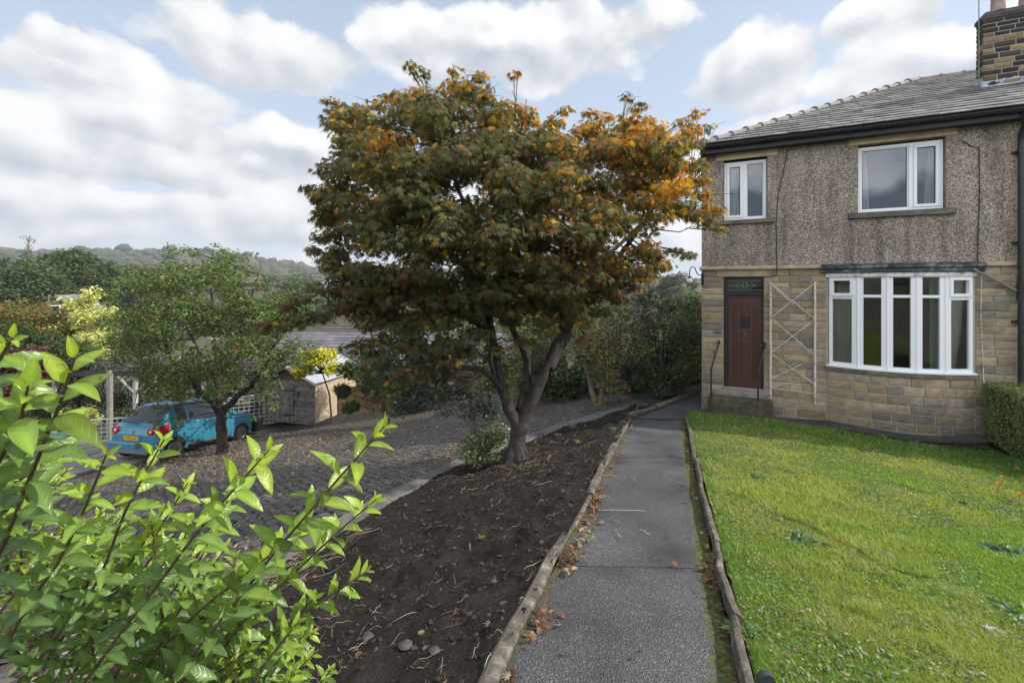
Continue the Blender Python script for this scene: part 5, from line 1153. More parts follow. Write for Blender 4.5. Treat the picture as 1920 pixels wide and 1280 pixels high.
m = MB(); m.box(.07, WH-.05, -LH, -.03, -.1, HH-.07); m.build('inner_twigs', pmat('hedge_inside', (.022,.024,.012), .95, var=.5, vscale=20, bump=1, bscale=60), hedge)

# ------------------------------------------------------------------ parked car
cx0, cy0 = -10.85, 12.9
car = thing('parked_car', 'teal small hatchback parked on the driveway behind the apple tree', 'car', (cx0, cy0, float(drive_z(cx0, cy0))+.01))
hd = np.array((.225, .974)); zf = float(drive_z(cx0+hd[0]*2.4, cy0+hd[1]*2.4)); pitch = math.atan2(zf-float(drive_z(cx0, cy0)), 2.4)
car.scale = (1, 1, .96); car.rotation_euler = (pitch, R(-1.0), math.atan2(-hd[0], hd[1]))
M['car_paint'] = pmat('car_paint', (.034,.195,.30), .38, metal=.1, coat=.45)
M['car_glass'] = pmat('car_glass', (.02,.024,.03), .06, spec=.8)
M['tyre'] = pmat('tyre', (.02,.02,.02), .85, bump=.3); M['alloy'] = pmat('alloy', (.20,.20,.21), .35, .7); M['grey_plastic'] = pmat('grey_plastic', (.16,.165,.17), .6)
ST = [ # y, bottom z, hw, mid z, shoulder z, belt(x,z), edge(x,z), q(x,z), top z
 (0.00,.34,.70,.50,.66,(.66,.74),(.5,.75),(.25,.755),.755),(0.05,.28,.79,.50,.70,(.76,.88),(.6,.92),(.3,.935),.935),(0.14,.26,.83,.50,.74,(.79,.99),(.64,1.03),(.32,1.05),1.05),
 (0.38,.25,.84,.50,.76,(.80,1.03),(.60,1.29),(.30,1.325),1.33),(0.62,.25,.845,.50,.76,(.80,1.03),(.58,1.50),(.30,1.545),1.55),(1.0,.25,.845,.50,.76,(.79,1.02),(.58,1.54),(.30,1.59),1.60),
 (1.8,.25,.845,.50,.76,(.79,1.0),(.58,1.54),(.30,1.595),1.605),(2.3,.25,.845,.50,.75,(.78,.99),(.57,1.47),(.30,1.55),1.56),(2.65,.25,.84,.50,.75,(.77,.98),(.58,1.23),(.30,1.30),1.31),
 (2.95,.25,.84,.50,.75,(.76,.96),(.60,1.02),(.30,1.06),1.07),(3.3,.26,.83,.50,.74,(.74,.92),(.58,.97),(.30,1.0),1.0),(3.58,.28,.77,.48,.70,(.68,.84),(.52,.88),(.28,.89),.89),(3.70,.34,.62,.46,.60,(.56,.70),(.44,.72),(.24,.73),.73)]
CTRL = np.array([[(0,s[1]),(s[2]*.93,s[1]),(s[2],s[3]),(s[2]*.985,s[4]),s[5],s[6],s[7],(0,s[8])] for s in ST]); CY = np.array([s[0] for s in ST])
def crom(u, K):
    i = int(min(max(math.floor(u), 0), len(K)-2)); t = u-i; p1, p2 = K[i], K[i+1]; p0 = K[i-1] if i > 0 else p1; p3 = K[i+2] if i+2 < len(K) else p2
    c = p1*(1-t)+p2*t; return .55*c+.45*(.5*(2*p1+(-p0+p2)*t+(2*p0-5*p1+4*p2-p3)*t*t+(-p0+3*p1-3*p2+p3)*t**3))
def csurf(u, v, side=1, off=0):
    def raw(u, v):
        row = np.array([crom(u, CTRL[:,k]) for k in range(8)]); q = crom(v, row); return np.array((q[0]*side, crom(u, CY), q[1]))
    p = raw(u, v)
    if off:
        e = .02; a = raw(min(u+e, 12), v)-raw(max(u-e, 0), v); b_ = raw(u, min(v+e, 7))-raw(u, max(v-e, 0)); nn = np.cross(a, b_)*side; nn /= np.linalg.norm(nn)+1e-9
        if np.dot(nn, p-np.array((0, min(max(p[1], .9), 2.8), .75))) < 0: nn = -nn
        p = p+nn*off
    return p
def cpatch(name, us, vs, mat, parent, side=1, off=.004, smooth=True):
    sx_ = name in ('door', 'sill_trim'); m = MB(); P_ = [csurf(u, v, side, 0)+np.array((side*off,0,0)) if sx_ else csurf(u, v, side, off) for u in us for v in vs]; k = len(vs); m.add(P_, [(i*k+j, i*k+j+1, (i+1)*k+j+1, (i+1)*k+j) for i in range(len(us)-1) for j in range(k-1)]); return m.build(name, M[mat], parent, smooth=smooth)
m = MB(); us = np.linspace(0, 12, 73); vs = np.linspace(0, 7, 36)
for side in (1, -1):
    P_ = [csurf(u, v, side) for u in us for v in vs]; k = len(vs); m.add(P_, [(i*k+j, i*k+j+1, (i+1)*k+j+1, (i+1)*k+j) for i in range(len(us)-1) for j in range(k-1)])
for u in (0, 12):
    P_ = [csurf(u, v, 1) for v in vs]+[csurf(u, v, -1) for v in vs[::-1]]; m.add(P_, [tuple(range(len(P_)))])
body = m.build('body', M['car_paint'], car, smooth=True)
for side in (1, -1):
    cpatch('side_window', np.linspace(4.15, 5.0, 7), np.linspace(4.12, 4.86, 6), 'car_glass', car, side); cpatch('side_window', np.linspace(5.12, 6.1, 7), np.linspace(4.12, 4.88, 6), 'car_glass', car, side); cpatch('side_window', np.linspace(6.2, 8.0, 9), np.linspace(4.12, 4.86, 6), 'car_glass', car, side)
    d = cpatch('door', np.arange(28, 37)/6, np.arange(7, 20)/5, 'car_paint', car, side, .008); e = cpatch('door', np.arange(37, 48)/6, np.arange(7, 20)/5, 'car_paint', car, side, .008)
    for dd_, u in ((d, 4.95), (e, 6.3)):
        p = csurf(u, 3.2, side, .03); q = csurf(u+.38, 3.2, side, .03); h = MB(); h.tube([p, (p+q)/2+np.array((.015*side,0,0)), q], .014, 6); h.build('door_handle', M['car_paint'], dd_, smooth=True)
    cpatch('sill_trim', np.linspace(3.8, 9.3, 14), np.linspace(.95, 1.4, 4), 'grey_plastic', car, side, .012)
    # tail lamp: dark red bezel, round red ring and clear centre
    tl = cpatch('tail_lamp', np.linspace(1.15, 3.1, 8), np.linspace(2.9, 4.05, 6), 'tail_red' if 'tail_red' in M else 'tyre', car, side, .010)
    rl = MB(); rl.tube([csurf(5.0+.5*k, 5.05, side, .03) for k in range(6)], .016, 6); rl.build('roof_rail', M['grey_plastic'], car, smooth=True)
    mm = MB(); p = csurf(7.75, 4.05, side, .05); mm.lathe([(0,-.05),(.05,-.045),(.085,0),(.07,.07),(0,.09)], tuple(p+np.array((.10*side,0,.02))), 10, 'y'); mm.bar(p-np.array((.05*side,0,0)), p+np.array((.08*side,0,0)), .04, .03); mm.build('door_mirror', M['car_paint'], car, smooth=True)
M['tail_red'] = pmat('tail_red', (.35,.008,.012), .18, coat=.5)
for o in car.children:
    if o.name.startswith('tail_lamp'): o.data.materials[0] = M['tail_red']
M['lamp_clear'] = pmat('lamp_clear', (.75,.72,.72), .2)
for o, side in zip([c for c in car.children if c.name.startswith('tail_lamp')], (1, -1)):
    c_ = MB(); c_.lathe([(0,-.02),(.036,-.018),(.046,-.006),(.046,.03)], (.64*side, .0, .865), 14, 'y'); c_.build('reverse_lamp', M['lamp_clear'], o, smooth=True)
    c_ = MB(); c_.lathe([(.045,-.012),(.085,-.022),(.115,-.012),(.125,.08)], (.64*side, .004, .865), 18, 'y'); c_.build('lamp_ring', M['tail_red'], o, smooth=True)
    c_ = MB(); c_.obox((.80*side,.09,.85), (1,0,0), (0,1,0), (0,0,1), .035, .02, .03); c_.build('indicator_lamp', M['lamp_clear'], o, bevel=.01)
m = MB()
for side in (1, -1):
    P_ = [csurf(u, v, side, .006) for u in np.linspace(2.1, 3.85, 10) for v in np.linspace(5.0, 7, 9)]; m.add(P_, [(i*9+j, i*9+j+1, (i+1)*9+j+1, (i+1)*9+j) for i in range(9) for j in range(8)])
m.build('rear_window', M['car_glass'], car, smooth=True)
m = MB()
for side in (1, -1):
    P_ = [csurf(u, v, side, .006) for u in np.linspace(7.15, 8.85, 10) for v in np.linspace(5.0, 7, 9)]; m.add(P_, [(i*9+j, i*9+j+1, (i+1)*9+j+1, (i+1)*9+j) for i in range(9) for j in range(8)])
m.build('windscreen', M['car_glass'], car, smooth=True)
m = MB(); m.tube([(-.5,.12,1.08),(.1,.09,1.06)], .012, 6); m.build('rear_wiper', M['tyre'], car)
m = MB(); m.obox((0,-.035,.43), (1,0,0), (0,1,0), (0,0,1), .76, .07, .13); m.build('rear_bumper', M['car_paint'], car, bevel=.05)
m = MB(); m.obox((0,-.04,.29), (1,0,0), (0,1,0), (0,0,1), .70, .07, .055); m.build('bumper_skid', M['grey_plastic'], car, bevel=.02)
m = MB(); m.obox((0,-.008,.655), (1,0,0), (0,1,0), (0,0,1), .34, .012, .075); m.build('plate_recess', M['car_paint'], car, bevel=.01)
plate = MB(); plate.obox((0,-.026,.655), (1,0,0), (0,1,0), (0,0,1), .26, .006, .0555); plate = plate.build('number_plate', pmat('plate_yellow', (.75,.42,.015), .4), car)
def text_obj(txt, size, loc, rot, mat, parent, name, ext=.001):
    cu = bpy.data.curves.new(name, 'FONT'); cu.body = txt; cu.size = size; cu.align_x = 'CENTER'; cu.align_y = 'CENTER'; cu.extrude = ext
    o = bpy.data.objects.new(name, cu); C.objects.link(o); dg_ = bpy.context.evaluated_depsgraph_get(); me = bpy.data.meshes.new_from_object(o.evaluated_get(dg_)); bpy.data.objects.remove(o)
    o = bpy.data.objects.new(name, me); C.objects.link(o); me.materials.clear(); me.materials.append(mat); o.parent = parent; o.location = loc; o.rotation_euler = rot; return o
t_ = text_obj('FV70 LKZ', .098, (0,-.034,.655), (R(90),0,0), M['tyre'], plate, 'plate_characters'); t_.scale = (1.05, 1, 1)
# tailgate emblem: slanted S-shaped mark in chrome
em = MB(); z0 = .825; sS = .05
pts = [(.9,.55),(0,1.1),(-.95,.5),(.35,-.25),(-.05,-.5),(-.9,.0),(-.9,-.5),(0,-1.1),(.95,-.5),(-.35,.25),(.05,.5),(.9,.05)]
em.add([(x*sS, -.012, z0+y*sS) for x, y in pts]+[(x*sS, .02, z0+y*sS) for x, y in pts], [tuple(range(12)), tuple(range(23, 11, -1))]+[(i, (i+1) % 12, 12+(i+1) % 12, 12+i) for i in range(12)])
em.build('tailgate_emblem', pmat('chrome', (.75,.77,.8), .2, .9), car)
for y in (.60, 3.03):
    for side in (1, -1):
        a = MB(); kk = 20
        for i in range(kk+1):
            t = math.pi*(-.06+1.12*i/kk)
            for rr_, xo in ((.335, .005), (.345, .03), (.415, .022), (.42, -.01)): a.v.append((side*(.838+xo), y+rr_*math.cos(t), .30+rr_*math.sin(t))); a.c.append((1,1,1,1))
        for i in range(kk):
            for j in range(3): a.f.append((i*4+j, i*4+j+1, (i+1)*4+j+1, (i+1)*4+j))
        a.build('wheel_arch', M['car_paint'], car, smooth=True)
        w = MB(); w.lathe([(0,0),(.338,0),(.338,.004)], (side*.845, y, .30), 28, 'x'); w.build('wheel_well', M['tyre'], car)
        t = MB(); t.lathe([(.205,-.085),(.29,-.09),(.308,-.06),(.308,.06),(.29,.09),(.205,.085)], (side*.775, y, .305), 28, 'x'); wh = t.build('wheel', M['tyre'], car, smooth=True)
        rm = MB(); rm.lathe([(.21,0),(.20,.012),(.185,.0),(.18,-.02)], (side*.865, y, .305), 28, 'x')
        for k in range(5):
            an = k*2*math.pi/5; rm.bar((side*.868, y, .305), (side*.862, y+.195*math.cos(an), .305+.195*math.sin(an)), .05, .02, (1,0,0))
        rm.lathe([(0,.012*side),(.035,.01*side),(.04,-.01*side)], (side*.872, y, .305), 12, 'x'); rm.build('rim', M['alloy'], wh)

# ------------------------------------------------------------------ shed
M['weathered_board'] = pmat('weathered_board', (.20,.18,.165), .9, var_cols=[(.08,.07,.06),(.21,.19,.175),(.33,.30,.28)], vscale=6, bump=.8, bscale=30, attr=True)
M['tan_board'] = pmat('tan_board', (.42,.33,.22), .85, var_cols=[(.28,.21,.13),(.44,.35,.24),(.52,.44,.32)], vscale=5, bump=.5, bscale=30)
sa = math.atan2(-.25, .97); sx, sy = -7.55, 17.45; shed = thing('garden_shed', 'weathered wooden garden shed with pitched felt roof and boarded door', 'shed', (sx, sy, float(drive_z(sx, sy))-.06), sa)
SW, SD, SE, SPK = 2.45, 3.2, 1.66, 2.16
f = MB(); nb = 13; rs = random.Random(3)
for k in range(nb):
    z0, z1 = k*SE/nb, (k+1)*SE/nb; g = rs.uniform(.7,1.2); f.cur = (g,g,g*.97,1); f.add([(-SW,-.016,z0),(0,-.016,z0),(0,-.002,z1),(-SW,-.002,z1),(-SW,.03,z0),(0,.03,z0),(0,.03,z1),(-SW,.03,z1)], [(0,1,2,3),(0,4,5,1),(3,2,6,7),(1,5,6,2),(0,3,7,4)])
f.cur = (.75,.55,.5,1); f.add([(-SW,-.004,SE),(0,-.004,SE),(-SW/2,-.004,SPK)], [(0,1,2)])
f.build('front_wall', M['weathered_board'], shed)
f = MB()
for k in range(nb):
    z0, z1 = k*SE/nb, (k+1)*SE/nb
    for s0, s1 in ((0, SD*.52), (SD*.54, SD)): f.add([(.016,s0,z0),(.016,s1,z0),(.002,s1,z1),(.002,s0,z1),(-.03,s0,z0),(-.03,s1,z0),(-.03,s1,z1),(-.03,s0,z1)], [(0,1,2,3),(0,4,5,1),(3,2,6,7),(1,5,6,2),(0,3,7,4)])
f.box(-.02, .024, SD*.52, SD*.54, 0, SE); f.build('side_wall', M['tan_board'], shed)
f = MB(); f.box(-SW, -.03, SD-.03, SD, 0, SE); f.box(-SW, -SW+.03, .03, SD-.03, 0, SE); f.build('back_wall', M['tan_board'], shed)
f = MB()
for sg in (0, 1):
    xa, za, xb, zb = ((.12, SE-.06, -SW/2, SPK+.03), (-SW-.12, SE-.06, -SW/2, SPK+.03))[sg]; f.add([(xa,-.14,za),(xb,-.14,zb),(xb,SD+.1,zb),(xa,SD+.1,za),(xa,-.14,za+.025),(xb,-.14,zb+.025),(xb,SD+.1,zb+.025),(xa,SD+.1,za+.025)], [(0,1,2,3),(4,7,6,5),(0,4,5,1),(2,6,7,3),(0,3,7,4)])
f.build('roof', pmat('shed_felt', (.33,.34,.37), .85, var=.12, vscale=4, bump=.3), shed)
f = MB()
for sg in (1, -1): f.bar((-SW/2, -.15, SPK), (-SW/2+sg*(SW/2+.12), -.15, SE-.09), .02, .08, (0,1,0))
f.build('bargeboard', M['weathered_board'], shed)
f = MB(); x = -SW+.72; widths = [.13,.13,.14,.13,.14,.12]
for i, w in enumerate(widths): g = rs.uniform(.75,1.15); f.cur = (g,g*.95,g*.95,1); f.box(x+.004, x+w-.004, -.045, -.018, .03, 1.52-rs.uniform(0,.01)); x += w
dr = f.build('door', M['weathered_board'], shed); h = MB()
for z_ in (.3, 1.25): h.box(x-.5, x+.02, -.056, -.045, z_, z_+.05)
h.build('hinge', M['black_iron'], dr); h = MB(); h.box(x-.02, x+.05, -.065, -.046, .85, .93); h.build('latch', M['black_iron'], dr)
h = MB(); h.box(x+.16, x+.22, -.03, -.02, 1.05, 1.28); h.build('keyhole_plate', M['black_iron'], shed)
# plank fence beyond the driveway
M['fence_wood'] = pmat('fence_wood', rough=.9, attr=True, var_cols=[(.6,.6,.6),(1,1,1),(1.2,1.2,1.2)], vscale=8, bump=.6, bscale=40)
fence = thing('board_fence', 'brown board fence at the far end of the driveway behind the maple', 'fence', (-3.2, 18.9, float(drive_z(-3.2, 18.9))))
f = MB(); x = -4.2
while x < 5.4:
    g = rs.uniform(.7,1.25); f.cur = (.17*g,.115*g,.065*g,1); y = .04*x; z = float(drive_z(-3.2+x, 18.9+y))-float(drive_z(-3.2,18.9)); f.box(x+.003, x+.137, y, y+.02, z, z+1.05+rs.uniform(-.02,.02)); x += .14
f.build('boards', M['fence_wood'], fence)
for k in range(6):
    f = MB(); x = -4.2+k*1.9; z = float(drive_z(-3.2+x, 18.9+.04*x))-float(drive_z(-3.2,18.9)); f.cur = (.12,.085,.05,1); f.box(x-.05, x+.05, .04*x-.09, .04*x-.005, z-.1, z+1.15); f.build('post', M['fence_wood'], fence)
# pergola with white posts and dark beams
pg = thing('pergola', 'long dark-beamed pergola on pale posts behind the teal car', 'pergola', (-15.5, 17.5, float(drive_z(-15.5, 17.5))))
pz = float(drive_z(-15.5, 17.5)); prel = lambda p: np.array(p)-np.array((-15.5, 17.5, pz))
def ppt(px, py, Y): return prel(W3(px, py, Y))
M['pergola_beam'] = pmat('pergola_beam', (.055,.05,.055), .85, var=.4, vscale=6, bump=.5); M['white_paint_wood'] = pmat('white_paint_wood', (.44,.44,.425), .6, var=.12, vscale=6)
M['pale_wood'] = pmat('pale_wood', (.24,.22,.20), .85, var=.25, vscale=8, bump=.4)
for px, Y, mt, w in ((102,17.5,'white_paint_wood',.11),(206,17.0,'pale_wood',.14),(254,18.2,'white_paint_wood',.13),(382,18.2,'white_paint_wood',.12)):
    p = ppt(px, 700, Y); f = MB(); f.box(p[0]-w/2, p[0]+w/2, p[1]-w/2, p[1]+w/2, -.7, p[2]+.1); f.build('post', M[mt], pg, bevel=.01)
for a, b_, Y, h in ((30,520,17.5,.20),(30,520,18.3,.16)):
    f = MB(); f.bar(ppt(a, 700, Y), ppt(b_, 700, Y), .07, h); f.build('beam', M['pergola_beam'], pg)
for k in range(16):
    f = MB(); px = 45+k*30; f.bar(ppt(px, 684, 17.0), ppt(px, 680, 19.4), .05, .13); f.build('rafter', M['pergola_beam'], pg)
f = MB()
for k in range(5): f.bar(ppt(30, 681-k*1.5, 17.3+k*.45), ppt(520, 681-k*1.5, 17.3+k*.45), .09, .03)
f.build('top_slats', M['pergola_beam'], pg)
for px in (254, 382):
    f = MB(); f.bar(ppt(px-34, 705, 18.15), ppt(px-3, 735, 18.15), .06, .06, (0,1,0)); f.bar(ppt(px+34, 705, 18.15), ppt(px+3, 735, 18.15), .06, .06, (0,1,0)); f.build('brace', M['white_paint_wood'], pg)
# white lattice panels
def lattice(label, pa, pb, h, n):
    A = np.array(pa); B = np.array(pb); o = thing('lattice_panel', label, 'lattice fence', tuple(A), group='white lattice fence panels'); d = B-A; f = MB(); L = np.linalg.norm(d)
    up = np.array((0,0,1.))
    for k in range(n+1): q = d*k/n; f.bar(q, q+up*h, .022, .016, (0,1,0))
    for k in range(int(h/.15)+1): z = up*(k*.15); f.bar(z+np.array((0,-.02,0)), d+z+np.array((0,-.02,0)), .016, .022)
    f.build('slats', M['white_paint_wood'], o); g = MB(); g.bar(up*h, d+up*h, .05, .04); g.bar(-up*.0, d-up*.0, .05, .04); g.build('rail', M['white_paint_wood'], o)
zl = lambda p: (p[0], p[1], float(drive_z(p[0], p[1]))+.12)
lattice('white lattice fence panel left of the car', zl((-15.2,15.6)), zl((-12.95,16.2)), .75, 15); lattice('white lattice fence panel just behind the car roof', zl((-12.9,16.3)), zl((-10.9,17.4)), .95, 13); lattice('white lattice fence panel between the car bonnet and the shed', zl((-10.85,17.4)), zl((-8.6,18.3)), 1.15, 14)
# bin and planter
gb = thing('storage_box', 'dull green plastic storage box left of the car', 'box', zl((-14.1,13.9)), .2); f = MB(); f.box(-.45,.45,-.3,.3,-.1,.48); f.build('box', pmat('green_plastic', (.06,.13,.09), .5), gb, bevel=.03); f = MB(); f.box(-.48,.48,-.33,.33,.485,.56); f.build('lid', pmat('green_lid', (.08,.16,.115), .45), gb, bevel=.02)
pt = thing('planter', 'black plastic planter between the car bonnet and the shed', 'planter', zl((-9.5,16.9)), 0); f = MB(); f.lathe([(.17,0),(.25,.36),(.27,.36),(.27,.42),(.24,.42),(.23,.34)], n=20); f.build('tub', pmat('black_plastic', (.012,.012,.013), .5), pt, smooth=True)
rgx = np.random.default_rng(3); foliage('leaves', scatter_clumps(rgx, 8, (pt.location.x,pt.location.y,pt.location.z+.4), (.2,.2,.1), .1), 14, .07, DG, [1]*4, M['leaf_dull'], pt, seed=2, origin=tuple(pt.location))

# ------------------------------------------------------------------ planting beyond the driveway, left
for nm, lab, px, Y, lobes, cols, w, leaf, cr, ncl, per, sd in [
    ('purple_shrub', 'dark purple-leaved shrub at the left edge above the privet', 25, 10.5, [(25,700,10.5,.75,.7,.75),(50,690,10.6,.35,.4,.4)], [(.06,.018,.022),(.09,.03,.03),(.035,.02,.018),(.13,.07,.05)], [.4,.3,.2,.1], .075, .26, 50, 150, 61),
    ('variegated_bush', 'tall cream and yellow variegated bush left of the apple tree', 150, 19.5, [(150,625,19.5,1.1,.9,1.35),(165,580,19.5,.7,.7,.9),(190,640,19.5,.8,.7,.8),(130,660,19.3,.8,.7,.6)], [(.36,.37,.13),(.44,.44,.20),(.20,.23,.06),(.30,.31,.10)], [.35,.25,.2,.2], .12, .36, 70, 130, 62),
    ('mixed_bush', 'russet and green bush at the left edge in front of the distant trees', 45, 19.0, [(40,605,19.0,1.6,1.0,.85),(90,620,19.3,1.0,.9,.7),(-20,610,19,1.4,1,1)], [(.09,.10,.025),(.15,.12,.03),(.20,.095,.035),(.06,.08,.025)], [.35,.25,.2,.2], .11, .38, 70, 120, 63),
    ('evergreen_bush', 'dark evergreen bush below the russet bush at the left edge', 70, 17.6, [(60,665,17.6,1.9,.8,.8),(120,680,17.8,1.2,.8,.7),(10,650,17.5,1.2,.8,.9)], DG, [.3,.3,.2,.2], .10, .36, 70, 120, 64),
    ('privet_thicket', 'mixed green thicket behind the variegated bush', 110, 25, [(80,618,25,2.2,1.2,.9),(170,620,26,2,1.2,1.0),(20,600,24,1.8,1.2,.9)], [(.06,.075,.025),(.09,.10,.035),(.05,.06,.03)], [.4,.3,.3], .14, .5, 70, 100, 65)]:
    b = gp(px, Y); b = (b[0], b[1], float(ground_z(b[0], b[1]))); shrub(nm, lab, 'bush', b, lobes, cols, w, leaf, 'leaf_dull', per, ncl, cr, tm=TO3, seed=sd)
# conifer hedge behind the pergola
hx = (-14.5, 21.0); hh = thing('conifer_hedge', 'dark conifer hedge behind the pergola and the car', 'hedge', (*hx, float(ground_z(*hx)))); rg = np.random.default_rng(71); n = 500
cl = np.stack([rg.uniform(-23,-5.5,n), rg.uniform(20.2,21.8,n), np.zeros(n), *[rg.uniform(.35,.55,n)]*3], -1); cl[:,2] = ground_z(cl[:,0], cl[:,1])+rg.uniform(.1, 2.35, n)*np.interp(cl[:,0], [-23,-12,-9,-5.5],[1.15,1.1,1,.8])
foliage('foliage', cl, 95, .10, [(.028,.046,.022),(.042,.064,.028),(.02,.034,.017)], [.4,.3,.3], M['leaf_dull'], hh, seed=72, origin=tuple(hh.location), droop=-.1)


# ------------------------------------------------------------------ houses beyond
M['far_wall'] = pmat('far_wall', (.20,.165,.125), .9, var=.3, vscale=3, bump=.4, bscale=12); M['far_slate'] = pmat('far_slate', rough=.75, attr=True, var_cols=[(.7,.7,.7),(1,1,1),(1.2,1.2,1.2)], vscale=2)
def far_house(label, c, rz, w, d, he, hr, wall=(.20,.165,.125), roofc=((.20,.19,.20),), wins=(), chims=(), name='stone_house', rows=14, group=None):
    o = thing(name, label, 'house', c, rz, group); m = MB(); wm = pmat('house_wall', wall, .9, var=.3, vscale=2)
    m.add([(-w/2,-d/2,-3),(w/2,-d/2,-3),(w/2,d/2,-3),(-w/2,d/2,-3),(-w/2,-d/2,he),(w/2,-d/2,he),(w/2,d/2,he),(-w/2,d/2,he),(-w/2,0,hr),(w/2,0,hr)], [(0,1,5,4),(2,3,7,6),(1,2,6,9,5),(3,0,4,8,7)]); m.build('wall', wm, o)
    m = MB(); rs_ = random.Random(len(label))
    for sg in (-1, 1):
        for k in range(rows):
            t0, t1 = k/rows, (k+1.15)/rows; t1 = min(t1, 1); y0, y1 = sg*(d/2+.3)*(1-t0), sg*(d/2+.3)*(1-t1); z0 = he-.2+(hr-he+.25)*t0; z1 = he-.2+(hr-he+.25)*t1; c_ = roofc[min(len(roofc)-1, int(t0*len(roofc)))]; x = -w/2-.25
            while x < w/2+.25:
                xw = min(x+rs_.uniform(.3,.7)*w/9, w/2+.25); g = rs_.uniform(.8,1.2); m.cur = (c_[0]*g, c_[1]*g, c_[2]*g, 1); m.add([(x,y0,z0+.06),(xw,y0,z0+.06),(xw,y1,z1+.02),(x,y1,z1+.02),(x,y0,z0),(xw,y0,z0)], [(0,1,2,3) if sg < 0 else (3,2,1,0), (4,5,1,0)]); x = xw
    rf = m.build('roof', M['far_slate'], o)
    for x in chims: m = MB(); m.box(x-.35, x+.35, -.3, .3, hr-.6, hr+1.0); m.lathe([(.14,1.0),(.12,1.35),(.14,1.4)], (x,0,hr), 8); m.build('chimney', wm, rf)
    for side, u, z, ww, hh_ in wins:
        m = MB(); g = MB()
        if side == 'f': m.box(u-ww/2, u+ww/2, -d/2-.04, -d/2+.05, z, z+hh_); g.box(u-ww/2+.1, u+ww/2-.1, -d/2-.05, -d/2-.041, z+.1, z+hh_-.1)
        else: m.box(w/2-.05, w/2+.04, u-ww/2, u+ww/2, z, z+hh_); g.box(w/2+.041, w/2+.05, u-ww/2+.1, u+ww/2-.1, z+.1, z+hh_-.1)
        p = m.build('window', M['white_upvc'], o); g.build('pane', M['car_glass'], p)
    return o
far_house('low stone house with two-tone slate roof beyond the shed and fence', (-7.3, 31, -4.3), -.06, 14.5, 8, 1.2, 3.95, roofc=((.135,.128,.145),(.13,.122,.14),(.07,.06,.052)), chims=(), rows=18, wins=(('f',-3,-.9,1.2,1.2),('f',2,-.9,1.2,1.2)))
far_house('small brown gabled house with a white attic window among the far left bushes', (-50.5, 52, -6.4), -1.15, 7, 5.0, 5.2, 7.1, wall=(.10,.08,.065), roofc=((.17,.17,.19),), wins=(('s',0,4.9,1.0,1.2),('f',0,2.2,1.2,1.2)), rows=10)
for k, (lab, px, py, Y, rz, wl_, w) in enumerate([('distant pale-walled house seen under the left edge of the maple', 620, 527, 150, .5, (.55,.52,.48), 12), ('distant grey-roofed house right of the pale-walled one', 668, 541, 130, -.3, (.35,.32,.28), 13), ('distant stone house glimpsed through the maple leaves', 730, 552, 120, .2, (.30,.26,.2), 14)]):
    p = W3(px, py, Y); far_house(lab, (p[0], p[1], p[2]-6.5), rz, w, 8, 4.5, 7.2, wall=wl_, roofc=((.17,.17,.19),), wins=(('f',-2,1,1.2,1.5),('f',2,1,1.2,1.5)), chims=(3,), rows=8, group='distant houses down the valley')
pl = gp(92, 48); po = thing('utility_pole', 'weathered utility pole beside the brown gabled house', 'pole', (pl[0], pl[1], float(ground_z(pl[0], pl[1])))); m = MB(); H_ = W3(92, 552, 48)[2]-po.location.z; m.tube([(0,0,0),(0,0,H_)], [.15,.11], 8); m.build('post', M['bark_pale'], po); m = MB(); m.bar((-.7,0,H_-.3),(.7,0,H_-.3), .12, .12); m.build('crossarm', M['bark_pale'], po)

# ------------------------------------------------------------------ distant trees and wooded hills
def big_tree(label, px, Y, ztop, rad, cols, sd, name='broadleaf_tree', n=110, per=130, leaf=.5, group='large trees down the valley', squash=1.0, cat='tree'):
    x = (px-960)/F*Y; zb = float(ground_z(x, Y)); o = thing(name, label, cat, (x, Y, zb), group=group); H = ztop-zb; rg = np.random.default_rng(sd); cl = scatter_clumps(rg, n, (x, Y, zb+H-rad*squash*1.02), (rad, rad, rad*squash), rad*.24, .65, .55)
    cl2 = scatter_clumps(rg, n//3, (x, Y, zb+H*.35), (rad*.8, rad*.8, H*.28), rad*.25, .7); cl = np.concatenate([cl, cl2]); foliage('crown', cl, per, leaf, np.array(cols)*1.8, [1]*len(cols), M['leaf_dull'], o, seed=sd, origin=(x, Y, zb), up=.8)
    m = MB(); m.tube([(0,0,-.5),(.1,0,H*.3),(0,.2,H*.7)], [rad*.07,rad*.055,rad*.02], 8); tree_limbs(m, (0,0,H*.3), [tuple(c[:3]-np.array((x,Y,zb))) for c in cl[::9]], rad*.03, seed=sd); m.build('trunk', M['bark'], o); return o
zt = lambda py, Y: EYE+(HY-py)/F*Y
big_tree('big dark green tree at the left edge with a broad low crown', 20, 62, zt(478,62), 6.6, [(.030,.052,.022),(.042,.066,.026),(.055,.08,.03)], 81, n=150)
big_tree('round dark green tree between the left-edge tree and the hill', 140, 74, zt(470,74), 5.3, [(.03,.052,.022),(.045,.07,.026),(.06,.082,.03)], 82, n=140)
big_tree('lower green tree behind the apple tree top', 250, 85, zt(498,85), 6, [(.035,.06,.03),(.05,.075,.035)], 83)
big_tree('pale green tree low on the valley side under the wire', 560, 95, zt(515,95), 7, [(.05,.075,.035),(.075,.10,.045)], 84)
big_tree('mid green tree right of the pale valley tree', 660, 100, zt(530,100), 6, [(.05,.07,.03),(.08,.10,.04)], 85)
big_tree('distant grey-green tree on the skyline right of the maple', 1272, 110, zt(512,110), 4.5, [(.05,.065,.045),(.07,.08,.055)], 86, n=60)
big_tree('green tree behind the tall shrub near the lamp', 1300, 60, zt(540,60), 4, [(.06,.085,.035),(.09,.11,.045)], 87, n=60, leaf=.35)
big_tree('mid green tree behind the maple stems', 1040, 45, zt(545,45), 4.5, [(.05,.08,.025),(.09,.12,.03)], 88, n=90, leaf=.35)
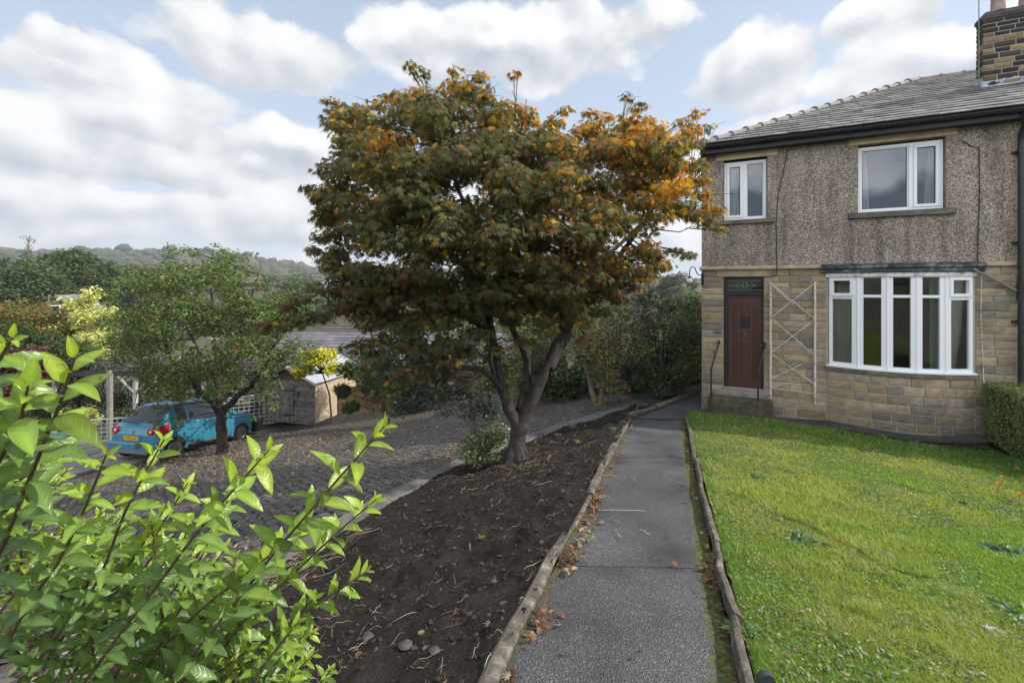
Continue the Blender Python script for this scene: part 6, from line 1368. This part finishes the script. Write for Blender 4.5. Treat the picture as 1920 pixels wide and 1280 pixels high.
big_tree('yellowing tree behind the left of the maple', 850, 48, zt(560,48), 4.2, [(.07,.09,.03),(.12,.12,.03)], 89, n=90, leaf=.35)
x = (53-960)/F*90; zb = float(ground_z(x, 90)); o = thing('poplar_tree', 'tall thin half-bare poplar standing above the left tree line', 'tree', (x, 90, zb)); m = MB(); H_ = zt(445,90)-zb; m.tube([(0,0,0),(0,0,H_*.7),(0,0,H_)], [.35,.2,.04], 7); rg = np.random.default_rng(90)
for k in range(60): z = H_*(.35+.65*rg.random()); a = rg.random()*6.28; l = 1.2*(1.15-z/H_)+.25; m.tube([(0,0,z),(l*.6*math.cos(a),l*.6*math.sin(a),z+l*1.1),(l*math.cos(a),l*math.sin(a),z+l*2.2)], [.07,.05,.02], 4, cap=False)
m.build('trunk', M['bark_pale'], o); foliage('crown', np.stack([x+rg.normal(0,.4,40), 90+rg.normal(0,.4,40), zb+H_*rg.uniform(.4,1,40), *[np.full(40,.5)]*3], -1), 14, .35, [(.08,.07,.05),(.06,.065,.04)], [1,1], M['leaf_dull'], o, seed=91, origin=(x,90,zb))
# woodland on the valley sides: one far mass of crowns
bm = bmesh.new(); bmesh.ops.create_icosphere(bm, subdivisions=2, radius=1); BV = np.array([v.co[:] for v in bm.verts]); BF = np.array([[v.index for v in f_.verts] for f_ in bm.faces]); bm.free()
rg = np.random.default_rng(95); N = 5200; az = np.radians(rg.uniform(-53, 24, N)); rr = 120+820*rg.random(N)**.75; X = rr*np.sin(az); Y = rr*np.cos(az); azd = np.degrees(az)
moor = (azd > -37) & (azd < -29) & (rr > 720) & (rg.random(N) < .85); keep = ~moor & (Y > 90); X, Y, rr = X[keep], Y[keep], rr[keep]; n = len(X); S = 2.6*np.exp(rg.normal(0,.42,n))*(1+.25*(rr > 500)); Zg = far_z(X, Y)
V = np.empty((n, len(BV), 3)); 
for i in range(n):
    d = BV; k = 1+.34*np.sin(d[:,0]*5+i)*np.sin(d[:,1]*6+2*i)*np.cos(d[:,2]*5+i*.7)+.10*np.sin(d[:,0]*13+i)*np.cos(d[:,1]*12+d[:,2]*11); V[i] = d*k[:,None]*S[i]*np.array((1.1,1.1,.72))+np.array((X[i],Y[i],Zg[i]+S[i]*.55))
g = rg.uniform(.75,1.3,n); hue = rg.random(n); cw = np.stack([(.050+.035*(hue>.8)+.02*(hue<.1))*g, .062*g+.012*(hue>.8), .036*g, np.ones(n)], -1)
M['woodland'] = pmat('woodland', rough=.95, attr=True, var_cols=[(.45,.45,.45),(1,1,1),(1.5,1.45,1.3)], vscale=.9, bump=1, bscale=1.2, bdist=.8)
tag(mesh_np('woodland', V.reshape(-1,3), (BF[None]+(np.arange(n)*len(BV))[:,None,None]).reshape(-1,3), M['woodland'], smooth=True, col=np.repeat(cw, len(BV), 0)), kind='stuff')
# overhead wire across the valley
A_ = W3(440, 517, 45); B_ = W3(720, 488, 45); wo_ = thing('overhead_wire', 'thin black overhead wire crossing the valley behind the maple', 'wire', tuple((A_+B_)/2)); m = MB(); m.tube([A_+(B_-A_)*t-(A_+B_)/2+np.array((0,0,-.6*4*t*(1-t))) for t in np.linspace(-.3,1,14)], .02, 5); m.build('wire', M['black_iron'], wo_)

far_house('dark stone house across the road, seen mirrored in the bow window', (2.5, -21, -.5), math.pi+.1, 11, 7.5, 4.4, 6.6, wall=(.22,.18,.13), roofc=((.10,.10,.115),), chims=(-3.2,), wins=(('f',-2.5,.6,1.6,1.4),('f',2.5,.6,1.6,1.4)), rows=12)
rg = np.random.default_rng(97); n = 110; rh = thing('roadside_hedge', 'unclipped hedge along the road, seen mirrored low in the bow window', 'hedge', (3, -3.4, .3)); cl = np.stack([rg.uniform(-4,11,n), rg.uniform(-3.9,-3.0,n), rg.uniform(.4,1.75,n), *[rg.uniform(.3,.5,n)]*3], -1); foliage('foliage', cl, 60, .07, [(.05,.08,.025),(.08,.11,.03),(.04,.06,.02)], [1,1,1], M['leaf_dull'], rh, tm=TO3, seed=98, origin=(3,-3.4,.3))
# ------------------------------------------------------------------ foreground privet
pv0 = np.array((-.75, .95, -.35)); privet = thing('privet_bush', 'bright green large-leaved privet bush filling the near left corner', 'bush', tuple(pv0)); prl = lambda p: np.array(p)-pv0
r = np.random.default_rng(123)
STEMS = [ # screen-traced shoots placed at their own real distance: pixel points tip -> down, distance tip/base, leaf length
 ([(722,797),(611,924),(505,1046),(457,1110),(340,1253),(250,1380)], .62, .80, .058, 9),
 ([(505,842),(451,903),(372,993),(297,1094),(223,1190),(150,1290)], .66, .82, .056, 8),
 ([(706,935),(637,993),(542,1083),(478,1137),(400,1240),(330,1340)], .80, .95, .052, 8),
 ([(690,1070),(611,1120),(531,1174),(451,1237),(380,1310)], .92, 1.0, .048, 7),
 ([(308,823),(266,897),(228,972),(197,1062),(159,1131),(106,1190),(40,1280)], .70, .85, .050, 9),
 ([(141,668),(114,754),(90,812),(55,900),(15,1000),(-40,1120)], .50, .66, .062, 8),
 ([(53,722),(37,796),(0,860),(-50,960)], .48, .6, .056, 5),
 ([(200,850),(165,940),(112,1051),(53,1131),(0,1230)], .62, .75, .052, 8),
 ([(560,1000),(480,1060),(390,1130),(300,1215),(230,1300)], .78, .95, .050, 7),
 ([(430,930),(390,1010),(330,1100),(260,1190),(200,1290)], .80, .95, .048, 7),
 ([(352,905),(318,960),(270,1040),(210,1120),(140,1220),(80,1310)], .85, 1.0, .048, 8),
 ([(590,1120),(520,1190),(450,1260),(400,1330)], .95, 1.05, .046, 6),
 ([(575,1185),(520,1240),(470,1300)], 1.0, 1.1, .045, 5),
 ([(25,632),(-30,720),(-80,800)], .5, .6, .055, 4),
 ([(620,1255),(585,1300),(560,1360)], .95, 1.0, .045, 3),
]
stm = MB(); LP = []; LA = []; LN = []; LS = []; LC = []; young = np.array((.24,.33,.035)); mid_ = np.array((.145,.245,.045)); old_ = np.array((.088,.155,.045))
def shoot(P_, leaf, nodes, bright=1.0):
    """P_: points tip->base in world; opposite leaf pairs, each pair turned a quarter turn from the last"""
    P_ = np.array(P_); seg = np.linalg.norm(np.diff(P_, axis=0), axis=1); cum = np.concatenate([[0], np.cumsum(seg)]); L = cum[-1]; tt = np.linspace(0, L, 24); Q = np.stack([np.interp(tt, cum, P_[:,k]) for k in range(3)], -1); Q[1:-1] = (Q[:-2]+2*Q[1:-1]+Q[2:])/4
    stm.tube([prl(q) for q in Q], list(np.interp(np.linspace(0,1,24), [0,.15,1], [.0011,.0018,.0034])), 7)
    d0 = norm(Q[0]-Q[3]); up = np.array((0,0,1.)); side = norm(np.cross(d0, up)); ph = r.uniform(0, 1.57); step = leaf*.60; s = .004; k = 0
    while s < L*.98:
        q = np.array([np.interp(s, tt, Q[:,j]) for j in range(3)]); q2 = np.array([np.interp(min(s+.02, L), tt, Q[:,j]) for j in range(3)]); d = norm(q-q2); sd = norm(np.cross(d, up)); w = np.cross(sd, d); a = ph+k*math.pi/2+r.normal()*.18
        grow = min(1, .45+.2*k)*(1 if s < L*.75 else .9)
        for sg in (1, -1):
            rad = (math.cos(a)*sd+math.sin(a)*w)*sg; open_ = r.uniform(.75, 1.2) if k > 1 else r.uniform(.3, .7); ax = d*math.cos(open_)+rad*math.sin(open_)+np.array((.0,0,-.06)); nn = d*math.sin(open_)-rad*math.cos(open_)+r.normal(size=3)*.22+np.array((0,0,.25))
            LP.append(q+rad*.002); LA.append(ax); LN.append(nn); LS.append(leaf*grow*r.uniform(.62, 1.08)); f_ = np.clip((s/L)*1.5+r.normal()*.12, 0, 1); c = young*(1-f_)*(1-f_)+mid_*2*f_*(1-f_)+old_*f_*f_; LC.append(c*r.uniform(.85, 1.2)*bright)
        k += 1; s += step*r.uniform(.75, 1.2)*(1 if k > 2 else .55)
for px, Ya, Yb, leaf, nodes in STEMS:
    n = len(px); shoot([W3(x, y, Ya+(Yb-Ya)*i/(n-1)) for i, (x, y) in enumerate(px)], leaf, nodes)
# the body of the bush
for i in range(112):
    tx = r.uniform(-80, 600); lim = np.interp(tx, [-80,60,200,330,430,520,600], [760,800,870,930,1010,1090,1170]); ty = lim+abs(r.normal())*150+10
    if ty > 1400: continue
    Y = r.uniform(.8, 1.35); tip = W3(tx, ty, Y); L = r.uniform(.22, .42); dirn = norm(np.array((-.62+r.normal()*.18, r.normal()*.25, -.78))); mid = tip+dirn*L*.5+r.normal(size=3)*.012; shoot([tip, mid, tip+dirn*L+np.array((.02,0,-.03))], r.uniform(.038, .056), 6, .95)
# hidden base stems down to the soil
for i in range(16): a = W3(r.uniform(-150, 350), r.uniform(1250, 1450), r.uniform(.8, 1.2)); stm.tube([prl(a), prl((a*.5+pv0*.5)+r.normal(size=3)*.05), r.normal(size=3)*np.array((.12,.12,0))], [.004,.007,.010], 7)
stm.build('stems', M['privet_stem'], privet, smooth=True)
LP, LA, LN, LS, LC = map(np.array, (LP, LA, LN, LS, LC)); TP = tmpl_ovate(8, .205, -.26, .20)
TP2 = tmpl_ovate(8, .215, -.08, .24); TP3 = tmpl_ovate(8, .20, -.42, .16); sel = r.integers(0, 3, len(LP)); VV = []; FF_ = []; CC = []; b = 0
for t, tm in enumerate((TP, TP2, TP3)):
    i = sel == t; V, F_, c = place(tm, LP[i]-pv0, LA[i], LN[i], LS[i], LC[i]); VV.append(V); FF_.append(F_+b); b += len(V); k = len(tm[0]); 
    # pale midrib: the centre vertices of every leaf
    c = c.reshape(-1, k, 4); tv = tm[0]; c[:,:,3] = (tv[:,1]+1.1*np.abs(tv[:,0]))[None]; age = r.random((len(c),1,1)); c[:,:,:3] = c[:,:,:3]*np.where(age < .12, .62, 1.0); c[:,1::3,:3] = c[:,1::3,:3]*1.35+np.array((.03,.045,.01)); CC.append(c.reshape(-1, 4))
def m_privet():
    m = leafmat('leaf_privet', .32, .42, .5, (1.5, 1.35, .45)); nt = m.node_tree; b_ = nt.nodes['Principled BSDF']; tc = nd(nt, 'ShaderNodeTexCoord'); n = nd(nt, 'ShaderNodeTexNoise'); n.inputs['Scale'].default_value = 140; n.inputs['Detail'].default_value = 3; lk(nt, tc.outputs['Object'], n.inputs['Vector'])
    at = nd(nt, 'ShaderNodeAttribute', attribute_name='Col'); sv = math_(nt, 'SINE', math_(nt, 'MULTIPLY', at.outputs['Alpha'], 44.0)); ve = math_(nt, 'POWER', math_(nt, 'MULTIPLY', math_(nt, 'ADD', sv, 1.0), .5), 8.0)
    n5 = nd(nt, 'ShaderNodeTexNoise'); n5.inputs['Scale'].default_value = 55; n5.inputs['Detail'].default_value = 4; lk(nt, tc.outputs['Object'], n5.inputs['Vector']); bl_ = ramp(nt, n5.outputs['Fac'], [(.30, (.62,.66,.6)), (.5, (1,1,1)), (.72, (1.12,1.1,1.1))])
    cc_ = mixc(nt, 1, mixc(nt, math_(nt, 'MULTIPLY', ve, .14), at.outputs['Color'], (.30,.40,.12)), bl_, 'MULTIPLY'); n6 = nd(nt, 'ShaderNodeTexNoise'); n6.inputs['Scale'].default_value = 90; n6.inputs['Detail'].default_value = 1; lk(nt, tc.outputs['Object'], n6.inputs['Vector']); sp_ = ramp(nt, n6.outputs['Fac'], [(.73, (0,0,0)), (.77, (1,1,1))]); cc_ = mixc(nt, sp_, cc_, (.12,.07,.03)); lk(nt, cc_, b_.inputs['Base Color'])
    hh_ = math_(nt, 'ADD', n.outputs['Fac'], math_(nt, 'MULTIPLY', ve, -1.2)); bp = nd(nt, 'ShaderNodeBump'); bp.inputs['Strength'].default_value = .22; bp.inputs['Distance'].default_value = .0016; lk(nt, hh_, bp.inputs['Height']); lk(nt, bp.outputs[0], b_.inputs['Normal']); return m
M['leaf_privet'] = m_privet()
mesh_np('foliage', np.concatenate(VV), np.concatenate(FF_), M['leaf_privet'], privet, smooth=True, col=np.concatenate(CC))

# ------------------------------------------------------------------ grass
r = np.random.default_rng(200); n = 420000; Y = 1.05+ (1/(r.random(n)*(1/1.15-1/9.8)+1/9.8)-1.15); X = PR(Y)+.085+r.random(n)**1.0*(np.minimum(1.22*Y+.4, 9.2)-PR(Y)); ok = in_lawn(X, Y); X, Y = X[ok], Y[ok]; n = len(X)
bare = vnoise(X, Y, 67, 3, 2.7); okb = (bare < .47) | (r.random(n) < .25); X, Y = X[okb], Y[okb]; n = len(X)
s_, t_ = world_to_house(X, Y); ok = ~((s_ > 4.62) & (s_ < 5.2) & (t_ > -6.5)); X, Y = X[ok], Y[ok]; n = len(X)
d = np.hypot(X, Y); patch = vnoise(X, Y, 61, 4, .9); patch2 = vnoise(X, Y, 62, 4, 3.0, .6); s_, t_ = world_to_house(X, Y); rank = np.clip(1.6-np.abs(t_+1.0)*1.1, 0, 1)+np.clip(1-(np.abs(s_-4.1))*1.2, 0, 1)*.9*(t_ > -4)+np.clip(1-np.abs(X-PR(Y)-.12)*9, 0, 1)*.9
h = (.016+.012*np.clip(patch2*2+.5, 0, 1.5)+.03*np.clip(rank, 0, 1.2)*r.random(n)+.028*(vnoise(X, Y, 66, 2, 1.6) > .33))*r.uniform(.6, 1.4, n); wdt = np.maximum(.0016, d*.00078)*r.uniform(.7, 1.3, n)*1.05
a = r.random(n)*6.28; ln = r.uniform(.25, 1.1, n)*h; ux, uy = np.cos(a), np.sin(a); b_ = r.random(n)*6.28; Zb = lawn_z(X, Y)-.004
lx = wdt*np.cos(b_); ly = wdt*np.sin(b_); V = np.empty((n, 5, 3)); V[:,0] = np.stack([X-lx, Y-ly, Zb], -1); V[:,1] = np.stack([X+lx, Y+ly, Zb], -1); mx, my, mz = X+ux*ln*.35, Y+uy*ln*.35, Zb+h*.6; V[:,2] = np.stack([mx+lx*.75, my+ly*.75, mz], -1); V[:,3] = np.stack([mx-lx*.75, my-ly*.75, mz], -1); V[:,4] = np.stack([X+ux*ln, Y+uy*ln, Zb+h], -1)
i = np.arange(n)[:,None]*5; q = i+np.array([[0,1,2,3]]); t3 = i+np.array([[3,2,4]])
gr = np.array((.20,.335,.05)); ye = np.array((.34,.40,.09)); dk = np.array((.11,.235,.04)); st_ = np.array((.45,.39,.22)); f1 = np.clip(.55+patch*1.9+patch2*.6-rank*.5+r.normal(0,.22,n), 0, 1)[:,None]; c = gr*(1-f1)+ye*f1; f2 = np.clip(rank*.6+.15*(patch2 > .2)+r.normal(0,.15,n), 0, 1)[:,None]; c = c*(1-f2)+dk*f2; dry = r.random(n) < .05+.22*(patch2 > .35); c[dry] = st_; c *= r.uniform(.75, 1.25, (n, 1))
Cc = np.repeat(np.concatenate([c, np.ones((n,1))], 1), 5, 0); tag(mesh_np('grass', V.reshape(-1,3), [q, t3], M['grass_blade'], col=Cc), kind='stuff')
nn_ = 30000; rw = np.random.default_rng(210); Yw = 1.2+8*rw.random(nn_)**1.25; Xw = PR(Yw)+.1+rw.random(nn_)*(np.minimum(1.2*Yw+.3, 9)-PR(Yw)); ok = in_lawn(Xw, Yw) & (vnoise(Xw, Yw, 68, 3, 1.9)+.5*np.exp(-((Xw-PR(Yw)-.25)/.35)**2) > .16); Xw, Yw = Xw[ok], Yw[ok]; nw = len(Xw); aw = rw.random(nw)*6.28
V, F_, c = place(TO3, np.stack([Xw, Yw, lawn_z(Xw, Yw)+rw.uniform(.006,.028,nw)], -1), np.stack([np.cos(aw), np.sin(aw), rw.uniform(-.1,.7,nw)], -1), np.tile((0,0,1.), (nw,1))+rw.normal(size=(nw,3))*.35, rw.uniform(.010,.025,nw)*(1+.08*Yw), palette(rw, nw, [(.11,.19,.06),(.15,.24,.08),(.08,.15,.05),(.22,.27,.10),(.24,.16,.09)], [.3,.3,.2,.12,.08])); tag(mesh_np('clover', V, F_, M['leaf_green'], col=c), kind='stuff')
# broad-leaved weeds in the lawn
def weed(label, X, Y, n, L, cols, up=.35, name='lawn_weed', group='broad-leaved weeds in the lawn', w=.2, fn=lawn_z):
    z = float(fn(X, Y)); o = thing(name, label, 'weed', (X, Y, z), group=group); rg = np.random.default_rng(int(X*1000+Y*77) % 99999); a = rg.random(n)*6.28; el = rg.uniform(.1, 1.0, n)*up*2; ax = np.stack([np.cos(a), np.sin(a), el], -1); nr = np.tile((0,0,1.0), (n,1))+rg.normal(size=(n,3))*.25
    pos = np.stack([rg.normal(0, L*.25, n), rg.normal(0, L*.25, n), np.full(n, .005)], -1); n = int(n*1.7); L *= .62; a = rg.random(n)*6.28; el = rg.uniform(.1, 1.0, n)*up*2; ax = np.stack([np.cos(a), np.sin(a), el], -1); nr = np.tile((0,0,1.0), (n,1))+rg.normal(size=(n,3))*.35; pos = np.stack([rg.normal(0, L*.55, n), rg.normal(0, L*.55, n), np.full(n, .012)], -1); V, F_, c = place(tmpl_ovate(5, w, -.5, .12), pos, ax, nr, L*rg.uniform(.5,1.2,n), palette(rg, n, cols, [1]*len(cols))); mesh_np('leaves', V, F_, M['leaf_green'], o, smooth=True, col=c); return o
def lawn_at(px, py):
    for Y in np.arange(1.2, 9.5, .01):
        X = (px-960)/F*Y; 
        if HY-F*(float(lawn_z(X, Y))-EYE)/Y <= py: return X, Y
    return (px-960)/F*3, 3.
WG = [(.06,.13,.04),(.09,.17,.05),(.12,.19,.07)]
for lab, px, py, n, L, cols in [('dandelion rosette in mid lawn with splayed pale leaves', 1640, 1045, 26, .13, [(.10,.18,.07),(.16,.25,.12),(.07,.14,.04)]), ('large dark weed clump in the left of the lawn', 1500, 1015, 60, .12, WG), ('leafy weed at the lower right edge of the lawn', 1905, 1160, 34, .13, [(.14,.24,.05),(.09,.17,.05)]),
    ('low weed near the right edge by a molehill', 1890, 1040, 44, .14, [(.06,.14,.06),(.12,.2,.1)]), ('weed clump under the hedge end', 1880, 960, 70, .10, WG), ('long-leaved weed beside the lawn log near the viewer', 1395, 1190, 30, .09, WG), ('small weed by the lawn log near its middle', 1350, 1050, 24, .07, WG), ('grass tuft like weed by the house apron', 1545, 790, 50, .16, [(.07,.15,.03),(.09,.18,.04)]), ('rosette in the far part of the lawn', 1420, 895, 24, .10, WG), ('small rosette right of mid lawn', 1800, 945, 22, .10, WG)]:
    X, Y = lawn_at(px, py); weed(lab, X, Y, n, L, cols, up=.7 if 'tuft' in lab else .35, w=.07 if 'tuft' in lab else .2)
# orange flowers by the hedge
M['orange_petal'] = pmat('orange_petal', (.75,.13,.02), .5)
for k, (px, py) in enumerate([(1905,880),(1877,903),(1870,923),(1897,937),(1910,938)]):
    X, Y = lawn_at(px, py+10); z = float(lawn_z(X, Y)); lab = ['orange nasturtium flower tucked against the hedge foot','orange nasturtium flower, upper one out on the grass','small orange nasturtium flower, lowest on the left','orange nasturtium bud beside the rightmost flower','orange nasturtium flower at the very right edge'][k]; o = thing('nasturtium_flower', lab, 'flower', (X, Y, z), group='orange flowers by the hedge'); m = MB(); H_ = .09+.03*(k % 3); m.tube([(0,0,0),(.01,0,H_*.6),(.0,-.01,H_)], .002, 5); m.build('stem', M['privet_stem'], o)
    V, F_, c = place(tmpl_ovate(4, .42, -.25, .05), np.tile((0,-.01,H_), (5,1)), np.stack([np.cos(np.arange(5)*1.257), np.sin(np.arange(5)*1.257)*.5-.4, .7+0*np.arange(5)], -1), np.tile((0,-1,.6), (5,1)), np.full(5,.026 if k != 3 else .014), np.ones((5,3))); mesh_np('petals', V, F_, M['orange_petal'], o, smooth=True)
    n = 9; a = r.random(n)*6.28; V, F_, c = place(tmpl_ovate(4, .45, -.1, .02), np.stack([np.cos(a)*.06, np.sin(a)*.06, r.uniform(.02,.07,n)], -1), np.stack([np.cos(a), np.sin(a), 0*a], -1), np.tile((0,0,1.), (n,1)), r.uniform(.03,.05,n), palette(r, n, WG, [1,1,1])); mesh_np('leaves', V, F_, M['leaf_green'], o, smooth=True, col=c)

# ------------------------------------------------------------------ leaf litter, twigs and debris
def litter(name, X, Y, zf, size, cols, wts, tm, seed, mat='leaf_dull', lift=.008, tilt=.35):
    rg = np.random.default_rng(seed); n = len(X); a = rg.random(n)*6.28; pos = np.stack([X, Y, zf(X, Y)+lift*rg.random(n)+.004], -1); V, F_, c = place(tm, pos, np.stack([np.cos(a), np.sin(a), rg.normal(0,.15,n)], -1), np.tile((0,0,1.), (n,1))+rg.normal(size=(n,3))*tilt, size*rg.uniform(.6,1.3,n), palette(rg, n, cols, wts, .35)); return tag(mesh_np(name, V, F_, M[mat], smooth=False, col=c), kind='stuff')
r = np.random.default_rng(300)
# on the driveway, thickest under the apple tree
n = 8500; X = np.concatenate([r.uniform(-9.5, 2.8, n), r.normal(-8.2, 1.5, 1600), r.normal(-.9,.8,700)]); Y = np.concatenate([2.8+16*r.random(n)**.8, r.normal(13.0, 1.3, 1600), r.normal(8.5,.9,700)]); ok = in_drive(X, Y); X, Y = X[ok], Y[ok]
litter('fallen_leaves', X, Y, lambda x, y: drive_z(x, y)+.03, .052, [(.30,.22,.13),(.22,.13,.08),(.36,.30,.20),(.16,.10,.06)], [.35,.25,.25,.15], TO3, 301)
TMs = TM; bx = lambda Y, f: (KX(Y)+.15)*(1-f)+(PL(Y)-.08)*f
n = 420; Y = 1.3+8.8*r.random(n)**1.3; f = r.random(n); litter('bed_leaf_litter', bx(Y, f), Y, bed_z, .036, [(.16,.10,.06),(.22,.15,.09),(.10,.07,.05),(.28,.23,.15)], [.35,.25,.2,.2], TMs, 302, tilt=.7)
# drifts of brown leaves against the left log and in the moss gutter
YL = np.concatenate([r.normal(3.08,.08,90), r.normal(2.35,.07,60), r.normal(1.9,.06,30), r.normal(4.2,.22,110), r.normal(1.75,.05,14), r.uniform(5,9,90)]); XL = PL(YL)+.02+np.abs(r.normal(0,.045,len(YL))); YR = np.concatenate([r.normal(2.9,.12,70), r.uniform(1.5,8.5,120)]); XR_ = PR(YR)+.02-np.abs(r.normal(0,.04,len(YR)))
YP = r.uniform(1.5, 9.5, 46); XP = PL(YP)+r.random(46)*1.0; pz_ = lambda x, y: path_z(PL(y)+.5, y)*.5+path_z(x, y)*.5+.004
litter('path_leaf_litter', np.concatenate([XL, XR_, XP]), np.concatenate([YL, YR, YP]), pz_, .034, [(.17,.085,.055),(.24,.14,.085),(.12,.07,.05),(.34,.27,.18)], [.4,.25,.2,.15], TMs, 303, lift=.025, tilt=.6)
YM = np.concatenate([r.normal(3.5,.35,50)]); XM = PL(YM)+.05+np.abs(r.normal(0,.05,50)); litter('bark_scraps', XM, YM, pz_, .055, [(.27,.19,.12),(.36,.27,.19),(.2,.13,.08)], [1,1,1], TO, 304, lift=.03, tilt=.6)
# twigs, roots and straw on the bed and path
tw = MB(); rr_ = random.Random(9)
def twig(x, y, zf, L, rad, col):
    a = rr_.random()*6.28; tw.cur = (*col, 1); p = []; h = 0
    for k in range(5): p.append((x+math.cos(a)*L*(k/4-.5)+rr_.uniform(-.035,.035)*L, y+math.sin(a)*L*(k/4-.5)+rr_.uniform(-.035,.035)*L, 0))
    p = [(q[0], q[1], float(zf(q[0], q[1]))+rad+rr_.uniform(0, .016)) for q in p]; tw.tube(p, [rad*.6,rad,rad,rad*.8,rad*.4], 5)
TC = [(.26,.19,.12),(.18,.12,.075),(.34,.28,.19),(.11,.075,.05),(.15,.08,.05)]
for k in range(1100):
    Y = 1.4+8.9*rr_.random()**1.25; f = rr_.random(); x = float(bx(Y, f)); band = math.sin(Y*2.1+f*3) 
    if band < -.2 and rr_.random() < .6: continue
    twig(x, Y, bed_z, rr_.uniform(.03, .16), rr_.uniform(.0009, .0024), TC[rr_.randrange(5)])
for k in range(120): Y = rr_.gauss(6.3,.5); x = rr_.gauss(.1,.55); twig(x, Y, bed_z, rr_.uniform(.1,.35), rr_.uniform(.001,.0028), TC[rr_.randrange(5)])
for k in range(150): Y = rr_.gauss(4.1,.4); x = float(KX(Y))+abs(rr_.gauss(.35,.3)); twig(x, Y, bed_z, rr_.uniform(.08,.32), rr_.uniform(.001,.0026), TC[rr_.choice([0,2,2,1])])
for x, Y, L in ((.95,3.95,.4),(.86,3.7,.12),(1.02,3.5,.1),(1.75,4.8,.25),(1.3,4.9,.25),(1.05,5.0,.2)): twig(x, Y, pz_, L, .004, (.33,.25,.15))
tag(tw.build('twig_debris', pmat('twig', rough=.85, attr=True)), kind='stuff')
# small green seedlings along the left log and near the bend
for k, (lab, X, Y, n, L) in enumerate([('weed clump along the far left log', 2.05, 8.3, 40, .09), ('weed clump on the soil beside the far left log', 1.75, 7.8, 34, .08), ('broad-leaved seedling on the soil right of the maple', 1.05, 7.3, 14, .11), ('green weeds at the bend of the path', 2.45, 9.15, 60, .10), ('trailing weed by the broken pale log', .55, 3.3, 12, .05), ('seedling under the leaf drift at the first joint', .42, 3.0, 9, .05), ('weeds at the lichened log middle', 1.6, 6.9, 30, .07), ('green seedling in the middle of the soil bed', -.25, 3.7, 12, .05), ('seedling in the mossy gutter by the first joint', 1.27, 2.95, 9, .05), ('ground ivy patch behind the maple trunk', .9, 8.6, 60, .09), ('ivy patch by the driveway kerb behind the maple', 1.2, 9.1, 50, .09)]):
    on_path = X > PL(Y)-.05; weed(lab, X, Y, n, L, [(.07,.13,.04),(.13,.18,.06),(.2,.2,.07)], .45, 'garden_weed', 'weeds along the bed and path', fn=(lambda x, y: path_z(x, y)+.03) if on_path else bed_z)
# stones on the bed
for k, (lab, px, Y, s) in enumerate([('flat grey stone on the soil near the viewer', 760, 2.35, .035), ('rounded grey stone on the soil left of the first log', 815, 2.2, .028), ('small flat stone in the middle of the soil bed', 925, 2.9, .024), ('grey stone on the soil by the privet', 690, 2.6, .034), ('pale stone half buried at the foot of the privet', 560, 1.95, .05)]):
    X = (px-960)/F*Y; o = MB(); rk = random.Random(k); prof = [(0,-.4),(.7,-.3),(1,.05),(.75,.35),(0,.5)]; o.lathe([(a*s, b_*s) for a, b_ in prof], n=9); o.v = [tuple(np.array(v)*(1+rk.uniform(-.16,.16))) for v in o.v]; so = o.build('stone', pmat('bed_stone', (.06,.058,.056) if k < 4 else (.26,.20,.14), .8, var=.3, vscale=30, bump=.4), smooth=True, loc=(X, Y, float(bed_z(X, Y))+s*.25)); tag(so, lab, 'stone', 'stones on the soil')
# dry brown leaf lying on the lawn, rounded post top by the lawn log
X, Y = lawn_at(1850, 1188); rg = np.random.default_rng(9); o = thing('dry_leaf', 'curled pale dead leaf lying on the near right of the lawn', 'leaf', (X, Y, float(lawn_z(X, Y))+.03)); V, F_, c = place(TM, np.array([(0,0,0),(.03,-.01,.005)]), np.array([(1,.2,.1),(.8,-.6,.1)]), np.array([(0,.1,1),(.1,.3,1)]), np.array([.06,.05]), np.array([(.5,.44,.42),(.42,.36,.34)])); mesh_np('blade', V, F_, M['leaf_dull'], o, col=c)
X, Y = (1436-960)/F*1.55, 1.55; zt_ = W3(1436, 1258, 1.55)[2]; zb_ = float(lawn_z(X, Y)); o = thing('gate_post', 'rounded dark metal post top at the bottom edge by the lawn log', 'post', (X, Y, zb_)); m = MB(); hp = zt_-zb_; m.obox((0,0,hp/2-.02), (1,0,0), (0,1,0), (0,0,1), .027, .006, hp/2-.012); 
pts = [(.027*math.cos(t), .027*math.sin(t)) for t in np.linspace(0, math.pi, 13)]; m.add([(x, -.012, hp-.03+z) for x, z in pts]+[(x, .012, hp-.03+z) for x, z in pts], [tuple(range(12,-1,-1)), tuple(range(13,26))]+[(i, i+1, 14+i, 13+i) for i in range(12)]); m.build('strap', pmat('galvanised', (.07,.075,.085), .45, .6, var=.3, vscale=30), o)
# ------------------------------------------------------------------ air: pale even haze over the valley
m = MB(); m.box(-1500, 1500, -60, 1500, -30, 130); hz_ = m.build('haze', None); hz_['kind'] = 'stuff'
hm = bpy.data.materials.new('haze_air'); hm.use_nodes = True; n_ = hm.node_tree
for q_ in list(n_.nodes):
    if q_.type == 'BSDF_PRINCIPLED': n_.nodes.remove(q_)
v_ = n_.nodes.new('ShaderNodeVolumePrincipled'); v_.inputs['Color'].default_value = (.86, .92, 1, 1); v_.inputs['Density'].default_value = .00034; v_.inputs['Anisotropy'].default_value = .2
n_.links.new(v_.outputs[0], n_.nodes['Material Output'].inputs['Volume']); hz_.data.materials.append(hm)
